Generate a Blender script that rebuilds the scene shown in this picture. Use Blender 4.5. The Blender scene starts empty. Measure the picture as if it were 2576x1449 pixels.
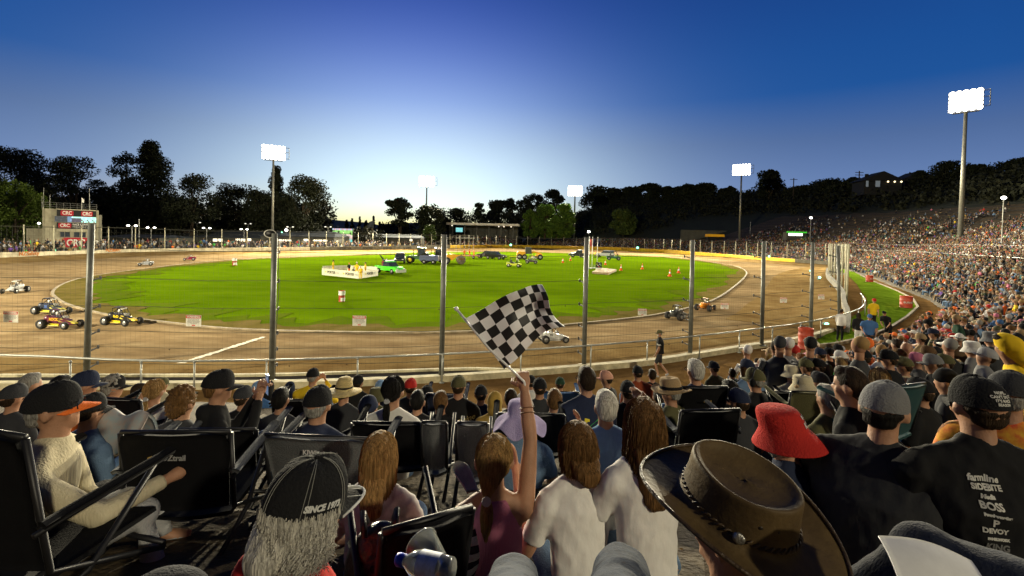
import bpy, bmesh, math, random
import numpy as np
from mathutils import Vector, Matrix, Euler, noise
from mathutils.bvhtree import BVHTree
R = math.radians
random.seed(7); rng = np.random.default_rng(7)
SC = bpy.context.scene
COL = SC.collection
# ------------------------------------------------------------------ camera
F = 1216.0; U0 = 1288.0; ROLL = 0.0235; PITCH = R(1.3)
HZ = 594.0; V0 = HZ + F*math.tan(PITCH); CAMZ = 5.2
cam_d = bpy.data.cameras.new('camera'); cam = bpy.data.objects.new('camera', cam_d); COL.objects.link(cam)
cam_d.sensor_width = 36; cam_d.lens = 36*F/2576; cam_d.shift_y = (V0-724.5)/2576
cam_d.clip_start = 0.05; cam_d.clip_end = 6000
CM = (Matrix.Translation((0, 0, CAMZ)) @ Matrix.Rotation(R(90)-PITCH, 4, 'X') @ Matrix.Rotation(ROLL, 4, 'Z'))
cam.matrix_world = CM
SC.camera = cam
def ray(u, v): return (CM.to_3x3() @ Vector(((u-U0)/F, -(v-V0)/F, -1)))
def P(u, v, d):
    r = ray(u, v); r = r*(d/r.y); return Vector((r.x, r.y, CAMZ+r.z))
def G0(u, v, z=0.0):
    r = ray(u, v); t = (z-CAMZ)/r.z; return Vector((r.x*t, r.y*t, z))
def PX(p):
    q = CM.inverted() @ Vector(p); return (U0+F*q.x/-q.z, V0-F*q.y/-q.z)
# ------------------------------------------------------------------ world
W = bpy.data.worlds.new('World'); SC.world = W; W.use_nodes = True
def world():
    nt = W.node_tree; N = nt.nodes; L = nt.links; N.clear()
    out = N.new('ShaderNodeOutputWorld'); bg = N.new('ShaderNodeBackground')
    tc = N.new('ShaderNodeTexCoord'); sep = N.new('ShaderNodeSeparateXYZ')
    L.new(tc.outputs['Generated'], sep.inputs[0])
    # dusk sky: colour by height above the horizon, brighter and warmer around the point where the sun set
    ramp = N.new('ShaderNodeValToRGB'); e = ramp.color_ramp.elements
    stops = [(0.0, (.30, .36, .50)), (.10, (.13, .22, .45)), (.18, (.075, .145, .335)), (.26, (.010, .085, .32)), (.32, (.008, .075, .30)), (.42, (.007, .055, .25)), (.55, (.005, .035, .18)), (.8, (.003, .02, .10)), (1, (.003, .014, .07))]
    e[0].position, e[1].position = stops[0][0], stops[-1][0]
    e[0].color = (*stops[0][1], 1); e[1].color = (*stops[-1][1], 1)
    for p, c in stops[1:-1]:
        q = e.new(p); q.color = (*c, 1)
    L.new(sep.outputs['Z'], ramp.inputs[0])
    sd = Vector((math.sin(R(-11)), math.cos(R(-11)), 0))
    dot = N.new('ShaderNodeVectorMath'); dot.operation = 'DOT_PRODUCT'; dot.inputs[1].default_value = sd
    L.new(tc.outputs['Generated'], dot.inputs[0])
    def m(op, a, b=None, clamp=False):
        n = N.new('ShaderNodeMath'); n.operation = op; n.use_clamp = clamp
        for i, x in enumerate((a, b)):
            if x is None: continue
            if isinstance(x, (int, float)): n.inputs[i].default_value = x
            else: L.new(x, n.inputs[i])
        return n.outputs[0]
    dm = m('MAXIMUM', dot.outputs['Value'], 0.0); az = m('POWER', dm, 15.0)
    zp = m('MAXIMUM', sep.outputs['Z'], 0.0)
    f0 = m('MULTIPLY', az, m('EXPONENT', m('MULTIPLY', m('MULTIPLY', zp, zp), -9.0)))
    f1 = m('MULTIPLY', az, m('EXPONENT', m('MULTIPLY', m('MULTIPLY', zp, zp), -1.2)))
    f2 = m('MULTIPLY', m('POWER', dm, 9), m('EXPONENT', m('MULTIPLY', zp, -28.0)))
    def addc(base, col, fac, op='ADD'):
        mx = N.new('ShaderNodeMix'); mx.data_type = 'RGBA'; mx.blend_type = op; mx.clamp_factor = False
        mx.inputs[7].default_value = (*col, 1); L.new(base, mx.inputs[6]); L.new(fac, mx.inputs[0]); return mx.outputs[2]
    # the eastern half of the dome, away from the sunset, is already near night
    dim = N.new('ShaderNodeMapRange'); dim.inputs[1].default_value = -.35; dim.inputs[2].default_value = .55; dim.inputs[3].default_value = .22; dim.inputs[4].default_value = 1; L.new(dot.outputs['Value'], dim.inputs[0])
    sb = N.new('ShaderNodeVectorMath'); sb.operation = 'SCALE'; L.new(ramp.outputs[0], sb.inputs[0]); L.new(dim.outputs[0], sb.inputs['Scale'])
    c = addc(sb.outputs[0], (.86, 1.08, .0), f0)
    c = addc(c, (.0, .0, .9), f1)
    c = addc(c, (0, .62, 1.55), f2, 'SUBTRACT')
    sky = N.new('ShaderNodeTexSky'); sky.sky_type = 'NISHITA'; sky.sun_disc = False
    sky.sun_elevation = R(-1.0); sky.sun_rotation = R(-11); 
    mx = N.new('ShaderNodeMix'); mx.data_type = 'RGBA'; mx.blend_type = 'ADD'; mx.inputs[0].default_value = 0.01
    L.new(c, mx.inputs[6]); L.new(sky.outputs[0], mx.inputs[7])
    L.new(mx.outputs[2], bg.inputs[0]); bg.inputs[1].default_value = 1.0
    L.new(bg.outputs[0], out.inputs[0])
world()
SC.view_settings.view_transform = 'Standard'; SC.view_settings.look = 'None'; SC.view_settings.exposure = 0; SC.view_settings.gamma = 1
SC.render.engine = 'CYCLES'
cy = SC.cycles; cy.use_denoising = True; cy.max_bounces = 5; cy.diffuse_bounces = 2; cy.glossy_bounces = 2; cy.transmission_bounces = 4
cy.transparent_max_bounces = 8; cy.caustics_reflective = False; cy.caustics_refractive = False; cy.sample_clamp_indirect = 3; cy.use_light_tree = True
# ------------------------------------------------------------------ helpers
MATS = {}
def mat(name, col, rough=.7, var=.25, scale=8, bump=0.0, bscale=60, metal=0, sheen=0, emit=None, es=0, spec=.4, obj=True, alpha=1, trans=0, stretch=None, c2=None):
    if name in MATS: return MATS[name]
    M = bpy.data.materials.new(name); MATS[name] = M; M.use_nodes = True
    nt = M.node_tree; N = nt.nodes; L = nt.links; b = N['Principled BSDF']
    b.inputs['Roughness'].default_value = rough; b.inputs['Metallic'].default_value = metal
    b.inputs['Specular IOR Level'].default_value = spec
    if sheen: b.inputs['Sheen Weight'].default_value = sheen
    if trans: b.inputs['Transmission Weight'].default_value = trans
    if alpha < 1: b.inputs['Alpha'].default_value = alpha
    tc = N.new('ShaderNodeTexCoord'); src = tc.outputs['Object']
    if stretch:
        mp = N.new('ShaderNodeMapping'); mp.inputs['Scale'].default_value = stretch; L.new(src, mp.inputs[0]); src = mp.outputs[0]
    if var or c2:
        n = N.new('ShaderNodeTexNoise'); n.inputs['Scale'].default_value = scale; n.inputs['Detail'].default_value = 5; n.inputs['Roughness'].default_value = .65
        L.new(src, n.inputs[0])
        r = N.new('ShaderNodeValToRGB'); e = r.color_ramp.elements; e[0].position = .32; e[1].position = .68
        if c2: e[0].color = (*c2, 1); e[1].color = (*col, 1)
        else:
            e[0].color = tuple(max(0, x*(1-var)) for x in col)+(1,); e[1].color = tuple(min(1, x*(1+var)) for x in col)+(1,)
        L.new(n.outputs[0], r.inputs[0]); L.new(r.outputs[0], b.inputs['Base Color'])
    else: b.inputs['Base Color'].default_value = (*col, 1)
    if bump:
        n2 = N.new('ShaderNodeTexNoise'); n2.inputs['Scale'].default_value = bscale; n2.inputs['Detail'].default_value = 4
        L.new(src, n2.inputs[0]); bp = N.new('ShaderNodeBump'); bp.inputs['Strength'].default_value = bump; bp.inputs['Distance'].default_value = .02
        L.new(n2.outputs[0], bp.inputs['Height']); L.new(bp.outputs[0], b.inputs['Normal'])
    if emit:
        b.inputs['Emission Color'].default_value = (*emit, 1); b.inputs['Emission Strength'].default_value = es
    return M
def vmat(name, rough=.8, noise_amt=.3, scale=6):
    """material whose base colour is the mesh's own colour attribute (the paint/cloth colour of each piece)"""
    if name in MATS: return MATS[name]
    M = bpy.data.materials.new(name); MATS[name] = M; M.use_nodes = True
    nt = M.node_tree; N = nt.nodes; L = nt.links; b = N['Principled BSDF']; b.inputs['Roughness'].default_value = rough
    b.inputs['Specular IOR Level'].default_value = .25
    a = N.new('ShaderNodeVertexColor'); a.layer_name = 'Col'
    tc = N.new('ShaderNodeTexCoord'); n = N.new('ShaderNodeTexNoise'); n.inputs['Scale'].default_value = scale; L.new(tc.outputs['Object'], n.inputs[0])
    mr = N.new('ShaderNodeMapRange'); mr.inputs[3].default_value = 1-noise_amt; mr.inputs[4].default_value = 1+noise_amt
    L.new(n.outputs[0], mr.inputs[0])
    vm = N.new('ShaderNodeVectorMath'); vm.operation = 'SCALE'; L.new(a.outputs[0], vm.inputs[0]); L.new(mr.outputs[0], vm.inputs['Scale'])
    L.new(vm.outputs[0], b.inputs['Base Color'])
    return M
def smooth(me, on=True):
    me.polygons.foreach_set('use_smooth', [on]*len(me.polygons))
def link(name, me, m=None, parent=None, loc=None, rot=None, sm=False):
    o = bpy.data.objects.new(name, me); COL.objects.link(o)
    if m is not None:
        for q in (m if isinstance(m, (list, tuple)) else [m]): me.materials.append(q)
    if parent is not None: o.parent = parent
    if loc is not None: o.location = loc
    if rot is not None: o.rotation_euler = rot
    if sm: smooth(me)
    return o
def tag(o, label=None, cat=None, group=None, kind=None):
    if label: o['label'] = label
    if cat: o['category'] = cat
    if group: o['group'] = group
    if kind: o['kind'] = kind
    return o
def empty(name, loc, rz=0, label=None, cat=None, group=None, sc=None):
    o = bpy.data.objects.new(name, None); COL.objects.link(o); o.location = loc; o.rotation_euler = (0, 0, rz); o.empty_display_size = .3
    if sc: o.scale = (sc, sc, sc)
    return tag(o, label, cat, group)
class MB:
    """collects primitives as vertex / face lists"""
    def __init__(s): s.v = []; s.f = []; s.mi = []; s.c = []; s.col = None; s.m = 0
    def add(s, vs, fs):
        k = len(s.v); s.v += [tuple(x) for x in vs]; s.f += [tuple(i+k for i in f) for f in fs]; s.mi += [s.m]*len(fs); s.c += [s.col]*len(fs); return s
    def box(s, c, d, rz=0, M=None, taper=1, ty=None):
        ty = taper if ty is None else ty
        hx, hy, hz = d[0]/2, d[1]/2, d[2]/2; vs = []
        for z, tx, t2 in ((-hz, 1, 1), (hz, taper, ty)):
            for x, y in ((-hx, -hy), (hx, -hy), (hx, hy), (-hx, hy)): vs.append(Vector((x*tx, y*t2, z)))
        if rz: Q = Matrix.Rotation(rz, 3, 'Z'); vs = [Q @ v for v in vs]
        if M is not None: vs = [M @ v for v in vs]
        return s.add([v+Vector(c) for v in vs], [(0, 3, 2, 1), (4, 5, 6, 7), (0, 1, 5, 4), (1, 2, 6, 5), (2, 3, 7, 6), (3, 0, 4, 7)])
    def tube(s, pts, r, n=8, cap=True, closed=False):
        pts = [Vector(p) for p in pts]; rs = r if isinstance(r, (list, tuple)) else [r]*len(pts)
        vs = []; L = len(pts); up = None
        for i, p in enumerate(pts):
            a = pts[i-1] if i or closed else pts[0]; b = pts[(i+1) % L] if (i < L-1 or closed) else pts[-1]
            t = (b-a).normalized() if (b-a).length > 1e-9 else Vector((0, 0, 1))
            if up is None: up = Vector((0, 0, 1)) if abs(t.z) < .9 else Vector((1, 0, 0))
            x = t.cross(up)
            if x.length < 1e-6: x = t.orthogonal()
            x.normalize(); y = x.cross(t).normalized(); up = y
            for k in range(n):
                an = 2*math.pi*k/n; vs.append(p+x*(math.cos(an)*rs[i])+y*(math.sin(an)*rs[i]))
        fs = []
        for i in range(L if closed else L-1):
            j = (i+1) % L
            for k in range(n): fs.append((i*n+k, i*n+(k+1) % n, j*n+(k+1) % n, j*n+k))
        if cap and not closed: fs += [tuple(range(n))[::-1], tuple((L-1)*n+k for k in range(n))]
        return s.add(vs, fs)
    def cyl(s, a, b, r, r2=None, n=12): return s.tube([a, b], [r, r if r2 is None else r2], n)
    def lathe(s, prof, n=16, c=(0, 0, 0), sx=1, sy=1, M=None, cap=(True, True)):
        vs = []; c = Vector(c)
        for r, z in prof:
            for k in range(n):
                a = 2*math.pi*k/n; v = Vector((r*sx*math.cos(a), r*sy*math.sin(a), z)); vs.append((M @ v if M is not None else v)+c)
        fs = [(i*n+k, i*n+(k+1) % n, (i+1)*n+(k+1) % n, (i+1)*n+k) for i in range(len(prof)-1) for k in range(n)]
        if cap[0]: fs.append(tuple(range(n))[::-1])
        if cap[1]: fs.append(tuple((len(prof)-1)*n+k for k in range(n)))
        return s.add(vs, fs)
    def ell(s, c, r, n=12, m=8, M=None):
        r = (r, r, r) if isinstance(r, (int, float)) else r; c = Vector(c)
        vs = []; 
        for i in range(1, m):
            t = math.pi*i/m
            for k in range(n):
                a = 2*math.pi*k/n; v = Vector((r[0]*math.sin(t)*math.cos(a), r[1]*math.sin(t)*math.sin(a), r[2]*math.cos(t))); vs.append((M @ v if M is not None else v)+c)
        t1 = Vector((0, 0, r[2])); t2 = -t1
        vs.append((M @ t1 if M is not None else t1)+c); vs.append((M @ t2 if M is not None else t2)+c)
        fs = [(i*n+k, (i+1)*n+k, (i+1)*n+(k+1) % n, i*n+(k+1) % n) for i in range(m-2) for k in range(n)]
        a, b = (m-1)*n, (m-1)*n+1
        fs += [(a, k, (k+1) % n) for k in range(n)]+[(b, (m-2)*n+(k+1) % n, (m-2)*n+k) for k in range(n)]
        return s.add(vs, fs)
    def sheet(s, fn, nu, nv, th=0):
        """grid surface fn(a,b) with a,b in 0..1; th gives it thickness along the normal"""
        g = [[Vector(fn(i/nu, j/nv)) for j in range(nv+1)] for i in range(nu+1)]
        vs = [g[i][j] for i in range(nu+1) for j in range(nv+1)]; w = nv+1
        fs = [(i*w+j, (i+1)*w+j, (i+1)*w+j+1, i*w+j+1) for i in range(nu) for j in range(nv)]
        if th:
            off = []
            for i in range(nu+1):
                for j in range(nv+1):
                    a = g[min(i+1, nu)][j]-g[max(i-1, 0)][j]; b = g[i][min(j+1, nv)]-g[i][max(j-1, 0)]
                    nn = a.cross(b); nn = nn.normalized() if nn.length > 1e-12 else Vector((0, 0, 1)); off.append(g[i][j]-nn*th)
            k = len(vs); vs += off; fs2 = [tuple(x+k for x in f[::-1]) for f in fs]; fs += fs2
            for j in range(nv): fs += [(j+1, j, k+j, k+j+1), (nu*w+j, nu*w+j+1, k+nu*w+j+1, k+nu*w+j)]
            for i in range(nu): fs += [(i*w, (i+1)*w, k+(i+1)*w, k+i*w), ((i+1)*w+nv, i*w+nv, k+i*w+nv, k+(i+1)*w+nv)]
        return s.add(vs, fs)
    def prism(s, poly, z0, z1):
        n = len(poly); vs = [(x, y, z0) for x, y in poly]+[(x, y, z1) for x, y in poly]
        return s.add(vs, [tuple(range(n))[::-1], tuple(range(n, 2*n))]+[(i, (i+1) % n, n+(i+1) % n, n+i) for i in range(n)])
    def mesh(s, name='m'):
        me = bpy.data.meshes.new(name); me.from_pydata(s.v, [], s.f)
        if any(s.mi): me.polygons.foreach_set('material_index', s.mi)
        if any(c is not None for c in s.c):
            at = me.color_attributes.new('Col', 'FLOAT_COLOR', 'CORNER'); buf = []
            for f, c in zip(s.f, s.c): buf += [*(c or (.5, .5, .5)), 1]*len(f)
            at.data.foreach_set('color', buf)
        me.update(); return me
    def build(s, name, m, parent=None, sm=False, loc=None, rot=None): return link(name, s.mesh(name), m, parent, loc, rot, sm)
TS = bpy.data.scenes.new('workbench')
def baked(o):
    TS.collection.objects.link(o); TS.view_layers[0].update(); dg = TS.view_layers[0].depsgraph
    m2 = bpy.data.meshes.new_from_object(o.evaluated_get(dg)); bpy.data.objects.remove(o); return m2
def remesh(mb, vox, it=3, fac=.5):
    """union the primitives of mb into one continuous smooth skin"""
    me = mb.mesh(); o = bpy.data.objects.new('tmp', me)
    r = o.modifiers.new('r', 'REMESH'); r.mode = 'VOXEL'; r.voxel_size = vox; r.use_smooth_shade = True
    if it:
        k = o.modifiers.new('s', 'SMOOTH'); k.iterations = it; k.factor = fac
    m2 = baked(o); bpy.data.meshes.remove(me); smooth(m2); return m2
def nz(p, s=1.0, k=0): return noise.noise(Vector(p)*s+Vector((k*7.3, k*3.1, k*1.7)))
def displace(me, amp, sc, k=0, st=(1, 1, 1)):
    n = len(me.vertices); co = np.empty(n*3, np.float32); me.vertices.foreach_get('co', co); no = np.empty(n*3, np.float32); me.vertex_normals.foreach_get('vector', no); co = co.reshape(-1, 3); no = no.reshape(-1, 3)
    f = np.array([noise.fractal(Vector((c[0]*sc*st[0]+k*5, c[1]*sc*st[1], c[2]*sc*st[2])), 1, 2, 3) for c in co.tolist()], np.float32)
    me.vertices.foreach_set('co', (co+no*(amp*f)[:, None]).ravel()); me.update()
def clone(root, parent=None, **kw):
    c = root.copy(); COL.objects.link(c); c.parent = parent
    for ch in list(root.children):
        clone(ch, c)
    for k, v in kw.items(): c[k] = v
    return c
FONT = None
def text_mesh(s, size=1, ext=0, bold=0, shear=0, align='CENTER', space=1):
    cu = bpy.data.curves.new('t', 'FONT'); cu.body = s; cu.size = size; cu.extrude = ext; cu.offset = bold; cu.shear = shear; cu.align_x = align; cu.align_y = 'CENTER'; cu.space_character = space; cu.resolution_u = 3
    return baked(bpy.data.objects.new('t', cu))
# ------------------------------------------------------------------ plan of the stadium
def smooth_line(pts, n=3, closed=False):
    for _ in range(n):
        q = []
        L = len(pts)
        rngi = range(L) if closed else range(L-1)
        if not closed: q.append(pts[0])
        for i in rngi:
            a, b = Vector(pts[i]), Vector(pts[(i+1) % L]); q += [a*.75+b*.25, a*.25+b*.75]
        if not closed: q.append(pts[-1])
        pts = q
    return [Vector(p) for p in pts]
G = [(-1000, 14.4), (-60, 14.4), (-16, 14.2), (0, 14.4), (6, 15.3), (12, 18.2), (18.6, 23.2), (23.8, 28.4), (28, 31), (33, 36), (40, 46), (46.6, 57.7), (54, 70.6), (61, 84.5), (76, 115), (78, 150), (66, 190), (40, 225), (10, 243), (-8, 275), (-20, 700)]
GP = [Vector((a, b)) for a, b in G]
def seg_dist(X, Y, A, B):
    dx, dy = B[0]-A[0], B[1]-A[1]; t = np.clip(((X-A[0])*dx+(Y-A[1])*dy)/(dx*dx+dy*dy), 0, 1)
    return np.hypot(X-A[0]-t*dx, Y-A[1]-t*dy)
def inside(X, Y, poly):
    r = np.zeros(np.shape(X), bool); n = len(poly); j = n-1
    for i in range(n):
        xi, yi = poly[i][0], poly[i][1]; xj, yj = poly[j][0], poly[j][1]
        if yi != yj:
            c = ((yi > Y) != (yj > Y)) & (X < (xj-xi)*(Y-yi)/(yj-yi)+xi); r ^= c
        j = i
    return r
GPOLY = [(a, b) for a, b in G]+[(-1000, 700)]
def dist_G(X, Y):
    X = np.asarray(X, float); Y = np.asarray(Y, float)
    D = np.full(X.shape, 1e9)
    for i in range(len(G)-1): D = np.minimum(D, seg_dist(X, Y, G[i], G[i+1]))
    return np.where(inside(X, Y, GPOLY), 0, D)
def height(X, Y):
    X = np.asarray(X, float); Y = np.asarray(Y, float); D = dist_G(X, Y)
    z = np.interp(D, [0, 6, 16, 45, 85, 130, 1000], [0, 2.16, 4.56, 15.6, 28, 31, 36])
    far = np.clip((X+15)/75, 0, 1); far = far*far*(3-2*far); z = np.where(Y > 190, z*(.25+.75*far), z)
    return z
def gz(x, y): return float(height(np.array([x]), np.array([y]))[0])
# ------------------------------------------------------------------ ground sheet to the horizon
def ground():
    xs = np.unique(np.concatenate([np.linspace(-3000, -200, 15), np.linspace(-200, -20, 60), np.linspace(-20, 60, 160), np.linspace(60, 260, 120), np.linspace(260, 3000, 18)]))
    ys = np.unique(np.concatenate([np.linspace(-400, -20, 12), np.linspace(-20, 60, 160), np.linspace(60, 330, 130), np.linspace(330, 700, 20), np.linspace(700, 5000, 10)]))
    X, Y = np.meshgrid(xs, ys, indexing='ij'); Z = height(X, Y); D = dist_G(X, Y)
    Z = Z-np.where(D <= 0, .06, 0)
    vs = np.stack([X, Y, Z], -1).reshape(-1, 3); nx, ny = len(xs), len(ys)
    I, J = np.meshgrid(np.arange(nx-1), np.arange(ny-1), indexing='ij'); a = (I*ny+J).ravel()
    fs = np.stack([a, a+ny, a+ny+1, a+1], 1)
    me = bpy.data.meshes.new('ground'); me.from_pydata(vs.tolist(), [], fs.tolist())
    Dm = (D[:-1, :-1]+D[1:, 1:])/2; Zc = (X[:-1, :-1]+X[1:, 1:])/2; Yc = (Y[:-1, :-1]+Y[1:, 1:])/2
    mi = np.where((Dm > 46) | ((Yc > 245) & (Zc < 20)) | ((Dm > 19) & (Yc > 200)), 1, 0).ravel(); me.polygons.foreach_set('material_index', mi.tolist()); smooth(me)
    asphalt = mat('terrace_ground', (.105, .075, .036), .9, scale=2.3, bump=1, bscale=30, c2=(.05, .033, .016))
    hillg = mat('hill_ground', (.02, .026, .012), 1, scale=.2)
    o = link('ground', me, [asphalt, hillg]); o['kind'] = 'structure'
ground()
def flat_poly(name, pts, z, m, label=None):
    bm = bmesh.new(); vs = [bm.verts.new((p[0], p[1], z)) for p in pts]; f = bm.faces.new(vs)
    bmesh.ops.triangulate(bm, faces=[f]); bm.normal_update()
    if sum(f.normal.z for f in bm.faces) < 0: bmesh.ops.reverse_faces(bm, faces=bm.faces)
    me = bpy.data.meshes.new(name); bm.to_mesh(me); bm.free(); o = link(name, me, m); o['kind'] = 'structure'; return o
def strip(mb, pts, prof, closed=False):
    """sweep a cross-section prof [(offset, z)] along plan line pts; offset is to the left of travel"""
    L = len(pts); vs = []
    for i, p in enumerate(pts):
        a = pts[i-1] if (i or closed) else pts[0]; b = pts[(i+1) % L] if (i < L-1 or closed) else pts[-1]
        t = (Vector(b[:2])-Vector(a[:2])).normalized(); nn = Vector((-t.y, t.x)); pr = prof(i) if callable(prof) else prof; n = len(pr)
        for off, z in pr: vs.append((p[0]+nn.x*off, p[1]+nn.y*off, z))
    fs = [(i*n+k, ((i+1) % L)*n+k, ((i+1) % L)*n+(k+1) % n, i*n+(k+1) % n) for i in range(L if closed else L-1) for k in range(n)]
    if not closed: fs += [tuple(range(n)), tuple((L-1)*n+k for k in range(n))[::-1]]
    return mb.add(vs, fs)
# inner edge of the track (pole line), outer wall, near kerb: taken where they meet the level ground
INN = [G0(*q).xy for q in [(130, 733), (150, 757), (195, 775), (286, 797), (365, 806), (443, 815), (560, 828), (700, 834), (904, 838), (1113, 838), (1280, 832), (1418, 819), (1548, 806), (1627, 797), (1700, 783), (1760, 768), (1800, 753), (1835, 730), (1868, 703), (1880, 686), (1861, 673), (1809, 663), (1731, 652), (1640, 645.5), (1548, 642), (1444, 637.5), (1288, 633.5), (1150, 634), (1035, 636), (904, 642), (774, 646.5), (644, 651), (521, 659), (391, 674), (260, 691), (182, 706)]]
INN = smooth_line(INN, 2, True)
WALLP = [(-300, 628, 668), (-150, 631, 662), (0, 636, 656.5), (227, 629.5, 644), (391, 625, 638), (625, 623, 636.5), (787, 621.5, 633.5), (1035, 617.5, 629.5), (1139, 616.5, 627), (1288, 616, 625.5), (1471, 619, 629), (1627, 625, 636), (1745, 633, 645), (1835, 640, 651), (1932, 647, 660)]
WL = []
for u, vt, vb in WALLP:
    b = G0(u, vb); dy = b.y; r = ray(u, vt); z = CAMZ+r.z*(dy/r.y); WL.append((b.x, b.y, z))
WL += [(73, 105, 1.2), (64, 95, 1.2), (52, 80, 1.15), (43, 66, 1.1), (35.5, 53, 1.05), (29.5, 43, 1.0), (25, 36.5, .9), (22.3, 32, .7), (19.5, 28.2, .35)]
WL = smooth_line([(a, b, c) for a, b, c in WL], 2)
print('WALL', [tuple(round(c, 1) for c in w) for w in WL[::6]])
KERB = [G0(u, v, .12).xy for u, v in [(-150, 967), (0, 967), (350, 967), (714, 965), (956, 957), (1113, 949), (1269, 939), (1470, 923), (1627, 910), (1731, 895), (1913, 866), (2005, 853), (2047, 844), (2114, 822)]]
KERB = smooth_line([Vector((-60, KERB[0].y))]+KERB, 2)
RAIL = [Vector(p) for p in [(-60, 15.4), (-25, 15.45), (-16, 15.5)]]+[G0(u, v, 1.0).xy for u, v in [(355, 909), (640, 907), (900, 900), (1115, 891), (1310, 881), (1490, 869), (1600, 860), (1750, 846), (1932, 824), (2010, 813.5), (2099, 797), (2140, 785), (2166, 775), (2177, 761), (2174, 749), (2165, 738)]]
RAIL = [RAIL[0]]+smooth_line(RAIL[1:], 1)
VERGE = [G0(u, v) for u, v in [(2049, 862), (2088, 837), (2112, 823), (2150, 795), (2172, 782), (2182, 766), (2180, 750), (2168, 736), (2155, 715), (2130, 690), (2090, 672), (2060, 662), (2080, 656), (2125, 672), (2164, 693), (2200, 710), (2257, 733), (2296, 753), (2309, 774), (2283, 798), (2244, 824), (2200, 843), (2148, 858), (2100, 868), (2062, 872)]]
track_m = None
def ground_mat(name, cols, scale, stretch=None, bump=.3, bs=20, rough=.95):
    M = bpy.data.materials.new(name); M.use_nodes = True; nt = M.node_tree; N = nt.nodes; L = nt.links; b = N['Principled BSDF']
    b.inputs['Roughness'].default_value = rough; b.inputs['Specular IOR Level'].default_value = 0
    tc = N.new('ShaderNodeTexCoord'); mp = N.new('ShaderNodeMapping'); L.new(tc.outputs['Object'], mp.inputs[0])
    if stretch: mp.inputs['Scale'].default_value = stretch
    n = N.new('ShaderNodeTexNoise'); n.inputs['Scale'].default_value = scale; n.inputs['Detail'].default_value = 6; n.inputs['Roughness'].default_value = .6; L.new(mp.outputs[0], n.inputs[0])
    r = N.new('ShaderNodeValToRGB'); e = r.color_ramp.elements; k = len(cols)
    e[0].position = .3; e[1].position = .7; e[0].color = (*cols[0], 1); e[1].color = (*cols[-1], 1)
    for i in range(1, k-1): q = e.new(.3+.4*i/(k-1)); q.color = (*cols[i], 1)
    L.new(n.outputs[0], r.inputs[0])
    n3 = N.new('ShaderNodeTexNoise'); n3.inputs['Scale'].default_value = scale*.12; n3.inputs['Detail'].default_value = 3; L.new(mp.outputs[0], n3.inputs[0])
    mr = N.new('ShaderNodeMapRange'); mr.inputs[1].default_value = .3; mr.inputs[2].default_value = .7; mr.inputs[3].default_value = .72; mr.inputs[4].default_value = 1.25; L.new(n3.outputs[0], mr.inputs[0])
    sc = N.new('ShaderNodeVectorMath'); sc.operation = 'SCALE'; L.new(r.outputs[0], sc.inputs[0]); L.new(mr.outputs[0], sc.inputs['Scale']); L.new(sc.outputs[0], b.inputs['Base Color'])
    n2 = N.new('ShaderNodeTexNoise'); n2.inputs['Scale'].default_value = bs; n2.inputs['Detail'].default_value = 3; L.new(mp.outputs[0], n2.inputs[0])
    bp = N.new('ShaderNodeBump'); bp.inputs['Strength'].default_value = bump; bp.inputs['Distance'].default_value = .05; L.new(n2.outputs[0], bp.inputs['Height']); L.new(bp.outputs[0], b.inputs['Normal'])
    return M
def ring(mb, inn, out, z, t0=0, t1=1):
    n = len(inn); vs = []
    for i in range(n):
        a, b = Vector(inn[i]), Vector(out[i]); p = a.lerp(b, t0); q = a.lerp(b, t1); vs += [(p.x, p.y, z), (q.x, q.y, z)]
    return mb.add(vs, [(2*i, 2*i+1, 2*((i+1) % n)+1, 2*((i+1) % n)) for i in range(n)])
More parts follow.
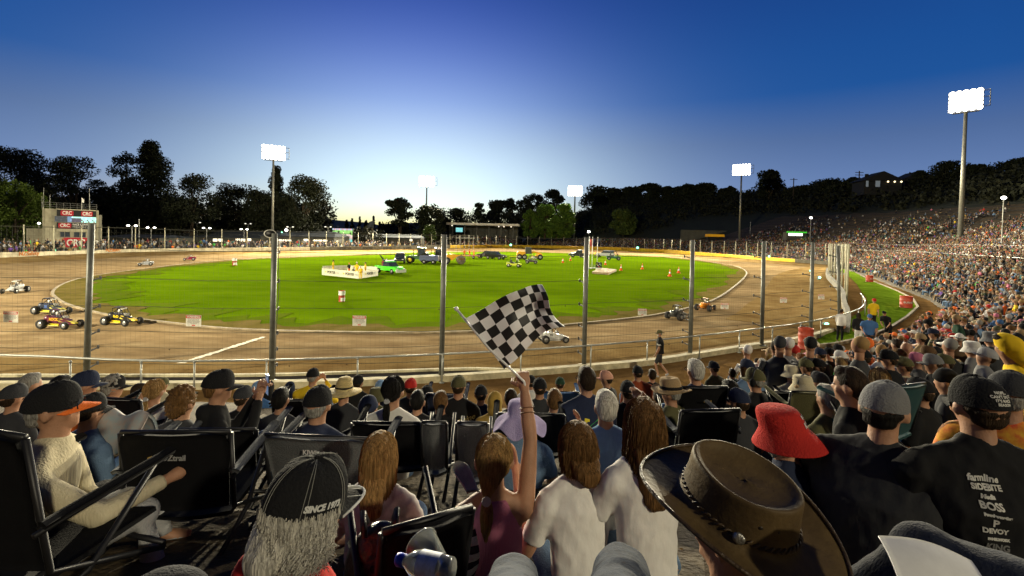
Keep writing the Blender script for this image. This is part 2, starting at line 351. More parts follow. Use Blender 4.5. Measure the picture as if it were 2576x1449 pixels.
def surfaces():
    cx, cy = 0, 90
    tm = ground_mat('track_clay', [(.17, .115, .062), (.27, .19, .10), (.37, .28, .16)], .35, (1, 2.6, 1), .4, 6)
    dirt = ground_mat('track_dirt_edge', [(.15, .09, .035), (.22, .145, .06), (.28, .20, .09)], .5, None, .5, 5)
    # near edge follows the kerb, everything else the wall
    nearl = [(p.x, p.y) for p in KERB]; wall = [(w[0], w[1]) for w in WL][::-1]
    poly = nearl+wall+[(-140, 60), (-140, 17)]
    flat_poly('track', poly, 0.0, tm)
    gm = ground_mat('infield_grass', [(.078, .145, .002), (.098, .175, .003), (.118, .198, .004)], .22, (1, 1.8, 1), .6, 9)
    flat_poly('infield_grass', INN, .04, gm)
    # worn brown rim of the grass and pale kerb band
    mb = MB(); c = Vector((0, 90))
    def off(d): 
        o = []; n = len(INN)
        for i in range(n):
            t = (INN[(i+1) % n]-INN[i-1]).normalized(); nn = Vector((-t.y, t.x)); k = 1 if (nn.dot(c-INN[i]) > 0) else -1
            w = 1+.35*math.sin(i*.9)+.3*math.sin(i*2.3)
            o.append(INN[i]+nn*k*d*(w if d > .8 else 1))
        return o
    wear = ground_mat('worn_turf', [(.10, .085, .02), (.15, .12, .035), (.19, .14, .055)], .6, None, .4, 8)
    w2 = ground_mat('thin_turf', [(.075, .13, .005), (.095, .145, .008), (.115, .15, .014)], .5, None, .4, 8)
    ring(mb, off(.0), off(3.6), .064); o = mb.build('thin_grass_rim', w2); o['kind'] = 'structure'
    mb = MB(); ring(mb, off(0), off(1.6), .085); o = mb.build('worn_grass_rim', wear); o['kind'] = 'structure'
    mb = MB(); strip(mb, [(p.x, p.y) for p in off(-.1)], [(-.11, .02), (.11, .02), (.09, .10), (-.09, .10)], True)
    mb.build('pole_line_kerb', mat('kerb_concrete', (.24, .19, .115), .9, .45, 1.5), None)['kind'] = 'structure'
    # dirt cushion banked against the outer wall
    mb = MB(); strip(mb, [(w[0], w[1]) for w in WL], [(0, -.05), (0, .45), (-1.2, .3), (-3.2, .1), (-6.5, .012)]); o = mb.build('dirt_cushion', dirt); o['kind'] = 'structure'
    mb = MB(); k = [(p.x, p.y) for p in KERB]; 
    strip(mb, k, [(.7, -.03), (3.6, .014), (1.2, .03)]); mb.build('dirt_along_kerb', dirt)['kind'] = 'structure'
    # walkway between kerb and the front row
    wk = ground_mat('walkway_dirt', [(.13, .075, .028), (.18, .105, .04), (.22, .135, .058)], 1.0, None, .5, 14)
    i0 = G.index((61, 84.5))
    poly = [(p.x, p.y) for p in KERB]+[(20.2, 28.4), (22.8, 32), (25.5, 36.5), (30, 43), (36, 53), (43.5, 66), (52.5, 80)]+[(a, b) for a, b in G[i0:0:-1]]
    flat_poly('walkway', poly, -.02, wk)
    flat_poly('grass_verge', VERGE, .05, ground_mat('verge_grass', [(.07, .14, .008), (.12, .2, .013), (.16, .24, .02)], 1.2, None, .8, 25))
    mb = MB(); vv = [Vector((p.x, p.y)) for p in VERGE]; edge = vv[14:]+[vv[0]]
    strip(mb, edge, [(-.08, -.02), (.08, -.02), (.08, .13), (-.08, .13)]); mb.build('verge_kerb', mat('kerb_concrete', None), None)['kind'] = 'structure'
    # chalk start line
    a, b = G0(362, 944), G0(665, 848); mb = MB(); n = 50; vs = []
    t = (b-a).normalized(); s = Vector((-t.y, t.x, 0))
    for i in range(n+1):
        p = a.lerp(b, i/n)+s*.10*nz((i, 0, 0), .7); w = .13+.09*nz((i*1.0, 3, 0), .9); vs += [(*(p-s*w).xy, .018), (*(p+s*w).xy, .018)]
    mb.add(vs, [(2*i, 2*i+1, 2*i+3, 2*i+2) for i in range(n)]); mb.build('start_line', mat('chalk', (.72, .66, .5), .9, .35, 6))['kind'] = 'structure'
    # concrete kerb wall at the foot of the fence and the second one beyond the drain
    conc = mat('kerb_wall_concrete', (.50, .44, .28), .85, .35, 2.5, bump=.4)
    kk = [(p.x, p.y) for p in KERB]; o = MB(); strip(o, kk, [(-.16, -.1), (.16, -.1), (.15, .2), (-.15, .2)]); tag(o.build('kerb_wall', conc), 'long low pale concrete kerb wall under the wire fence posts', 'kerb wall')
    m2 = mat('barrier_concrete', None) if 'barrier_concrete' in MATS else mat('barrier_concrete', (.55, .5, .34), .85, .3, 2, bump=.3)
    pts = [G0(u, v, .1).xy for u, v in [(-150, 946), (0, 944), (380, 944), (644, 944), (904, 936), (1113, 929), (1200, 927), (1275, 930), (1345, 933)]]
    o = MB(); strip(o, [(p.x, p.y) for p in smooth_line(pts, 2)], [(-.07, -.05), (.07, -.05), (.07, .14), (-.07, .14)]); tag(o.build('drain_wall', m2), 'thin pale concrete wall beyond the dark drain at the track edge', 'low wall')
    pts2 = [G0(u, v, 0).xy for u, v in [(-150, 956), (0, 955), (644, 955), (904, 947), (1113, 939), (1230, 935)]]
    o = MB(); strip(o, [(p.x, p.y) for p in smooth_line(pts2, 2)], [(-.42, .01), (.42, .01), (.42, .055), (-.42, .055)]); o.build('drain', mat('drain_dark', (.02, .013, .008), .95, .5, 3))['kind'] = 'structure'  # flat strip; its near-black colour stands in for the trench's shaded depth
surfaces_mat0 = mat('kerb_concrete', (.24, .19, .115), .9, .45, 1.5); mat('barrier_concrete', (.55, .5, .34), .85, .3, 2, bump=.3)
surfaces()
def outer_wall():
    conc = mat('wall_concrete', (.50, .45, .32), .9, .4, .8, bump=.3); yel = mat('wall_yellow_paint', (.62, .40, .012), .7, .25, 1.2)
    grey = mat('wall_grey_concrete', (.10, .09, .065), .9, .4, 1.0)
    segs = []; 
    root = empty('barrier_wall', (WL[10][0], WL[10][1], 0), 0, 'long white concrete crash wall round the far side of the track', 'barrier wall')
    def part(i0, i1, m, nm, lab=None):
        mb = MB(); w = WL[i0:i1+1]
        strip(mb, [(p[0], p[1]) for p in w], lambda i: [(0, -.1), (.3, -.1), (.3, w[i][2]), (0, w[i][2])])
        o = mb.build(nm, m); o.parent = root; o.matrix_parent_inverse = Matrix.Translation(root.location).inverted()
        if lab: o['label'] = lab
    def idx(u): return min(range(len(WL)), key=lambda i: abs(PX((WL[i][0], WL[i][1], 1))[0]-u)+(1000 if WL[i][1] < 60 and WL[i][0] > 0 else 0))
    a, b, c = idx(790), idx(1139), idx(2005)
    part(0, a, conc, 'wall_panel'); part(a, b, grey, 'wall_panel', 'grey lettered panel of the crash wall'); part(b, c, yel, 'wall_panel', 'yellow padded stretch of the crash wall'); part(c, len(WL)-1, grey, 'wall_panel', 'grey stretch of wall by the right bend')
    return root
WALL = outer_wall()
# ------------------------------------------------------------------ floodlight masts
LAMP_E = 16
def tower(u, vtop, d, hw, hh, cols, rows, yaw, power, baseu=None, label='', zc=None, aim=(0, 95, 0), rmast=.42, behind=None, zbase=None, es=LAMP_E, cone=92):
    """hw/hh: real width/height of the lamp head"""
    if behind: x, y, ztop = behind
    else:
        p = P(u, vtop, d); x, y, ztop = p.x, p.y, p.z
    zb = gz(x, y)-.3 if zbase is None else zbase
    root = empty('floodlight_tower', (x, y, zb), 0, label, 'floodlight', 'floodlight masts around the speedway')
    gal = mat('galvanised_steel', (.26, .255, .22), .45, .2, 3, metal=.5)
    zc = ztop-hh/2-zb
    mb = MB(); mb.tube([(0, 0, 0), (0, 0, (ztop-zb)*.5), (0, 0, zc+hh*.2)], [rmast, rmast*.8, rmast*.55], 14); mb.box((0, 0, .5), (1.6, 1.6, 1.0)); mb.tube([(rmast, 0, 0), (rmast*.8, 0, zc)], .03, 5); mb.build('mast', gal, root, True)
    hw *= .88; hh *= .88
    tgt = Vector((aim[0]*.5, 25, 0) if not behind else aim)-Vector((x, y, ztop)); a = math.atan2(-tgt.x, tgt.y)
    Q = Matrix.Rotation(a, 4, 'Z') @ Matrix.Translation((0, .5, zc))
    mb = MB(); T = Q.to_3x3()
    def at(x_, y_, z_): return Q @ Vector((x_, y_, z_))
    for j in range(rows+1):
        z = -hh/2+hh*j/rows; mb.tube([at(-hw/2, 0, z), at(hw/2, 0, z)], .06, 6)
    for s in (-.5, -.2, .2, .5): mb.tube([at(hw*s, 0, -hh/2), at(hw*s, 0, hh/2)], .07, 6)
    for s in (-.3, .3): mb.tube([at(hw*s, 0, 0), (0, 0, zc-hh*.3)], .08, 6)
    # maintenance cage at the side
    for s in (-1,):
        for z in (-hh*.35, hh*.1, hh*.42): mb.tube([at(s*hw/2, 0, z), at(s*hw*.68, 0, z), at(s*hw*.68, -.8, z), at(s*hw/2, -.8, z)], .04, 5, closed=True)
        for q in ((.68, 0), (.68, -.8)): mb.tube([at(s*hw*q[0], q[1], -hh*.35), at(s*hw*q[0], q[1], hh*.42)], .04, 5)
    mb.box(at(0, -.4, -hh*.55), (hw*.8, .8, .08), a); mb.build('lamp_frame', gal, root)
    em = mat('floodlight_glow%d' % es, (.9, .9, .85), .5, 0, emit=(1.0, .95, .82), es=es)
    body = mat('lamp_housing', (.3, .3, .28), .5, .1)
    tilt = Matrix.Rotation(-R(14), 3, 'X')
    for j in range(rows):
        for i in range(cols):
            cx = -hw/2+hw*(i+.5)/cols; cz = -hh/2+hh*(j+.5)/rows; r = max(hw/cols, hh/rows)*.56
            h = MB(); b2 = MB(); Mx = T @ tilt @ Matrix.Rotation(-R(90), 3, 'X')
            h.lathe([(r*.25, -.42), (r*.7, -.2), (r, 0), (r, .06), (r*.94, .0)], 10, at(cx, .25, cz), M=Mx, cap=(True, False))
            o = h.build('lamp_housing', body, root, True)
            g = MB(); g.lathe([(0.01, .05), (r*.6, .045), (r*.93, .02)], 10, at(cx, .25, cz), M=Mx, cap=(True, True)); g2 = g.build('lens', em, o); 
    if power:
        ld = bpy.data.lights.new('floodlight', 'SPOT'); ld.energy = power; ld.spot_size = R(cone); ld.spot_blend = .6; ld.shadow_soft_size = 1.2; ld.color = (1, .89, .62)
        lo = bpy.data.objects.new('floodlight_lamp', ld); COL.objects.link(lo); lo.parent = root
        p0 = at(0, 1.6, 0); lo.location = p0; dv = Vector(aim)-(Vector((x, y, zb))+p0); lo.rotation_euler = dv.to_track_quat('-Z', 'Y').to_euler()
    return root
PW = 760000
tower(688, 364, 150, 7.4, 5.0, 6, 4, R(-14), PW*1.9, label='tall floodlight mast rising behind the fence post with the loudspeaker')
tower(1074, 443, 225, 8, 5.2, 5, 4, R(-30), PW*1.3, label='distant lit floodlight mast against the pale sunset above the bleacher stairs')
tower(1447, 467, 250, 8, 5.6, 6, 5, R(5), PW*1.3, label='squarish floodlight head beside the lit green trees', rmast=.5)
tower(1866, 413, 185, 7, 4.4, 6, 5, R(22), PW*1.6, label='floodlight mast in front of the dark wooded hill')
tower(2432, 226, 98, 5.8, 4.6, 5, 5, R(62), PW*.34, label='nearest floodlight mast, rising out of the packed right hand terrace', rmast=.47, es=7, aim=(15, 50, 0), cone=112)
tower(0, 0, 0, 7.5, 5, 5, 4, None, PW*.115, cone=100, es=6, behind=(38, -48, 33), aim=(0, 30, 0), label='floodlight mast behind the right hand terrace')
tower(0, 0, 0, 7.5, 5, 5, 4, None, PW*.9, cone=84, es=6, behind=(-75, -20, 33), aim=(0, 125, 0), label='floodlight mast behind the left hand terrace')
# ------------------------------------------------------------------ fences
def resample(pts, step, z=False):
    out = [Vector(pts[0])]; acc = 0
    for i in range(len(pts)-1):
        a, b = Vector(pts[i]), Vector(pts[i+1]); l = (b-a).length
        while acc+l >= step:
            t = (step-acc)/l; a = a.lerp(b, t); out.append(a.copy()); l = (b-a).length; acc = 0
        acc += l
    return out
galv = mat('galvanised_post', (.14, .145, .13), .5, .25, 3, metal=.35)
wire = mat('fence_wire', (.07, .07, .055), .8, 0, spec=.1)
def near_fence():
    root = empty('safety_fence', (KERB[0].x, KERB[0].y, 0), 0, 'tall steel post and wire safety fence between the spectators and the track', 'fence')
    ri = Matrix.Translation(-Vector(root.location))
    def fin(mb, nm, m, sm=True):
        o = mb.build(nm, m, root, sm); o.location = -Vector(root.location); return o
    posts = [(217, 958, 230, 563), (683, 961, 691, 587), (1110, 949, 1118, 590), (1469, 921, 1476, 597), (1736, 892, 1743, 604), (1916, 869, 1922, 607), (2039, 843, 2045, 610), (2112, 820, 2108, 618)]
    pts = [Vector((-38, KERB[0].y, .1)), Vector((-26.5, KERB[0].y, .1)), Vector((-20.6, KERB[0].y, .1))]; tops = [p+Vector((0, 0, 5.1)) for p in pts]
    for u, v, ut, vt in posts:
        b = G0(u, v, .1); t = P(ut, vt, b.y); pts.append(b); tops.append(t)
    offs = []
    for i, (b, t) in enumerate(zip(pts, tops)):
        a = pts[max(i-1, 0)]; c = pts[min(i+1, len(pts)-1)]; d = (c-a).normalized(); nn = Vector((-d.y, d.x, 0)); offs.append(nn*.5)
        mb = MB(); mb.box(b+Vector((0, 0, .02)), (.34, .34, .04)); mb.tube([b, t], .092, 12); mb.build('post', galv, root, True).location = ri.to_translation()
        for z in (.4, .95, 1.5, 2.35, 3.3, 4.3):
            q = b.lerp(t, z/(t.z-b.z)); k = MB(); k.tube([q, q+nn*.42+Vector((0, 0, .05))], [.035, .02], 6); k.box(q+nn*.47+Vector((0, 0, .07)), (.05, .05, .12)); k.build('bracket', mat('black_bracket', (.03, .03, .03), .6, .2), root).location = ri.to_translation()
    line = [b+o for b, o in zip(pts, offs)]; H = 5.0
    # continue the mesh round the bend along the wall
    ext = [Vector((w[0], w[1], .1)) for w in WL[::-1] if w[1] < 60 and w[0] > 0]
    line = line[:]
    dn = resample(line, .16); mb = MB()
    for p in dn: mb.tube([p, p+Vector((0, 0, H))], .0016, 3, cap=False)
    dl = resample(line, 1.2)
    k = 0
    for z in np.arange(.1, H, .16): mb.tube([p+Vector((0, 0, z)) for p in dl], .0014, 3, cap=False)
    fin(mb, 'wire_mesh', wire, False)
    mb = MB()
    for z in (.4, .95, 1.5, 2.35, 3.3, 4.3, 5.0): mb.tube([p+Vector((0, 0, z+.05+.02*math.sin(i*1.3))) for i, p in enumerate(dl)], .009, 5)
    fin(mb, 'cable', wire)
    # debris caught in the wire
    mb = MB()
    for i in range(26): p = random.choice(dn)+Vector((0, 0, random.choice((.4, .95, 1.5, 2.35)))); mb.ell(p, (.03, .02, .02), 6, 4)
    fin(mb, 'mud_clod', mat('mud', (.08, .045, .02), .9))
    # black feed cable dropping from the loudspeaker post
    b = P(700, 600, 16.6); c = P(692, 950, 16.4); mb = MB(); mb.tube([b, b.lerp(c, .35)+Vector((.06, 0, 0)), b.lerp(c, .7), c], .012, 5); fin(mb, 'drop_cable', wire)
    return line
FLINE = near_fence()
def far_fence():
    w = [Vector((p[0], p[1], p[2])) for p in WL]
    line = resample(w, 5.2); line = [p for p in line if not (p.y < 36 and p.x > 0)]
    root = empty('perimeter_fence', line[0], 0, 'thin steel posts and wires of the fence standing along the far crash wall', 'fence')
    off = -Vector(line[0]); n = 0
    for i, p in enumerate(line):
        if i+1 < len(line): d = (line[i+1]-p)
        nn = Vector((d.y, -d.x, 0)).normalized(); nn = -nn
        q = p+nn*(.35)
        if n < 100: mb = MB(); mb.tube([(q.x, q.y, 0), (q.x+random.uniform(-.05, .05), q.y, 5.2)], .085 if p.y > 60 else .08, 7); mb.build('post', mat('far_post', (.36, .34, .24), .6, .2), root, True).location = off; n += 1
    mb = MB()
    for z in (1.6, 2.4, 3.2, 4.1, 5.1): mb.tube([(p.x, p.y, z) for p in line], .006, 3, cap=False)
    dn = resample(line, .8)
    for p in dn: mb.tube([(p.x, p.y, 1), (p.x, p.y, 5.1)], .0025, 3, cap=False)
    mb.build('wire_mesh', wire, root).location = off
far_fence()
def rail():
    root = empty('guard_rail', (RAIL[1].x, RAIL[1].y, 0), 0, 'waist high galvanised pipe guard rail in front of the spectators', 'guard rail'); off = -Vector(root.location)
    m = mat('rail_pipe', (.36, .37, .34), .45, .2, 4, metal=.4)
    mb = MB(); mb.tube([(p.x, p.y, 1.0) for p in RAIL], .034, 10); mb.build('top_rail', m, root, True).location = off
    pts = [Vector((x, 15.45)) for x in (-33, -29, -25.3, -21.5, -17.7)]
    for u, v in [(177, 908), (355, 909), (489, 909), (671, 906), (900, 900), (1113, 891), (1311, 881), (1487, 869), (1629, 857.5), (1761, 844.5), (1861, 833), (1944, 823), (2014, 813), (2066, 804), (2118, 791), (2160, 778), (2177, 761), (2170, 743)]: pts.append(G0(u, v, 1.0).xy)
    for p in pts:
        mb = MB(); mb.tube([(p.x, p.y, -.05), (p.x, p.y, .985)], .027, 8); mb.box((p.x, p.y, 0), (.16, .16, .03)); mb.ell((p.x, p.y, .975), (.045, .045, .05), 8, 6); mb.build('rail_post', m, root, True).location = off
rail()
def frame_at(p, nrm, up=Vector((0, 0, 1))):
    """matrix with local X to the right seen from the side nrm points to, Y up, Z = nrm"""
    nrm = Vector(nrm).normalized(); x = Vector(up).cross(nrm).normalized(); y = nrm.cross(x); return Matrix(((x.x, y.x, nrm.x, p[0]), (x.y, y.y, nrm.y, p[1]), (x.z, y.z, nrm.z, p[2]), (0, 0, 0, 1)))
def txt(s, name, size, M, m, parent=None, th=.002, **kw):
    """lettering standing 2 mm proud of a flat sign; M is in the parent's space"""
    me = text_mesh(s, size, th/2, **kw); me.transform(M @ Matrix.Translation((0, 0, th))); return link(name, me, m, parent)
def warn_sign(u, v, wpx, d, lab, ang=0, back=False):
    p = P(u, v, d); w = wpx/F*d; w = max(w, .42) if wpx < 16 else w; h = w*.75
    root = empty('warning_sign', p, ang, lab, 'sign', 'warning signs wired to the safety fence')
    a = mat('sign_white', (.72, .70, .62), .5, .08); r = mat('sign_red', (.60, .03, .02), .5, .1); k = mat('sign_ink', (.12, .11, .1), .6, 0)
    mb = MB(); mb.box((0, 0, 0), (w, .012, h)); b = mb.build('board', a, root)
    mb = MB(); mb.box((0, -.008, h*.36), (w*.98, .006, h*.25)); mb.build('header', r, root)
    M = Matrix.Translation((0, -.012, h*.36)) @ Matrix.Rotation(R(90), 4, 'X')
    if not back:
        txt('WARNING', 'lettering', h*.24, M, mat('sign_white', None), root, bold=.004)
        for i, s in enumerate(['Motorsport can be dangerous', 'Despite organisers taking all', 'reasonable precautions accidents', 'can happen. You are present', 'at your own risk']):
            txt(s, 'lettering', h*.085, Matrix.Translation((0, -.0075, h*(.16-.1*i))) @ Matrix.Rotation(R(90), 4, 'X'), k, root)
        mb = MB(); mb.box((0, -.008, -h*.4), (w*.22, .004, h*.09)); mb.build('emblem', r, root)
for a in [(27, 797, 37, 16.9, 'warning sign at the far left, left of the first fence post'), (487, 807, 38, 16.9, 'warning sign over the grass edge, right of the black and yellow race car'), (904, 807, 34, 17.0, 'warning sign below the red and white drum on the infield'), (1616, 785, 22, 21.5, 'warning sign left of the grey race car'), (1823, 770, 14, 26.5, 'faded warning sign just right of the orange race car'), (1971, 755, 11, 30, 'faint warning sign over the clay between the two right hand fence posts'), (2066, 747, 10, 33, 'small warning sign in front of the grey wall at the right bend')]: warn_sign(*a)
def speaker():
    p = P(683, 588, 16.25); root = empty('horn_loudspeaker', p, R(10), 'black and white horn loudspeaker on top of a fence post', 'loudspeaker')
    mb = MB(); M = Matrix.Rotation(R(90), 3, 'X')
    mb.lathe([(.05, -.25), (.07, -.1), (.19, .12), (.2, .15), (.17, .14)], 16, (0, 0, 0), sx=1, sy=.7, M=M, cap=(True, False)); mb.build('horn', mat('speaker_white', (.6, .6, .55), .5, .1), root, True)
    mb = MB(); mb.lathe([(.165, .13), (.05, .02)], 16, (0, 0, 0), sx=1, sy=.7, M=M); mb.build('throat', mat('speaker_dark', (.02, .02, .02), .6, .1), root, True)
    mb = MB(); mb.tube([(0, .1, -.02), (.02, .12, -.3)], .02, 6); mb.build('bracket', galv, root)
speaker()
# ------------------------------------------------------------------ trees
def leafmat(name, c):
    if name in MATS: return MATS[name]
    m = mat(name, c, .75, .45, .35); b = m.node_tree.nodes['Principled BSDF']; b.inputs['Specular IOR Level'].default_value = .2; return m
def leaf_cloud(cent, rad, n, size, flat=1.0):
    """n leaf-sized quads spread through a set of clumps"""
    k = len(cent); idx = rng.integers(0, k, n); c = np.asarray(cent)[idx]; r = np.asarray(rad)[idx]
    d = rng.normal(size=(n, 3)); d /= np.linalg.norm(d, axis=1)[:, None]; rr = rng.random(n)**.38
    p = c+d*(r*rr)[:, None]*np.array([1, 1, flat])
    a = rng.normal(size=(n, 3)); a /= np.linalg.norm(a, axis=1)[:, None]; b = np.cross(a, rng.normal(size=(n, 3))); b /= np.linalg.norm(b, axis=1)[:, None]
    s = (size*(.6+.8*rng.random(n)))[:, None]; v = np.stack([p-a*s-b*s*.3, p+a*s*.2-b*s*.6, p+a*s+b*s*.3, p-a*s*.2+b*s*.6], 1)
    return v.reshape(-1, 3), np.arange(4*n).reshape(-1, 4)
def cloud_mesh(name, v, f):
    me = bpy.data.meshes.new(name); me.vertices.add(len(v)); me.vertices.foreach_set('co', v.astype(np.float32).ravel()); me.loops.add(f.size); me.loops.foreach_set('vertex_index', f.astype(np.int32).ravel())
    me.polygons.add(len(f)); me.polygons.foreach_set('loop_start', (np.arange(len(f))*4).astype(np.int32)); me.polygons.foreach_set('loop_total', np.full(len(f), 4, np.int32)); me.update(calc_edges=True); me.validate(); return me
BARK = mat('bark', (.05, .035, .02), .9, .4, 3, bump=.5)
def tree(u, vtop, hwpx, d, kind, label, col, n=2600, vbase=None, leaf=None, group='trees around the speedway', name='tree'):
    top = P(u, vtop, d); x, y = top.x, top.y; zb = gz(x, y) if vbase is None else P(u, vbase, d).z
    H = top.z-zb; w = hwpx/F*d; rg = np.random.default_rng(int(u*13+vtop)); cs = []; rs = []
    if kind == 'broad' or kind == 'round':
        m = 30 if kind == 'broad' else 42; lo = .16 if kind == 'broad' else .08
        for i in range(m):
            t = rg.random(); a = rg.random()*6.283; zz = lo+(1-lo)*t; prof = math.sqrt(max(0, 1-((zz-(lo+.35))/(1.0-lo-.33 if zz > lo+.35 else .42))**2)) if True else 1
            rr = w*prof*(.35+.6*rg.random()); q = w*(.20+.16*rg.random()); cs.append((math.cos(a)*rr*.9, math.sin(a)*rr*.9, min(H*zz, H-q*.9))); rs.append(q)
    elif kind == 'cone':
        for i in range(40):
            t = i/39; q = w*(.5-.33*t)*(.8+.5*rg.random()); rr = w*(1-t)**.6*(.2+.6*rg.random()); a = rg.random()*6.283; cs.append((math.cos(a)*rr, math.sin(a)*rr, H*(.15+.8*t)-q*.3)); rs.append(q*.8)
    elif kind == 'flat':
        for i in range(26):
            t = rg.random(); zz = .4+.57*t; rr = w*(.15+.9*rg.random())*(1-.55*(t**2)); a = rg.random()*6.283; q = w*(.15+.14*rg.random()); cs.append((math.cos(a)*rr, math.sin(a)*rr, H*zz)); rs.append(q)
    elif kind == 'wisp':
        for i in range(34):
            zz = .3+.68*rg.random(); rr = w*(.2+.8*rg.random())*(1.15-zz*.8); a = rg.random()*6.283; cs.append((math.cos(a)*rr, math.sin(a)*rr, H*zz)); rs.append(w*.16)
    root = empty(name, (x, y, zb), 0, label, 'tree', group)
    leaf = leaf or max(.2, d*.0019)
    rs = [r*1.25 for r in rs]
    v, f = leaf_cloud(cs, rs, int(n*(1.3 if kind == 'wisp' else 3.4)), leaf, .55 if kind == 'flat' else .85)
    v[:, 2] = np.maximum(v[:, 2], 0.02*H)
    link('crown', cloud_mesh('crown', v, f), leafmat('foliage_'+''.join('%02d' % int(c*100) for c in col), col), root)
    mb = MB(); mb.tube([(0, 0, -.5), (w*.03, 0, H*.3), (0, w*.03, H*.75)], [H*.028+.1, H*.018+.06, .05], 8)
    for k in range(12):
        c = cs[int(rg.integers(0, len(cs)))]; s = H*(.12+.35*rg.random()); s = min(s, c[2]); mb.tube([(0, 0, s), (c[0]*.5, c[1]*.5, s+(c[2]-s)*.6), c], [H*.011+.03, H*.007+.02, .02], 5)
    mb.build('trunk', BARK, root, True); return root
DK = (.018, .022, .010); DK2 = (.026, .03, .013); LT = (.065, .12, .016)  # DK and LT put unlit and floodlit foliage into the leaf colour
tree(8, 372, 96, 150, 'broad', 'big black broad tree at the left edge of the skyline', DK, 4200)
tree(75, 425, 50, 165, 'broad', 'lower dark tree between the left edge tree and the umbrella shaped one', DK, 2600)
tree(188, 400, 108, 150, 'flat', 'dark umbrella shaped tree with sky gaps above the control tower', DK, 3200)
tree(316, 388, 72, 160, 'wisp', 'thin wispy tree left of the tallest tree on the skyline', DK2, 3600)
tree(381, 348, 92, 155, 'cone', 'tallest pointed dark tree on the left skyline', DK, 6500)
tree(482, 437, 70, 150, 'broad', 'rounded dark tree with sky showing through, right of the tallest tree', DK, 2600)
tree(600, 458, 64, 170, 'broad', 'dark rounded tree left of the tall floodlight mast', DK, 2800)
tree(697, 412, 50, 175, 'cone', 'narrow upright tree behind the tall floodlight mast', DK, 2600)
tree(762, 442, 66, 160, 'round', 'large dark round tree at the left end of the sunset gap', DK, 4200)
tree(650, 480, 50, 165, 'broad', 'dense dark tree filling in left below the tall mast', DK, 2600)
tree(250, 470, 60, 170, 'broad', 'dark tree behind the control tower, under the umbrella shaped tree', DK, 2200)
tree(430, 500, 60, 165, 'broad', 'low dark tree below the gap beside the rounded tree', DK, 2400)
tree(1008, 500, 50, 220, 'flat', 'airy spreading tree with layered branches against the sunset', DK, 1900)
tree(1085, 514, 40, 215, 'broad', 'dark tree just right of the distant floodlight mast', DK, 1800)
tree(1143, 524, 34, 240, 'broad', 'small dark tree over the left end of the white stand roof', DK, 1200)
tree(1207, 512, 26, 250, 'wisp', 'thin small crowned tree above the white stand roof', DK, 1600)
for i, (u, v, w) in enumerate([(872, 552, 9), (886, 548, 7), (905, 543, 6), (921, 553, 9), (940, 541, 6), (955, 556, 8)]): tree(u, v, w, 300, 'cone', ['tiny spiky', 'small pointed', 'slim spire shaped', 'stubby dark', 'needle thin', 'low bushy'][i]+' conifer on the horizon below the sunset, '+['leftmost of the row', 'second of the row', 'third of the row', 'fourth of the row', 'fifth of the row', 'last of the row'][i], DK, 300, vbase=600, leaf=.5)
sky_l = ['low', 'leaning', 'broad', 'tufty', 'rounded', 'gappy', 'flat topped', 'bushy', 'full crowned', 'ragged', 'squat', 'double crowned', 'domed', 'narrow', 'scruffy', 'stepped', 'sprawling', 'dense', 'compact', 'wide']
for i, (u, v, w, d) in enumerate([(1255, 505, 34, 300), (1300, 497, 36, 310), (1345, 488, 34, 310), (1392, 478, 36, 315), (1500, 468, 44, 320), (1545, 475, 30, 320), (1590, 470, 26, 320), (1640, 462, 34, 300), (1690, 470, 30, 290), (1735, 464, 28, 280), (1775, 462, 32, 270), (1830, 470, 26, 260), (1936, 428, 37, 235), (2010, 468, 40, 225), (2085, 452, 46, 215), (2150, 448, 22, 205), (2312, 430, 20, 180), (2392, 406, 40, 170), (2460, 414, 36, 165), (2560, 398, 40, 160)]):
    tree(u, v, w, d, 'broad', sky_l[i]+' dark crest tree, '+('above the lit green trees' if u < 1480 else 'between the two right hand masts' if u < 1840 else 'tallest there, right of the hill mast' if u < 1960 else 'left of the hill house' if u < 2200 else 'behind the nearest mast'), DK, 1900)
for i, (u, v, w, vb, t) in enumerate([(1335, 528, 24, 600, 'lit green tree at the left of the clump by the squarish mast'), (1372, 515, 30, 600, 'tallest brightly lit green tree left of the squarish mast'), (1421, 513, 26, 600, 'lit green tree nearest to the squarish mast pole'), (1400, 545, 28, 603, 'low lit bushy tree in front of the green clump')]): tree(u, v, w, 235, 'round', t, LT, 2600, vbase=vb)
tree(1569, 527, 32, 235, 'round', 'single round green tree standing in the crowd on the bank', (.05, .075, .016), 3000, vbase=592)
tree(35, 455, 78, 118, 'round', 'floodlit yellow green round tree at the left edge beside the control tower', (.065, .10, .012), 4200, vbase=640)
tree(1081, 565, 18, 190, 'round', 'small green tree right of the distant mast foot', (.05, .08, .015), 900, vbase=612)
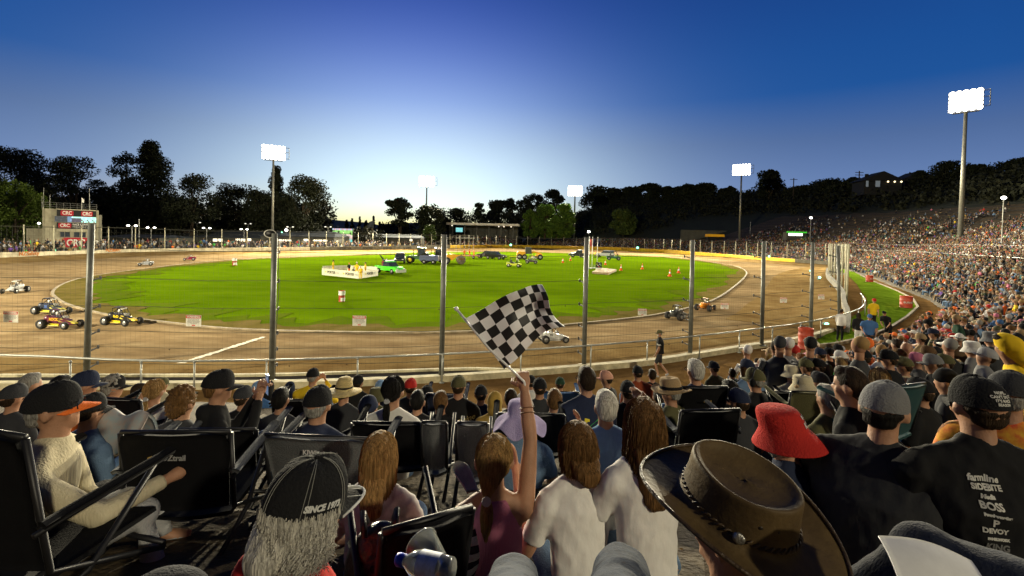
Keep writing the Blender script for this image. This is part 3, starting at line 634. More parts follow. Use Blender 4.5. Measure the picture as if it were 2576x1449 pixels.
def woods():
    n = 2600; cs = []
    X = rng.uniform(-20, 260, n*6); Y = rng.uniform(20, 420, n*6); D = dist_G(X, Y); H = height(X, Y)
    keep = ((D > 48) | ((Y > 235) & (D > 20))) & (D < 140) & (H > 4) & ((X/Y) < 1.25) & ((X/Y) > -.08)
    X, Y, H = X[keep][:n], Y[keep][:n], H[keep][:n]; r = rng.uniform(2.0, 4.6, len(X)); H2 = H+r*.5
    v, f = leaf_cloud(np.stack([X, Y, H2], 1), r, len(X)*34, .55, .9)
    o = link('hillside_woodland', cloud_mesh('woods', v, f), leafmat('foliage_woods', (.02, .022, .011))); tag(o, 'dense dark woodland covering the hillside behind the crowd', 'woodland', kind='stuff')
    # dark scrub and trees low behind the left buildings
    u = rng.uniform(-60, 1350, 1900); d = rng.uniform(165, 215, 1900); X = (u-U0)/F*d; d = np.where(u > 955, d+80, d); X = (u-U0)/F*d; zt = np.where(u < 830, rng.uniform(1, 16.5, 1900), np.where(u > 955, rng.uniform(0, 1, 1900)*np.where(u > 1045, 17.5, 10), rng.uniform(0, 5.0, 1900))); 
    v, f = leaf_cloud(np.stack([X, d, zt], 1), rng.uniform(2, 4, 1900), 1900*34, .5, .9)
    o = link('background_shrubbery', cloud_mesh('scrub', v, f), leafmat('foliage_woods', None)); tag(o, 'dark shrubs and undergrowth behind the low buildings', 'shrubs', kind='stuff')
woods()
def far_hills():
    mb = MB(); pts = []
    for i in range(60):
        u = 300+i*25; v = 560-12*nz((i*.18, 0, 0))-(6 if 700 < u < 950 else 0)+ (u-800)*.012; p = P(u, v, 2600); pts.append(p)
    vs = [(p.x, p.y, p.z) for p in pts]+[(p.x, p.y-600, -3) for p in pts]+[(p.x, p.y+500, 0) for p in pts]; n = len(pts)
    mb.add(vs, [(n+i, n+i+1, i+1, i) for i in range(n-1)]+[(i, i+1, 2*n+i+1, 2*n+i) for i in range(n-1)]); mb.build('hills', mat('far_hill', (.02, .02, .022), 1, .2, .01), None, True)['kind'] = 'structure'
far_hills()
# ------------------------------------------------------------------ buildings and fixtures
def frame(u, d, z=0): p = P(u, 600, d); return p.x, z
cream = mat('cream_render', (.38, .35, .25), .85, .2, 1.2); blackp = mat('black_panel', (.012, .012, .014), .5, .1); redp = mat('red_panel', (.45, .012, .03), .5, .1); whitep = mat('white_lettering', (.75, .73, .68), .6, .05)
glass = mat('dark_window', (.03, .04, .06), .15, .3, 2, spec=.8); steel = mat('steel_trim', (.25, .25, .23), .5, .2, metal=.4); roofm = mat('grey_roof', (.06, .07, .085), .95, .2, .8, spec=.05)
litw = mat('lit_window', (.8, .75, .6), .5, 0, emit=(1, .9, .68), es=1.6)
def rrect(w, h, r, n=5):
    o = []
    for cx, cz, a in ((w/2-r, h/2-r, 0), (-w/2+r, h/2-r, 90), (-w/2+r, -h/2+r, 180), (w/2-r, -h/2+r, 270)):
        for k in range(n+1): t = R(a+90*k/n); o.append((cx+r*math.cos(t), cz+r*math.sin(t)))
    return o
def plate(mb, poly, y, th, cx=0, cz=0):
    n = len(poly); vs = [(cx+x, y-th, cz+z) for x, z in poly]+[(cx+x, y, cz+z) for x, z in poly]
    return mb.add(vs, [tuple(range(n)), tuple(range(2*n-1, n-1, -1))]+[(i, n+i, n+(i+1) % n, (i+1) % n) for i in range(n)])
def face(x, y, z): return Matrix.Translation((x, y, z)) @ Matrix.Rotation(R(90), 4, 'X')
def control_tower():
    x0, _ = frame(185, 98); s = 98/F; root = empty('control_tower', (x0, 98, 0), R(46), 'cream race control building with red lettered signs and rooftop platform', 'building')
    X = lambda u: (u-185)*s
    root.scale = (.74, .8, 1)
    mb = MB(); mb.box(((X(111)+X(250))/2, 3.0, 4.2), (X(250)-X(111), 5.6, 8.6)); mb.box((X(92), 3.4, 2.2), (3.2, 4, 4.6)); mb.build('wall', cream, root)
    mb = MB(); mb.box((X(193), .1, 4.15+2.1), (X(243)-X(143), .35, 4.6)); mb.build('sign_box', cream, root)
    mb = MB(); mb.box(((X(143)+X(243))/2, -.12, 7.72), (X(243)-X(143), .1, 1.25)); mb.box(((X(143)+X(243))/2, -.12, 5.2), (X(243)-X(143), .1, 1.25)); mb.build('sign_board', blackp, root)
    # live picture strip
    mb = MB(); x1, x2 = X(138), X(243); n = 30
    for i in range(n):
        for j in range(4):
            t = i/n; c = (.03, .035, .04) if t < .28 else (.12, .2, .3) if t < .4 else (.06, .05, .07) if (t < .62 and j < 3) else (.35, .75, .62)
            if t > .62 and j < 2 and (i*7+j*3) % 4 == 0: c = (.12, .08, .07)
            if (i*5+j) % 7 == 0: c = tuple(min(1, q*1.6) for q in c)
            mb.col = c; a, b = x1+(x2-x1)*i/n, x1+(x2-x1)*(i+1)/n; mb.add([(a, -.2, 5.93+j*.28), (b, -.2, 5.93+j*.28), (b, -.2, 6.21+j*.28), (a, -.2, 6.21+j*.28)], [(0, 1, 2, 3)])
    sm = bpy.data.materials.new('screen_picture'); sm.use_nodes = True; N = sm.node_tree.nodes; b = N['Principled BSDF']; a = N.new('ShaderNodeVertexColor'); a.layer_name = 'Col'
    sm.node_tree.links.new(a.outputs[0], b.inputs['Emission Color']); b.inputs['Emission Strength'].default_value = 1.7; b.inputs['Base Color'].default_value = (.02, .02, .02, 1); MATS['screen'] = sm
    mb.build('video_strip', sm, root)
    for u, z, w in ((168.5, 7.72, 2.6), (219, 7.68, 2.4), (163, 5.2, 2.6)):
        mb = MB(); plate(mb, rrect(w, 1.0, .22), -.18, .05, X(u), z); o = mb.build('sign', redp, root)
        me = text_mesh('CRC', .95, .02, bold=.03); me.transform(face(X(u), -.26, z)); link('lettering', me, whitep, o)
    for s_, z, q in (('RACE CONTROL', 5.45, .56), ('FREQUENCY 89.4 FM', 4.92, .42)):
        me = text_mesh(s_, q, .02, bold=.012, align='LEFT'); me.transform(face(X(182), -.2, z)); link('lettering', me, whitep, root)
    for a, b in ((152, 162), (163, 176), (186, 200), (202, 216)):
        mb = MB(); mb.box(((X(a)+X(b))/2, .17, 3.5), (X(b)-X(a), .08, 1.1)); w = mb.build('window', glass, root)
        mb = MB(); mb.box(((X(a)+X(b))/2, .14, 2.9), (X(b)-X(a)+.1, .1, .08)); mb.box((X(a), .14, 3.5), (.07, .1, 1.2)); mb.build('frame', steel, w)
    mb = MB(); plate(mb, rrect(5.6, 2.0, .5), .19, .06, X(191), 1.8); o = mb.build('sign', redp, root, False); me = text_mesh('CRC', 1.9, .02, bold=.05); me.transform(face(X(191), .1, 1.7)); link('lettering', me, whitep, o)
    mb = MB()
    for z in (8.9, 9.3, 9.7): mb.tube([(X(109), .2, z), (X(246), .2, z)], .03, 5); mb.tube([(X(109), .2, z), (X(109), 5.6, z)], .03, 5)
    for i in range(9): mb.tube([(X(109+17*i), .2, 8.5), (X(109+17*i), .2, 9.7)], .03, 5)
    mb.build('roof_railing', steel, root)
    for u, z1, r in ((112, 12.6, .05), (127, 11.2, .06), (108, 10.9, .05), (226, 13.0, .06)):
        mb = MB(); mb.tube([(X(u), .5, 8.5), (X(u), .5, z1)], r, 6); mb.build('antenna', steel, root)
    mb = MB(); mb.tube([(X(206), .3, 8.5), (X(206), .3, 11)], .05, 6); mb.add([(X(206), .3, 11), (X(206)+.5, .35, 10.6), (X(206)+.45, .3, 9.9), (X(206), .3, 10.1)], [(0, 1, 2, 3), (3, 2, 1, 0)]); mb.build('flag_staff', whitep, root)
    mb = MB(); mb.box((X(253), 1.5, 3.8), (1.0, 2.4, 7.6)); mb.build('stair_block', mat('grey_block', (.2, .19, .15), .9, .2), root)
    
    for u_, h_ in ((110, 8.7), (257, 5)): mb = MB(); mb.tube([(X(u_), -.1, 0), (X(u_), -.1, h_)], .11, 8); mb.build('downpipe', cream, root)
control_tower()
def long_shed(u0, u1, vt, vr, vb, d, label, win=(), depth=14, rm=None):
    a, b = P(u0, vb, d), P(u1, vb, d); w = b.x-a.x; cx = (a.x+b.x)/2; um = (u0+u1)/2; zt = P(um, vt, d).z; zr = P(um, vr, d).z
    root = empty('long_building', (cx, d, 0), 0, label, 'building', 'low buildings beyond the far straight')
    mb = MB(); mb.box((0, depth/2, zt/2), (w, depth, zt)); mb.build('wall', mat('dark_wall', (.07, .07, .06), .9, .3, .5), root)
    mb = MB(); mb.add([(-w/2-.4, -.6, zt+.003), (w/2+.4, -.6, zt+.003), (w/2*.82, depth*.5, zr), (-w/2*.82, depth*.5, zr), (-w/2-.4, depth+.4, zt+.003), (w/2+.4, depth+.4, zt+.003), (-w/2-.4, -.6, zt-.2), (w/2+.4, -.6, zt-.2)], [(0, 1, 2, 3), (3, 2, 5, 4), (1, 5, 2), (0, 3, 4), (6, 7, 1, 0)]); mb.build('roof', rm or roofm, root)
    for uu, vv, ww, hh in win:
        p = P(uu, vv, d); s = d/F; o = MB(); n = max(1, int(ww/12))
        for i in range(n): o.box((p.x-cx+(i-(n-1)/2)*ww*s/n, -.06, p.z), (ww*s/n*.8, .1, hh*s))
        o.build('window', litw, root)
long_shed(410, 655, 595, 579, 622, 150, 'long low grey roofed building with lit windows behind the fence, left of the tall mast', [(548, 604, 26, 7), (605, 604, 26, 7), (627, 603, 12, 6)])
long_shed(655, 840, 594, 581, 622, 148, 'dim grey building with a row of lit windows right of the tall mast', [(716, 605, 36, 5), (770, 604, 14, 6), (806, 605, 36, 4)])
long_shed(260, 400, 597, 590, 622, 128, 'low flat shed roof just right of the control tower', [])
long_shed(885, 1058, 597, 589, 620, 178, 'dark flat roofed building behind the bleacher stairs', [(960, 607, 8, 5), (1034, 604, 8, 5)])
long_shed(5, 100, 591, 586, 625, 120, 'low dark shed left of the control tower under the lit tree', [])
def screen():
    a = P(861, 592, 165); s = 165/F; w, h = 52*s, 34*s; root = empty('video_screen', (a.x, 165, 0), R(-4), 'big glowing video screen showing the race, standing behind the far straight', 'screen')
    zc = a.z; mb = MB(); mb.box((0, .3, zc), (w+.3, .5, h+.3)); mb.build('cabinet', blackp, root)
    for x in (-w*.35, w*.35): mb = MB(); mb.tube([(x, .3, 0), (x, .3, zc)], .15, 6); mb.build('leg', steel, root)
    mb = MB(); nx, ny = 26, 17
    for i in range(nx):
        for j in range(ny):
            t = j/ny; q = i/nx; k = nz((i*.35, j*.5, 1)); c = (.22, .50, .12) if t > .62-.1*q else (.55, .42, .36) if t > .25+.18*q*0 else (.42, .30, .26)
            if t > .86: c = (.15, .35, .5) if (i*3) % 5 < 2 else (.6, .3, .35)
            if t < .2 and k > .05: c = (.1, .45, .4)
            if .45 < t < .65 and (i, j) in ((7, 9), (8, 9), (12, 8), (13, 8), (17, 9)): c = (.08, .07, .1)
            c = tuple(max(0, x*(1+.35*k)) for x in c); mb.col = c; x0, z0 = -w/2+w*i/nx, zc-h/2+h*j/ny
            mb.add([(x0, 0, z0), (x0+w/nx, 0, z0), (x0+w/nx, 0, z0+h/ny), (x0, 0, z0+h/ny)], [(0, 1, 2, 3)])
    mb.build('display', MATS['screen'], root)
screen()
def grandstand():
    d = 224; a, b = P(1122, 562, d), P(1306, 570, d); w = b.x-a.x; cx = (a.x+b.x)/2; z = a.z; root = empty('grandstand', (cx, d, 0), R(-3), 'covered stand with a long flat white roof edge beyond the yellow wall', 'building')
    mb = MB(); mb.box((0, 7, z), (w, 15, 1.0)); mb.build('roof', mat('white_fascia', (.8, .76, .68), .7, .25, .6), root)
    mb = MB(); mb.box((0, 14, z/2), (w*.94, .4, z-1.1)); mb.box((-w*.47, 8, z/2), (.4, 11, z-1.1)); mb.build('back_wall', mat('dark_wall', None), root)
    for i in range(6):
        mb = MB(); mb.tube([(-w/2+w*(i+.5)/6, 1.5, 0), (-w/2+w*(i+.5)/6, 1.5, z-.5)], .14, 6); mb.build('column', steel, root)
    for i in range(6): mb = MB(); mb.box((0, 2+i*1.8, .6+i*.6), (w*.93, 1.8, .9)); mb.build('seating_tier', mat('tier', (.12, .12, .11), .9), root)
    mb = MB(); mb.box((P(1153, 578, d).x-cx, 2.2, P(1153, 578, d).z), (3.2, .2, 2.0)); mb.build('lit_board', mat('cyan_screen', (.1, .3, .3), .5, .6, 1.5, emit=(.25, .8, .85), es=.8), root)
    for u in (1137, 1255, 1268, 1286):
        mb = MB(); mb.ell((P(u, 571, d).x-cx, -.4, z-.9), .28, 8, 6); mb.build('lamp', litw, root)
grandstand()
def stairs():
    d = 168; a, b = P(1068, 618, d), P(1148, 590, d); root = empty('bleacher_stairs', (a.x, d, 0), 0, 'steel access stairs rising to a platform left of the distant mast', 'stairs')
    L = b.x-a.x; H = b.z-a.z+0.0
    mb = MB()
    for y in (0, 1.6):
        mb.add([(0, y, 0), (.5, y, 0), (L, y, H-.3), (L, y, H)], [(0, 1, 2, 3), (3, 2, 1, 0)]); mb.tube([(0, y, 1), (L, y, H+1)], .05, 5); mb.tube([(0, y, .55), (L, y, H+.55)], .03, 5)
    for i in range(8): mb.tube([(L*i/7, 0, H*i/7), (L*i/7, 0, H*i/7+1)], .03, 5); mb.box((L*i/7, .8, H*i/7), (.5, 1.6, .05))
    mb.build('flight', steel, root)
    mb = MB(); mb.box((L+3, .8, H), (6, 2, .25)); mb.tube([(L, 0, H+1), (L+6, 0, H+1)], .05, 5)
    for i in range(5): mb.tube([(L+i*1.5, 0, 0), (L+i*1.5, 0, H+1)], .08, 5)
    mb.build('platform', steel, root)
    a = P(931, 560, 172); root = empty('scoreboard_tower', (a.x, 172, 0), R(20), 'narrow grey tower with a slanted top beside the video screen', 'tower')
    h = a.z; mb = MB(); mb.box((0, 0, h/2-1), (2.2, 2.2, h-2)); mb.build('body', mat('grey_block', None), root)
    mb = MB(); mb.add([(-1.2, -1.2, h-2), (1.2, -1.2, h-2), (1.2, 1.2, h-2), (-1.2, 1.2, h-2), (1.2, -1.2, h+.8), (1.2, 1.2, h+.8), (-.2, -1.2, h+.3), (-.2, 1.2, h+.3)], [(0, 1, 4, 6), (3, 7, 5, 2), (1, 2, 5, 4), (0, 6, 7, 3), (6, 4, 5, 7)]); mb.build('slanted_top', roofm, root)
stairs()
def lamp_post(u, v, d, label, twin=True, warm=True, es=9, r=.24, zb=0):
    p = P(u, v, d); root = empty('lamp_post', (p.x, p.y, zb), 0, label, 'street lamp', 'small lamp posts round the grounds'); h = p.z-zb; g = mat('lamp_globe%s' % es, (.9, .9, .85), .5, 0, emit=(1, .95, .85), es=es)
    mb = MB(); mb.tube([(0, 0, 0), (0, 0, h-.1)], .07, 6); 
    if twin: mb.tube([(-.85, 0, h), (0, 0, h-.25), (.85, 0, h)], .05, 5)
    mb.build('pole', steel, root)
    for x in ((-.85, .85) if twin else (0,)): mb = MB(); mb.ell((x, 0, h+.03), (r*1.5 if twin else r, r, r*.75), 8, 6); mb.build('globe', g, root)
for i, (u, v, d, t) in enumerate([(332, 568, 108, 'twin globe lamp post nearest the control tower'), (380, 573, 118, 'twin globe lamp post right of the pair beside the control tower'), (520, 574, 130, 'twin globe lamp post above the lit windows of the long grey building'), (614, 577, 140, 'twin globe lamp post over the right end of the long grey roof')]): lamp_post(u, v, d, t)
lamp_post(496, 560, 150, 'dim twin lamp post above the peak of the long grey roof', es=.7); lamp_post(624, 563, 158, 'dim tall twin lamp post at the right end of the long grey roof', es=.7)
lamp_post(730, 571, 150, 'dim twin lamp post just right of the loudspeaker', es=.7); lamp_post(825, 571, 155, 'dim twin lamp post left of the video screen', es=.7)
lamp_post(720, 579, 150, 'single bright lamp right of the loudspeaker', False, es=12, r=.5)
lamp_post(2040, 548, 150, 'single white lamp on the dark hill slope above the green kiosk', False, es=10, r=.42, zb=3)
lamp_post(2525, 498, 72, 'bluish white lamp high on the dark right hand terraces', False, es=14, r=.32, zb=gz(P(2525, 498, 72).x, 72))
lamp_post(1481, 583, 236, 'small white lamp on the bank right of the squarish mast', False, es=12, r=.7, zb=3)
lamp_post(98, 562, 96, 'bright lamp on a fence pole left of the control tower', False, es=9, r=.25)
lamp_post(350, 552, 112, 'bare tall pole between the two twin lamps', False, es=.2, r=.08)
lamp_post(1888, 560, 190, 'bare thin pole right of the hill mast', False, es=.2, r=.1, zb=5)
for i, (u, v, d, t, r) in enumerate([(142, 630, 82, 'bright green signal light on the wall in front of the control tower', .26), (709, 584, 150, 'small green light right of the loudspeaker', .2), (1285, 616, 195, 'green signal light at the start of the yellow wall', .4), (1604, 623, 185, 'green signal light on the yellow wall below the round tree', .4), (1935, 645, 128, 'green signal light at the right end of the yellow wall', .25), (2038, 681, 74, 'small green signal light on the grey wall of the bend', .1), (2062, 698, 58, 'green signal light nearest the second warning sign of the bend', .14), (2080, 817, 29, 'large green signal lamp by the guard rail next to the red drum', .13)]):
    p = P(u, v, d); root = empty('signal_light', p, 0, t, 'signal light', 'green track signal lights')
    mb = MB(); mb.ell((0, 0, 0), r, 10, 7); mb.build('lens', mat('green_glow', (.2, .9, .5), .4, 0, emit=(.25, 1, .55), es=5), root)
    mb = MB(); mb.box((0, r*1.1, -r*.6), (r*2.4, r*.8, r*3)); mb.build('housing', mat('signal_housing', (.1, .13, .11), .6, .1), root)
    if r > .12 and i == 7: mb = MB(); mb.tube([(-.12, .1, -.3), (-.2, .1, -.95)], .02, 6); mb.tube([(.12, .1, -.3), (.2, .1, -.95)], .02, 6); mb.build('stand', steel, root)
def right_side():
    a, b = P(1712, 590, 205), P(1850, 588, 205); z = P(1712, 578, 205).z; root = empty('screen_fence', ((a.x+b.x)/2, 205, 5), 0, 'long plain dark grey hoarding above the far crowd at the foot of the hill', 'fence')
    mb = MB(); mb.box((0, 0, (z-5)/2), (b.x-a.x, .3, z-5)); mb.build('panel', mat('hoarding', (.085, .085, .075), .9, .25, .4), root)
    a = P(1798, 595, 190); root = empty('refreshment_stall', (a.x, 190, a.z-1.2), 0, 'small stall with a bright orange yellow roof in the far crowd', 'stall')
    mb = MB(); mb.box((0, 0, 1.6), (6.6, 3, 1.0), taper=.95); mb.build('roof', mat('orange_awning', (.7, .35, .01), .7, .15, emit=(1, .5, .02), es=.12), root); mb = MB(); mb.box((0, .5, .5), (6, 2, 1.2)); mb.build('counter', blackp, root)  # roof colour given a faint glow of its own, no lamp in it
    a = P(2003, 587, 160); root = empty('kiosk', (a.x, 160, a.z-2), 0, 'kiosk with a green sign and white lit servery in the far crowd', 'kiosk')
    mb = MB(); mb.box((0, 1, 1.0), (6.4, 2.4, 2.6)); mb.build('wall', mat('dark_wall', None), root)
    mb = MB(); mb.box((0, -.3, 2.35), (6.6, .3, .5)); mb.build('fascia', mat('green_fascia', (.05, .4, .03), .5, .1, emit=(.1, .9, .06), es=.45), root)
    for x in (-1.6, .8): mb = MB(); mb.box((x, -.3, 1.6), (2.1, .2, .8)); mb.build('servery_window', mat('kiosk_light', (.9, .9, .85), .5, 0, emit=(1, 1, .95), es=2.4), root)
    # houses on the ridge
    for k, (u0, u1, vr, ve, d, lab) in enumerate([(2171, 2272, 437, 455, 178, 'house with gabled roof, chimney and three small lights on the hill crest'), (2275, 2345, 437, 450, 184, 'second lower house to the right of the lit house on the hill crest')]):
        a = P((u0+u1)/2, ve, d); s = d/F; w = (u1-u0)*s; zr = P((u0+u1)/2, vr, d).z; root = empty('hill_house', (a.x, d, a.z-5), R(-8), lab, 'house', 'houses on the hill crest'); h = 5; hr = zr-a.z
        mb = MB(); mb.box((0, 4, h/2-.1), (w*.86, 8, h)); mb.build('wall', mat('house_wall', (.02, .02, .02), .9, .2), root)
        mb = MB(); mb.add([(-w/2, -.6, h), (w/2, -.6, h), (w/2, 8.6, h), (-w/2, 8.6, h), (w*.02, 0, h+hr+1), (w*.02, 8, h+hr+1)], [(0, 1, 4), (2, 3, 5), (1, 2, 5, 4), (3, 0, 4, 5), (0, 3, 2, 1)]); r = mb.build('roof', mat('house_roof', (.02, .02, .022), .9, .2), root)
        if k == 0:
            mb = MB(); mb.box((-w*.27, 3, h+hr*.6), (.9, .9, 2.6)); mb.build('chimney', mat('house_roof', None), r)
            for uu in (2196, 2203, 2211): q = P(uu, 446, d); 
            for x in (.1, .25, .4): mb = MB(); mb.ell((w*x, -.35, h-.3), .3, 8, 6); mb.build('lamp', mat('warm_lamp', (1, .8, .5), .5, 0, emit=(1, .8, .45), es=3), root)
            for x, ww in ((-.12, 1.5), (-.36, .8)): mb = MB(); mb.box((w*x, -.08, h-1.1), (ww, .1, 2.2)); mb.build('window', mat('pale_window', (.3, .35, .4), .3, 0, emit=(.5, .6, .7), es=.12), root)
    for i, (u, v, d, t) in enumerate([(2162, 430, 190, 'wooden power pole with crossarms left of the hill house'), (1997, 448, 215, 'small power pole with a crossarm on the crest right of the tallest crest tree')]):
        p = P(u, v, d); root = empty('power_pole', (p.x, p.y, p.z-8), 0, t, 'power pole', 'power poles on the hill crest'); mb = MB(); mb.tube([(0, 0, -3), (0, 0, 8)], .2, 6); mb.build('pole', BARK, root)
        mb = MB()
        for z in (7.4, 6.4)[:2-i]: mb.box((0, 0, z), (3.2, .2, .22))
        mb.build('crossarm', BARK, root)
    # terrace edges and hand rails on the right hand bank
    tc = mat('terrace_unlit_dark', (.02, .018, .015), .9, .3, 1.5)  # near-black colour stands in for the unlit upper rails and bench edges
    mb = MB(); k = 0; gp = [Vector(a) for a in G if a[0] > 10 and a[1] < 200]
    def off(D):
        o = []
        for i, p in enumerate(gp):
            a = gp[max(i-1, 0)]; b = gp[min(i+1, len(gp)-1)]; t = (b-a).normalized(); o.append(p+Vector((t.y, -t.x))*D)
        return smooth_line(o, 2)
    rmat = mat('rail_pipe', None)
    for D in (10, 16, 22, 27, 30, 33, 36, 39, 42, 45):
        pts = [Vector((p.x, p.y, gz(p.x, p.y))) for p in off(D) if p.x > 14]
        rr = empty('terrace_handrail', pts[0], 0, 'long pipe handrail across the right hand terrace, %s' % {10: 'lowest one, through the near crowd', 16: 'second lowest, in the dense crowd', 22: 'just below the foot of the nearest mast', 27: 'just above the top of the crowd', 30: 'in the dark above the crowd', 33: 'fifth from the top', 36: 'fourth from the top', 39: 'third from the top', 42: 'second from the top', 45: 'topmost of all'}[D], 'handrail', 'handrails along the terraces')
        of = -pts[0]; m1 = MB(); m1.tube([p+Vector((0, 0, 1.0)) for p in pts], .03, 5)
        for i_ in range(0, len(pts), 2): m1.tube([pts[i_], pts[i_]+Vector((0, 0, 1))], .025, 4)
        o_ = m1.build('rail', rmat if D < 20 else tc, rr); o_.location = of
        if D > 20:
            m1 = MB(); 
            for p, q in zip(pts[:-1], pts[1:]): m1.tube([p, q], .16, 4)
            m1.build('bench_tier', tc, rr).location = of
right_side()
# lettering on the crash wall
def wall_text(s, u, v, d, size, m, parent=None, bold=.01):
    # find wall segment nearest this view direction
    best = min(range(len(WL)-1), key=lambda i: abs(PX(((WL[i][0]+WL[i+1][0])/2, (WL[i][1]+WL[i+1][1])/2, .8))[0]-u)+(500 if WL[i][1] < 60 and WL[i][0] > 0 else 0))
    a, b = Vector(WL[best][:2]), Vector(WL[best+1][:2]); t = (b-a).normalized(); nn = Vector((t.y, -t.x)); r = ray(u, v)
    # intersect view ray with the wall line
    c = Vector((r.x, r.y)); den = c.cross(b-a); k = a.cross(b-a)/den if abs(den) > 1e-9 else d/r.y
    p = c*k; z = CAMZ+r.z*k; me = text_mesh(s, size, .02, bold=bold)
    M = Matrix(((t.x, 0, nn.x, p.x+nn.x*.03), (t.y, 0, nn.y, p.y+nn.y*.03), (0, 1, 0, z), (0, 0, 0, 1))); me.transform(M)
    o = link('wall_lettering', me, m, WALL); o.location = -Vector(WALL.location); return o
om = mat('orange_letter', (.5, .16, .02), .8, .4, 3); gm_ = mat('grey_letter', (.15, .16, .18), .8, .4, 3); kb = mat('black_letter', (.03, .025, .02), .8, .3, 3)
wall_text('NZSafety', 73, 638, 0, .85, om); wall_text('BLACKWOODS', 82, 648, 0, .55, gm_); wall_text('NZSafety', 286, 629, 0, .85, om); wall_text('BLACKWOODS', 292, 637, 0, .5, gm_)
for u in (870, 925, 975, 1025): wall_text('PORTER', u, 625, 0, 1.0, kb)
for u in (1175, 1235, 1312, 1450, 1575, 1690): wall_text('PROTECTA', u, 622 if u < 1500 else 627, 0, .95, kb)
for u, v in ((2050, 704), (2075, 726), (2098, 748)): wall_text('STEEL', u, v, 0, .7, mat('dim_letter', (.1, .1, .09), .9, .3))
# ------------------------------------------------------------------ vehicles
rub = mat('tyre_rubber', (.018, .017, .016), .85, .3, 8, bump=.3); alu = mat('bright_rim', (.5, .5, .5), .35, .1, metal=.6); cagem = mat('black_tube', (.02, .02, .022), .4, .1, metal=.3); chrome = mat('white_metal_part', (.7, .7, .66), .4, .1)
def pmat(c, r=.35): return mat('paint_%02d_%02d_%02d' % tuple(int(x*99) for x in c), c, r, .12, 2, spec=.5)
def wheel(root, x, y, r, w, rim=None, rimr=.55):
    mb = MB(); M = Matrix.Rotation(R(90), 3, 'X'); mb.lathe([(r*rimr, -w/2), (r*.93, -w/2), (r, -w*.32), (r, w*.32), (r*.93, w/2), (r*rimr, w/2)], 16, (x, y, r), M=M, cap=(False, False)); t = mb.build('wheel', rub, root, True)
    mb = MB(); mb.lathe([(.02, -w*.30), (r*rimr, -w*.44), (r*rimr, w*.44), (.02, w*.30)], 12, (x, y, r), M=M); mb.lathe([(r*.12, -w*.5), (r*.12, w*.5)], 8, (x, y, r), M=M); mb.build('rim', rim or alu, t, True); return t
CARS = []
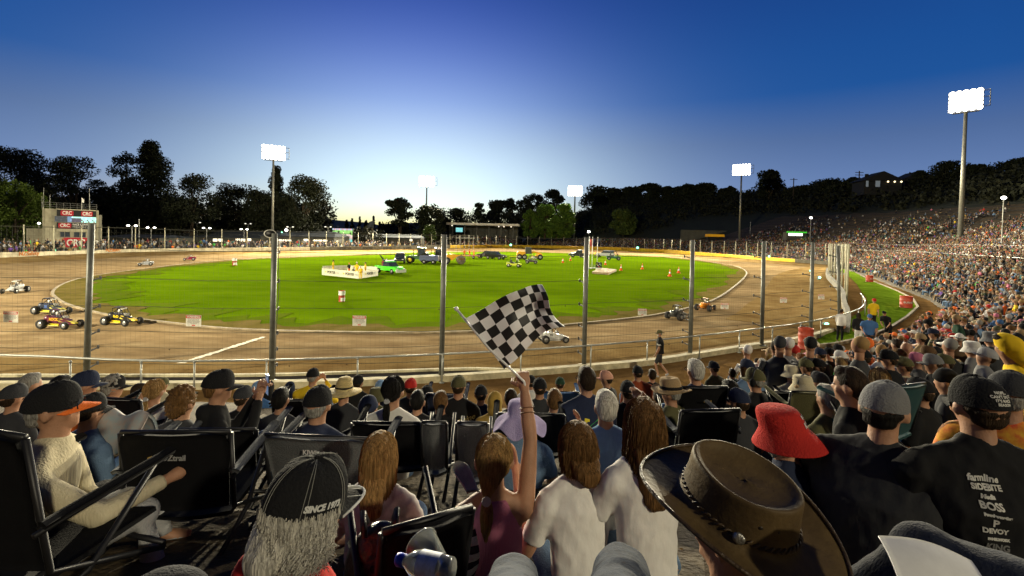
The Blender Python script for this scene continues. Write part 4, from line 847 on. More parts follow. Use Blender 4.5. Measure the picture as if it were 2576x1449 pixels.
def midget(u, v, yaw, c1, c2, label, num=None, sc=.70, side=None, c3=None, wing=None):
    g = G0(u, v); root = empty('race_car', g, yaw, label, 'race car', 'open wheel race cars on the clay track', sc)
    m1, m2 = pmat(c1), pmat(c2)
    # x forward; length about 2.6 m
    for x, y, r, w in ((-.78, .66, .33, .32), (-.78, -.66, .34, .34), (.95, .58, .27, .2), (.95, -.58, .27, .2)): wheel(root, x, y, r, w)
    mb = MB()
    sec = [(-1.0, .16, .30, .62), (-.7, .27, .24, .86), (-.35, .31, .2, .80), (.1, .31, .2, .72), (.5, .27, .22, .66), (.95, .19, .26, .50), (1.25, .10, .30, .40)]
    ring_ = []
    for x, hw, z0, z1 in sec: ring_ += [(x, -hw, z0), (x, hw, z0), (x, hw, z1-.05), (x, hw*.7, z1), (x, -hw*.7, z1), (x, -hw, z1-.05)]
    fs = [(i*6+k, (i+1)*6+k, (i+1)*6+(k+1) % 6, i*6+(k+1) % 6) for i in range(6) for k in range(6)]+[tuple(range(6)), tuple(range(41, 35, -1))]
    mb.add(ring_, [f[::-1] for f in fs]); mb.build('body', m1, root)
    mb = MB(); mb.add([(.12, -.29, .735), (.12, .29, .735), (1.27, .11, .42), (1.27, -.11, .42), (.12, -.33, .5), (.12, .33, .5), (1.27, .13, .34), (1.27, -.13, .34)], [(0, 3, 2, 1), (1, 2, 6, 5), (0, 4, 7, 3), (3, 7, 6, 2)]); mb.build('bonnet', m2, root)
    mb = MB(); mb.ell((-1.02, 0, .62), (.28, .24, .27), 12, 8); mb.build('tail_tank', m1, root, True)
    for s in (-1, 1):
        mb = MB(); mb.box((-.25, s*.335, .62), (.72, .02, .42)); mb.build('side_panel', m1, root)
        mb = MB(); mb.box((.0, s*.5, .28), (.8, .03, .2)); mb.tube([(-.5, s*.62, .25), (.5, s*.62, .25)], .03, 6); mb.build('nerf_bar', m2, root)
    c = []
    for s in (-1, 1): c.append([(-.62, s*.3, .8), (-.6, s*.27, 1.24), (-.42, s*.25, 1.3), (.1, s*.25, 1.24), (.45, s*.24, .72)]); c.append([(-.1, s*.3, .75), (-.14, s*.26, 1.28)])
    c += [[(-.6, -.27, 1.24), (-.6, .27, 1.24)], [(.1, -.25, 1.24), (.1, .25, 1.24)], [(-.42, -.25, 1.3), (-.42, .25, 1.3)], [(-.62, -.3, .8), (-.6, .27, 1.24)], [(1.3, -.3, .32), (1.38, 0, .32), (1.3, .3, .32)], [(-1.3, -.3, .35), (-1.38, 0, .35), (-1.3, .3, .35)], [(.95, -.58, .27), (.95, .58, .27)], [(-.78, -.6, .33), (-.78, .6, .33)]]
    mb = MB(); [mb.tube(p, .026, 6) for p in c]; mb.build('roll_cage', cagem, root)
    mb = MB(); mb.box((-.3, 0, 1.315), (.5, .46, .02)); mb.build('roof_panel', m1 if c3 is None else pmat(c3), root)
    mb = MB(); mb.box((.12, 0, 1.22), (.03, .5, .09)); mb.build('visor_strip', chrome if c3 is None else pmat(c3), root)
    mb = MB(); mb.box((.35, 0, .80), (.34, .2, .14)); mb.box((.4, .3, .5), (.3, .12, .18)); mb.build('engine', steel, root)
    if num:
        for s in (-1, 1):
            M = Matrix(((s*-1, 0, 0, -.2), (0, 0, s, s*.35), (0, 1, 0, .64), (0, 0, 0, 1))); M[0][0] = -s if s == 1 else 1; me = text_mesh(num, .26, .004, bold=.012); me.transform(M); link('lettering', me, pmat(side or c2), root)
    d = empty('person', g, yaw, 'race driver in a %s helmet strapped inside the %s' % (random.choice(['white', 'pale', 'silver']), ' '.join(label.split(',')[0].split()[:5])), 'person', 'race drivers in their cars', sc)
    mb = MB(); mb.tube([(-.25, 0, .45), (-.28, 0, .8)], [.17, .19], 10); mb.tube([(-.26, .2, .76), (-.1, .24, .6), (.12, .1, .7)], [.06, .05, .045], 8); mb.tube([(-.26, -.2, .76), (-.1, -.24, .6), (.12, -.1, .7)], [.06, .05, .045], 8); mb.tube([(-.27, 0, .75), (-.26, 0, .93)], [.08, .07], 8)
    link('body', remesh(mb, .03), pmat((.06, .06, .08), .8), d)
    mb = MB(); mb.ell((-.25, 0, 1.03), (.15, .125, .14), 14, 10); mb.build('helmet', chrome, d, True); mb = MB(); mb.box((-.12, 0, 1.04), (.04, .16, .06)); mb.build('visor', blackp, d)
    return root
Y_ = (.75, .55, .01); K_ = (.012, .012, .014)
midget(38, 736, R(-72), (.62, .62, .6), (.7, .7, .66), 'white race car heading towards the camera at the far left', '7')
midget(131, 789, R(-8), (.03, .04, .07), (.55, .5, .05), 'black and blue race car with a tall cage, behind the maroon one', '38', side=(.1, .2, .6))
midget(153, 824, R(-6), (.10, .012, .035), (.45, .38, .01), 'maroon race car with a yellow splashed nose beside the first fence post', 'ROCK', side=(.7, .4, .02))
midget(308, 816, R(-12), K_, Y_, 'black race car with a yellow nose and yellow side letters', 'RnD', side=Y_)
midget(367, 668, R(215), (.35, .37, .4), (.45, .47, .5), 'silver grey race car, second farthest on the left bend', '5')
midget(477, 655, R(208), (.25, .01, .05), (.3, .02, .06), 'dark red race car, farthest on the left bend')
midget(1707, 802, R(38), (.06, .065, .065), (.3, .31, .3), 'grey and black race car sliding left of the fifth fence post', '9')
midget(1775, 780, R(48), (.8, .28, .02), (.85, .33, .03), 'orange race car right of the fifth fence post', '44', side=K_)
midget(1390, 860, R(12), (.6, .6, .58), (.65, .64, .62), 'white race car half hidden behind the chequered flag', '91', side=K_, sc=.6)
# ---- infield vehicles
def base(name, u, v, yaw, label, cat, sc=1): return empty(name, G0(u, v)+Vector((0, 0, .06)), yaw, label, cat, None, sc)
def loft(mb, sec):
    """sec: (x, halfwidth, z0, z1, top halfwidth)"""
    vs = []
    for x, hw, z0, z1, tw in sec: vs += [(x, -hw, z0), (x, hw, z0), (x, hw, (z0+z1*2)/3), (x, tw, z1), (x, -tw, z1), (x, -hw, (z0+z1*2)/3)]
    n = len(sec); fs = [((i+1)*6+k, i*6+k, i*6+(k+1) % 6, (i+1)*6+(k+1) % 6) for i in range(n-1) for k in range(6)]+[tuple(range(5, -1, -1)), tuple(range(n*6-6, n*6))]
    return mb.add(vs, fs)
def pickup(u, v, yaw, c, label, sc=1, kind='pickup', extra=None):
    root = base('parked_pickup' if kind == 'pickup' else 'parked_suv', u, v, yaw, label, 'pickup truck' if kind == 'pickup' else 'SUV', sc); m = pmat(c)
    mb = MB()
    if kind == 'pickup': loft(mb, [(-2.4, .85, .45, 1.0, .85), (-.6, .88, .4, 1.0, .86), (.9, .88, .4, 1.02, .82), (1.9, .86, .4, .95, .78), (2.35, .8, .45, .75, .7)]); mb.box((-1.5, 0, .99), (1.6, 1.4, .02))
    else: loft(mb, [(-2.3, .85, .45, 1.05, .85), (0, .9, .4, 1.05, .86), (1.0, .9, .4, 1.05, .82), (1.9, .88, .4, .98, .78), (2.3, .8, .45, .8, .7)])
    mb.build('body', m, root)
    mb = MB(); loft(mb, [(-.65 if kind == 'pickup' else -2.2, .8, 1.02, 1.62, .66), (.3, .8, 1.02, 1.66, .68), (.95, .8, 1.02, 1.06, .74)]); mb.build('cab', glass, root)
    mb = MB(); loft(mb, [(-.66 if kind == 'pickup' else -2.15, .68, 1.60, 1.69, .64), (.3, .70, 1.60, 1.71, .66), (.42, .69, 1.58, 1.66, .64)]); mb.build('roof', m, root)
    for x in (-1.5, 1.45):
        for s in (-1, 1): wheel(root, x, s*.8, .36, .24)
    for s in (-1, 1): mb = MB(); mb.box((2.33, s*.58, .72), (.08, .3, .14)); mb.build('headlight', chrome, root); mb = MB(); mb.box((-2.38, s*.72, .85), (.06, .14, .25)); mb.build('tail_light', pmat((.5, .02, .01)), root)
    mb = MB(); mb.box((2.4, 0, .5), (.14, 1.7, .2)); mb.build('bumper', extra or m, root); return root
t = pickup(981, 688, R(-38), (.09, .72, .03), 'bright green pickup truck with a white bumper and a crane arm on its tray', .9, extra=chrome)
mb = MB(); mb.box((2.46, 0, .42), (.1, 1.75, .42)); mb.build('bull_bar', chrome, t)
mb = MB(); mb.tube([(-1.0, 0, 1.0), (-1.0, 0, 1.5), (-2.9, .3, 2.55)], [.16, .14, .06], 8); mb.tube([(-1.3, 0, 1.0), (-2.0, .15, 2.0)], .05, 6); mb.build('crane_arm', cagem, t)
mb = MB(); mb.box((-.1, 0, 1.78), (.35, 1.3, .12)); mb.build('light_bar', mat('lit_bar', (.9, .9, .9), .4, 0, emit=(1, 1, 1), es=.5), t)
for s in (0,): mb = MB(); mb.box((-.7, 0, 1.35), (.5, 1.5, .75)); mb.build('red_canopy', pmat((.18, .02, .03)), t)
pickup(1006, 662, R(-80), (.015, .02, .025), 'black SUV parked behind the bright green pickup', 1.0, 'suv')
pickup(1224, 650, R(170), (.014, .016, .02), 'black pickup at the far side of the infield near the crew in orange', 1.0)
pickup(1247, 652.5, R(-30), (.012, .02, .018), 'very dark green SUV parked against the black pickup', 1.0, 'suv')
pickup(1457, 648, R(175), (.02, .022, .028), 'dark pickup behind the fourth fence post', 1.15)
pickup(1522, 648, R(160), (.35, .37, .36), 'silver grey van like truck behind the flag poles', 1.1, 'suv')
def tractor(u, v, yaw, c, cr, label, sc=1, name='tractor'):
    root = base(name, u, v, yaw, label, 'tractor', sc); m = pmat(c); r = pmat(cr)
    mb = MB(); loft(mb, [(-.6, .4, .7, 1.3, .38), (.6, .4, .65, 1.35, .34), (2.1, .36, .65, 1.25, .28), (2.25, .3, .75, 1.1, .24)]); mb.build('bonnet', m, root)
    mb = MB(); 
    for x in (-.85, .45):
        for s in (-.65, .65): mb.tube([(x, s, 1.2), (x*.9, s*.9, 2.5)], .05, 6)
    mb.build('cab_frame', cagem, root)
    mb = MB(); mb.box((-.2, 0, 1.85), (1.1, 1.1, 1.1), taper=.93); mb.build('cab', glass, root)
    mb = MB(); mb.box((-.2, 0, 2.56), (1.5, 1.4, .14), taper=.9); mb.build('cab_roof', m, root)
    for s in (-1, 1):
        wheel(root, -.9, s*.85, .85, .45, r, .6); wheel(root, 1.6, s*.8, .58, .35, r, .58)
        mb = MB(); mb.lathe([(.95, -.22), (.98, .22)], 16, (-.9, s*.85, .85), M=Matrix.Rotation(R(90), 3, 'X'), cap=(False, False)); mb.v = [(a, b, max(c_, 1.2)) for a, b, c_ in mb.v]; mb.build('mudguard', m, root)
    mb = MB(); mb.ell((.35, -.4, 2.68), .1, 8, 6); mb.ell((.35, .4, 2.68), .1, 8, 6); mb.build('work_lamp', mat('lamp_globe9', None), root)
    mb = MB(); mb.tube([(1.2, -.25, 1.3), (1.2, -.25, 2.2)], .05, 6); mb.build('exhaust', cagem, root); return root
tractor(1057, 663, R(182), (.02, .10, .02), (.75, .62, .02), 'green tractor with yellow wheel rims', 1.05)
tractor(1100, 661, R(178), (.06, .03, .03), (.05, .05, .06), 'dark maroon tractor hidden behind the third fence post', 1.0)
def roller():
    root = base('soil_roller', 1146, 665, R(10), 'mud caked steel road roller with an orange body right of the third fence post', 'roller')
    mb = MB(); mb.lathe([(.05, -1.1), (.75, -1.1), (.78, -1.05), (.78, 1.05), (.75, 1.1), (.05, 1.1)], 24, (.9, 0, .78), M=Matrix.Rotation(R(90), 3, 'X')); mb.build('drum', mat('muddy_steel', (.16, .13, .10), .6, .4, 3, metal=.2), root, True)
    mb = MB(); loft(mb, [(-2.2, .7, .7, 1.5, .6), (-.6, .75, .7, 1.75, .6), (.4, .6, 1.45, 1.65, .5), (1.6, 1.15, 1.5, 1.62, 1.1)]); mb.build('body', pmat((.75, .36, .02)), root)
    for s in (-1, 1): wheel(root, -1.6, s*.85, .62, .4)
    mb = MB(); mb.box((.9, 1.18, .95), (1.0, .1, .3)); mb.box((.9, -1.18, .95), (1.0, .1, .3)); mb.build('drum_frame', pmat((.15, .08, .02)), root)
    root = base('water_tank_trailer', 1080, 664, 0, 'blue muddy water tank trailer behind the green tractor', 'trailer')
    mb = MB(); mb.box((0, 0, 1.0), (3.4, 1.6, .9), taper=.92); mb.build('tank', pmat((.05, .07, .16)), root)
    for x in (-.8, .8):
        for s in (-1, 1): wheel(root, x, s*.75, .35, .25)
    root = base('crew_trailer', 1186, 651, R(4), 'low red flat trailer carrying crew in orange', 'trailer')
    mb = MB(); mb.box((0, 0, .6), (3.6, 1.7, .16)); mb.box((-1.7, 0, .9), (.1, 1.7, .5)); mb.build('deck', pmat((.3, .06, .04)), root); 
    for s in (-1, 1): wheel(root, .4, s*.7, .3, .2)
    mb = MB(); mb.tube([(1.8, 0, .55), (2.9, 0, .5)], .06, 6); mb.build('drawbar', cagem, root)
roller()
def grader():
    root = base('road_grader', 1332, 653.5, R(4), 'big orange and black road grader on the far infield', 'grader', 1.0); m = pmat((.78, .38, .02))
    mb = MB(); loft(mb, [(-2.9, .5, .9, 1.5, .45), (-2.6, .6, .8, 1.8, .5), (-1.0, .6, .8, 1.7, .5)]); mb.build('engine_cover', m, root)
    mb = MB(); mb.tube([(-.6, 0, 1.5), (1.2, 0, 1.7), (2.6, 0, 1.2)], [.22, .18, .2], 8); loft(mb, [(1.4, .6, .5, 1.1, .5), (2.8, .6, .5, 1.3, .5)]); mb.build('frame', m, root)
    mb = MB(); mb.box((-.3, 0, 2.0), (1.4, 1.3, 1.5), taper=.88); mb.build('cab', mat('grader_cab', (.02, .025, .02), .3, .3, 3), root)
    mb = MB(); mb.box((1.0, 0, .5), (.15, 2.6, .5), rz=.4); mb.build('blade', steel, root)
    for x in (-2.3, -1.2, 2.3):
        for s in (-1, 1): wheel(root, x, s*.85, .6, .35)
    root = base('boom_barrier', 1298, 651.5, R(2), 'long bright yellow bar lying beside the grader', 'boom'); mb = MB(); mb.box((0, 0, .55), (2.9, .2, .22)); mb.build('bar', pmat((.75, .8, .02)), root)
    for x in (-1.2, 1.2): mb = MB(); mb.tube([(x, 0, 0), (x, 0, .5)], .06, 6); mb.build('foot', cagem, root)
grader()
def buggy(u, v, yaw, c, label, sc=1):
    root = base('utility_buggy', u, v, yaw, label, 'buggy', sc); m = pmat(c)
    mb = MB(); loft(mb, [(-1.2, .5, .4, .8, .5), (-.3, .55, .35, .6, .5), (.5, .55, .35, .65, .5), (1.2, .45, .4, .6, .35)]); mb.build('body', m, root)
    mb = MB(); mb.box((-.25, 0, .75), (.5, .95, .2)); mb.box((-.52, 0, 1.0), (.12, .95, .45)); mb.build('seat', blackp, root)
    mb = MB(); [mb.tube([(-.6, s, .8), (-.5, s, 1.6), (.4, s, 1.55), (.8, s, .65)], .03, 6) for s in (-.5, .5)]; mb.tube([(.3, .1, .7), (.05, .1, .95)], .03, 6); mb.build('roll_bar', cagem, root)
    for x in (-.8, .85):
        for s in (-1, 1): wheel(root, x, s*.52, .3, .22)
    return root
buggy(1293, 673, R(-14), (.65, .68, .03), 'yellow utility buggy with people aboard in the middle of the far infield', 1.0)
buggy(1337, 664, R(-10), (.05, .03, .03), 'dark red quad buggy in front of the grader', .95)
buggy(1543, 655, R(-6), (.02, .13, .06), 'low dark green buggy right of the flag poles', 1.35)
def flags_and_podium():
    for i, (u, v, t, c) in enumerate([(1481, 677, 'leftmost of the three white flagpoles, with a red and white flag', (.55, .12, .1)), (1489, 676, 'middle of the three white flagpoles, with a dark blue flag', (.01, .015, .08)), (1502, 675, 'rightmost of the three white flagpoles, with a dark blue flag', (.01, .015, .09))]):
        g = G0(u, v); root = empty('flagpole', g, 0, t, 'flagpole', 'flagpoles on the infield'); mb = MB(); mb.tube([(0, 0, 0), (0, 0, 5.4)], .05, 8); mb.build('pole', chrome, root, True)
        mb = MB(); mb.sheet(lambda a, b: (.05+.35*a+.05*math.sin(b*6), .12*math.sin(a*9+b*3), 5.3-1.3*b-.35*a), 8, 6, .01); mb.build('cloth', pmat(c, .9), root)
        mb = MB(); mb.box((0, 0, .12), (.9, .9, .12)); mb.tube([(-.8, 0, .1), (0, 0, .8), (.8, 0, .1)], .04, 6); mb.build('foot', mat('pole_base', (.2, .26, .2), .7), root)
    g = G0(1506, 682); root = empty('sponsor_board', g, R(-6), 'standing black and white sponsor board on the wooden podium', 'board')
    mb = MB(); mb.box((0, 0, .95), (.92, .06, .9)); mb.build('upper_board', blackp, root); mb = MB(); mb.box((0, 0, .28), (.92, .3, .5)); mb.build('lower_board', chrome, root)
    for i in range(5): mb = MB(); mb.box((-.3+.15*i, -.04, 1.1-.2*(i % 3)), (.16, .02, .14)); mb.build('logo_patch', pmat([(.6, .5, .1), (.6, .6, .6), (.6, .1, .1), (.5, .6, .6), (.1, .4, .1)][i]), root)
    pts = [G0(u, v) for u, v in [(1489, 689), (1531, 692), (1551, 683), (1514, 679)]]; mb = MB(); c = sum(pts, Vector())/4; n = 4
    vs = [p-c+Vector((0, 0, .05)) for p in pts]+[p-c+Vector((0, 0, .34)) for p in pts]; mb.add(vs, [(3, 2, 1, 0), (4, 5, 6, 7)]+[(i, (i+1) % 4, 4+(i+1) % 4, 4+i) for i in range(4)])
    root = empty('podium', c, 0, 'low wooden winners podium platform on the infield', 'platform'); mb.build('deck', mat('podium_ply', (.32, .24, .13), .8, .2, 3), root)
flags_and_podium()
def cone(u, v, t, sc=1):
    root = base('traffic_cone', u, v, 0, t, 'traffic cone', sc); root['group'] = 'orange cones on the infield'; o = pmat((.85, .13, .02), .6)
    mb = MB(); mb.box((0, 0, .03), (.5, .5, .06)); mb.lathe([(.2, .06), (.035, .98)], 12); mb.build('cone_body', o, root, True); mb = MB(); mb.lathe([(.142, .4), (.102, .62)], 12, cap=(False, False)); mb.build('white_band', chrome, root)
for a in [(1416, 662, 'orange cone, leftmost of all, right of the grader'), (1435, 656, 'farthest orange cone, faint, behind the leftmost one'), (1523, 667, 'orange cone behind the sponsor board'), (1562, 681, 'orange cone just right of the podium'), (1616, 678, 'orange cone alone in the gap right of the podium'), (1685, 696, 'orange cone nearest the camera, left of the fifth fence post'), (1707, 688, 'orange cone nearest the fifth fence post')]: cone(*a)
cone(1529, 690.5, 'squat orange cone against the front of the podium', .8)
def drum(u, v, w, h, t, boxy=False, words=None, band=False):
    g = G0(u, v)+Vector((0, 0, 0)); root = empty('red_drum', g, 0, t, 'drum', 'red steel drums'); r = w/2; m = mat('drum_red', (.36, .045, .02), .55, .3, 3)
    mb = MB(); pr = [(r*.97, 0), (r, .02), (r*.96, .05)]
    for k in (1, 2): z = h*k/3; pr += [(r*.96, z-.04), (r*1.01, z), (r*.96, z+.04)]
    pr += [(r*.96, h-.05), (r, h-.02), (r*.97, h), (r*.9, h-.01), (r*.9, h*.8)]; mb.lathe(pr, 24, cap=(True, True)); mb.build('shell', m, root, True)
    if band: mb = MB(); mb.lathe([(r*1.03, h*.62), (r*1.03, h*.97)], 20, cap=(False, False)); mb.lathe([(r*1.02, h*.1), (r*1.02, h*.4)], 20, cap=(False, False)); mb.v = [q if (q[2] > h*.5 or q[0] > -.02) else (0, 0, q[2]) for q in mb.v]; mb.build('white_wrap', chrome, root)
    if words:
        me = text_mesh(words, h*.2, .002, bold=.004); 
        for v_ in me.vertices: a = v_.co.x/r; zz = v_.co.y; v_.co = Vector((math.sin(a)*r*1.0, -math.cos(a)*r*1.0-.006, h*.5+zz))
        me.update(); link('lettering', me, whitep, root)
    return root
drum(859.6, 760, .46, .86, 'red and white marker drum standing on the near infield grass', band=True); drum(590, 668, .62, 1.1, 'small red and white drum on the far left infield', band=True)
drum(2026, 877, .68, 1.02, 'rusty red drum by the guard rail at the gate', words='MAXI'); drum(2279, 775, .9, 1.0, 'red drum at the outer tip of the grass verge', words='BURNETTS'); drum(2187, 710, .9, .95, 'farthest red drum, at the narrow end of the grass verge', words='MAXI')
def banner(a, b, t, word=True):
    p, q = G0(*a), G0(*b); d = q-p; L = d.length; ang = math.atan2(d.y, d.x); root = empty('advertising_banner', p, ang, t, 'banner', 'white banners fencing the crew pen'); h = .78
    mb = MB(); mb.box((L/2, 0, h/2+.08), (L, .06, h)); mb.build('panel', mat('banner_vinyl', (.68, .66, .52), .6, .08, 2), root)
    if word:
        for k in range(max(1, int(L/2.6))):
            me = text_mesh('PORTER', .42, .004, bold=.01); me.transform(face(L*(k+.55)/max(1, int(L/2.6)), -.045, .48)); link('lettering', me, kb, root); m2 = text_mesh('HIRE', .3, .004); m2.transform(face(L*(k+.55)/max(1, int(L/2.6))+1.2, -.045, .47)); link('lettering', m2, mat('grey_print', (.4, .42, .4), .6, 0), root)
            mb = MB(); mb.add([(L*(k+.55)/max(1, int(L/2.6))-1.3, -.046, .6), (L*(k+.55)/max(1, int(L/2.6))-1.05, -.046, .38), (L*(k+.55)/max(1, int(L/2.6))-.85, -.046, .52)], [(0, 1, 2)]); mb.build('emblem', pmat((.6, .5, .05)), root)
    for x in (0.05, L/2, L-.05): mb = MB(); mb.tube([(x, .08, 0), (x, .08, h+.1)], .03, 5); mb.build('stake', steel, root)
banner((810, 693), (902, 703), 'long white lettered banner forming the front left side of the crew pen'); banner((903, 703), (950, 695), 'white lettered banner forming the front right side of the crew pen')
banner((812, 686.5), (872, 684), 'plain white banner at the back left of the crew pen', False); banner((874, 684), (949, 688), 'plain white banner at the back right of the crew pen', False)
for i, (u, v, t) in enumerate([(863, 696, 'left'), (868, 696.5, 'right')]):
    root = base('fire_extinguisher', u, v, 0, t+' one of two red fire extinguishers leaning on the front banner', 'fire extinguisher'); root['group'] = 'fire extinguishers by the banner'; mb = MB(); mb.lathe([(.09, 0), (.1, .03), (.1, .45), (.05, .54), (.03, .6)], 12); mb.build('cylinder', pmat((.5, .02, .02)), root, True); mb = MB(); mb.tube([(0, 0, .6), (.08, 0, .62), (.11, 0, .3)], .015, 5); mb.build('hose', cagem, root)
# ------------------------------------------------------------------ people
def xf(mb, k0, M):
    mb.v[k0:] = [tuple(M @ Vector(v)) for v in mb.v[k0:]]
def rings(mb, rs, n=20):
    vs = []
    for c, rx, ry in rs:
        for k in range(n): a = 2*math.pi*k/n; vs.append((c[0]+rx*math.cos(a), c[1]+ry*math.sin(a), c[2]))
    L = len(rs); fs = [(i*n+k, i*n+(k+1) % n, (i+1)*n+(k+1) % n, (i+1)*n+k) for i in range(L-1) for k in range(n)]+[tuple(range(n))[::-1], tuple((L-1)*n+k for k in range(n))]
    return mb.add(vs, fs)
def clothmat(name, c, kind='jersey'):
    if name in MATS: return MATS[name]
    st = {'jersey': (1, 1, .45), 'knit': (1, 1, .1), 'denim': (1, 1, 1)}[kind]
    m = mat(name, c, .92, .07, 9, bump=.25 if kind == 'jersey' else .45, bscale=22 if kind == 'jersey' else 120, stretch=st, spec=.15); return m
CL = {'black': (.012, .012, .013), 'charcoal': (.035, .036, .04), 'navy': (.018, .024, .05), 'white': (.62, .60, .56), 'grey': (.16, .16, .165), 'light grey': (.33, .33, .34), 'blue': (.05, .12, .28), 'light blue': (.18, .30, .48), 'denim blue': (.12, .19, .30), 'green': (.03, .10, .04), 'olive': (.09, .085, .04), 'dark green': (.02, .05, .03), 'red': (.42, .025, .02), 'rust': (.24, .05, .02), 'orange': (.75, .16, .03), 'yellow': (.72, .48, .02), 'mustard': (.34, .22, .05), 'cream': (.50, .44, .30), 'pink': (.50, .16, .24), 'purple': (.12, .06, .28), 'brown': (.10, .06, .03), 'tan': (.33, .23, .12), 'teal': (.03, .16, .17), 'bright green': (.05, .38, .06), 'maroon': (.10, .012, .02), 'peach': (.62, .32, .22), 'lilac': (.38, .32, .52)}
HAIRC = {'black': (.008, .007, .006), 'dark brown': (.025, .015, .008), 'brown': (.12, .062, .022), 'light brown': (.24, .14, .052), 'blond': (.30, .19, .075), 'grey': (.22, .21, .19), 'white': (.42, .40, .35), 'ginger': (.15, .055, .015)}
def cm(c, kind='jersey'):
    if isinstance(c, str): return clothmat('cloth_'+c.replace(' ', '_')+('' if kind == 'jersey' else '_'+kind), CL[c], kind)
    return clothmat('cloth_%02d_%02d_%02d' % tuple(int(x*99) for x in c), c, kind)
def skinm(t=1.0): return mat('skin_%d' % int(t*10), (.36*t, .19*t, .115*t), .55, .12, 12, bump=.15, bscale=120, spec=.3)
def hairm(c):
    col = HAIRC[c]; return mat('hair_'+c.replace(' ', '_'), col, .62, .6, 40, bump=.6, bscale=60, stretch=(3, 3, .12), spec=.12)
def head_prims(mb, grow=0, ears=True, face=True):
    g = grow; mb.ell((0, -.008, .80), (.076+g, .094+g, .100+g), 20, 14); mb.ell((0, .032, .742), (.056+g, .058+g, .062+g), 16, 10)
    if ears: 
        for s in (-1, 1): mb.ell((s*.084, -.004, .772), (.012, .022, .034), 10, 8)
    if face:
        mb.tube([(0, .085, .79), (0, .104, .758), (0, .088, .748)], [.009, .014, .008], 8); mb.ell((0, .086, .722), (.024, .012, .007), 8, 6); mb.ell((0, .078, .693), (.022, .018, .016), 8, 6)
        for s in (-1, 1): mb.ell((s*.032, .078, .805), (.022, .012, .006), 8, 6); mb.ell((s*.045, .06, .755), (.022, .022, .02), 8, 6)
def hand_mesh(M, curl=.5, s=1, spread=.2, thumb=1, vox=.0045):
    """palm + five fingers; local: wrist at origin, fingers along +Y, palm facing -Z, thumb on the +X*thumb side"""
    mb = MB(); mb.ell((0, .048, 0), (.040, .05, .014), 14, 8); mb.ell((0, .075, 0), (.040, .022, .013), 12, 8); mb.tube([(0, -.02, 0), (0, .03, 0)], [.026, .03], 10)
    for i, (x, L) in enumerate(((.030, .072), (.010, .080), (-.011, .075), (-.031, .058))):
        x *= thumb; a = 0; p = Vector((x, .085, 0)); pts = [p.copy()]; dx = x*spread*.9
        for k, f in enumerate((.45, .32, .23)):
            a += curl*(.9 if k else .75); p = p+Vector((dx*.3, math.cos(a)*L*f, -math.sin(a)*L*f)); pts.append(p.copy())
        mb.tube(pts, [.0090, .0088, .0080, .0068], 8); [mb.ell(q, .0085 if j < 3 else .0070, 8, 6) for j, q in enumerate(pts)]
    a = .4+curl*.5; p = Vector((.028*thumb, .025, -.004)); q = p+Vector((.034*thumb, .022, -.010-.012*curl)); r = q+Vector(((.018-.02*curl)*thumb, .028, -.006-.022*curl)); mb.tube([p, q, r], [.014, .011, .0085], 8); mb.ell(r, .0088, 8, 6); mb.ell(q, .011, 8, 6)
    me = remesh(mb, vox, 2, .4); me.transform(M @ Matrix.Scale(s, 4)); return me
def join_mesh(a, b):
    bm = bmesh.new(); bm.from_mesh(a); bm.from_mesh(b); bm.to_mesh(a); bm.free(); smooth(a); bpy.data.meshes.remove(b); return a
def aim_mat(p, d, up=(0, 0, 1)):
    y = Vector(d).normalized(); x = y.cross(Vector(up)); x = x.normalized() if x.length > 1e-5 else Vector((1, 0, 0)); z = x.cross(y); return Matrix(((x.x, y.x, z.x, p[0]), (x.y, y.y, z.y, p[1]), (x.z, y.z, z.z, p[2]), (0, 0, 0, 1)))
def strands(n, L, r, hm, wav=.006, spread=1.0, gather=None, curl=0, seed=1, back_only=True, top=.905, thick=.0028, low=False):
    """long hair: locks that leave the scalp, lie over the skull and hang"""
    rg = random.Random(seed); mb = MB()
    for i in range(n):
        az = rg.uniform(-2.55, 2.55)-math.pi/2 if not back_only else rg.uniform(-2.1, 2.1)-math.pi/2
        hang = L*rg.uniform(.72, 1.05); pts = []; th0 = rg.uniform(1.5, 1.62) if low else rg.uniform(.05, .9); segs = 13
        rr_ = rg.uniform(0, 1)**2; rx, ry, rz = (.084+.008*rr_)*spread, (.100+.009*rr_)*spread, .106+.004*rr_
        ph = rg.uniform(0, 6.28); fr = rg.uniform(.8, 1.3)
        for k in range(segs):
            t = k/(segs-1)
            if t < .35: th = th0+(1.62-th0)*(t/.35); p = Vector((math.cos(az)*math.sin(th)*rx, -.008+math.sin(az)*math.sin(th)*ry, .80+math.cos(th)*rz))
            else:
                q = (t-.35)/.65; ww = 1.04-.16*q+.06*math.sin(ph*3); p = Vector((math.cos(az)*rx*ww, -.008+math.sin(az)*ry*(1-.25*q)-.02*q, .795-hang*q))
                if gather is not None:
                    gx, gy, gz_ = gather
                    if q < .35: k2 = q/.35; base = Vector((math.cos(az)*rx, -.008+math.sin(az)*ry, .795)); p = base.lerp(Vector((gx, gy, gz_))+Vector((math.cos(az), math.sin(az), 0))*.012, k2)
                    else: k2 = (q-.35)/.65; p = Vector((gx+math.cos(az)*.022*math.sin(math.pi*min(1, k2*1.15+.08)), gy-.02*math.sin(k2*2)+math.sin(az)*.018*math.sin(math.pi*min(1, k2*1.1+.08)), gz_-hang*k2))
                w_ = wav*q*(1+curl*2); p += Vector((math.sin(ph+q*(5+18*curl)*fr), math.cos(ph*1.3+q*(4+18*curl)*fr), 0))*w_
            pts.append(p)
        if hm is not None: 
            pts = [hm @ p if j < 6 else (hm @ pts[5])+(p-pts[5]) for j, p in enumerate(pts)]
        mb.tube(pts, [thick*(.6 if j in (0,) else 1 if j < segs-2 else .5) for j in range(segs)], 4, cap=False)
    return mb
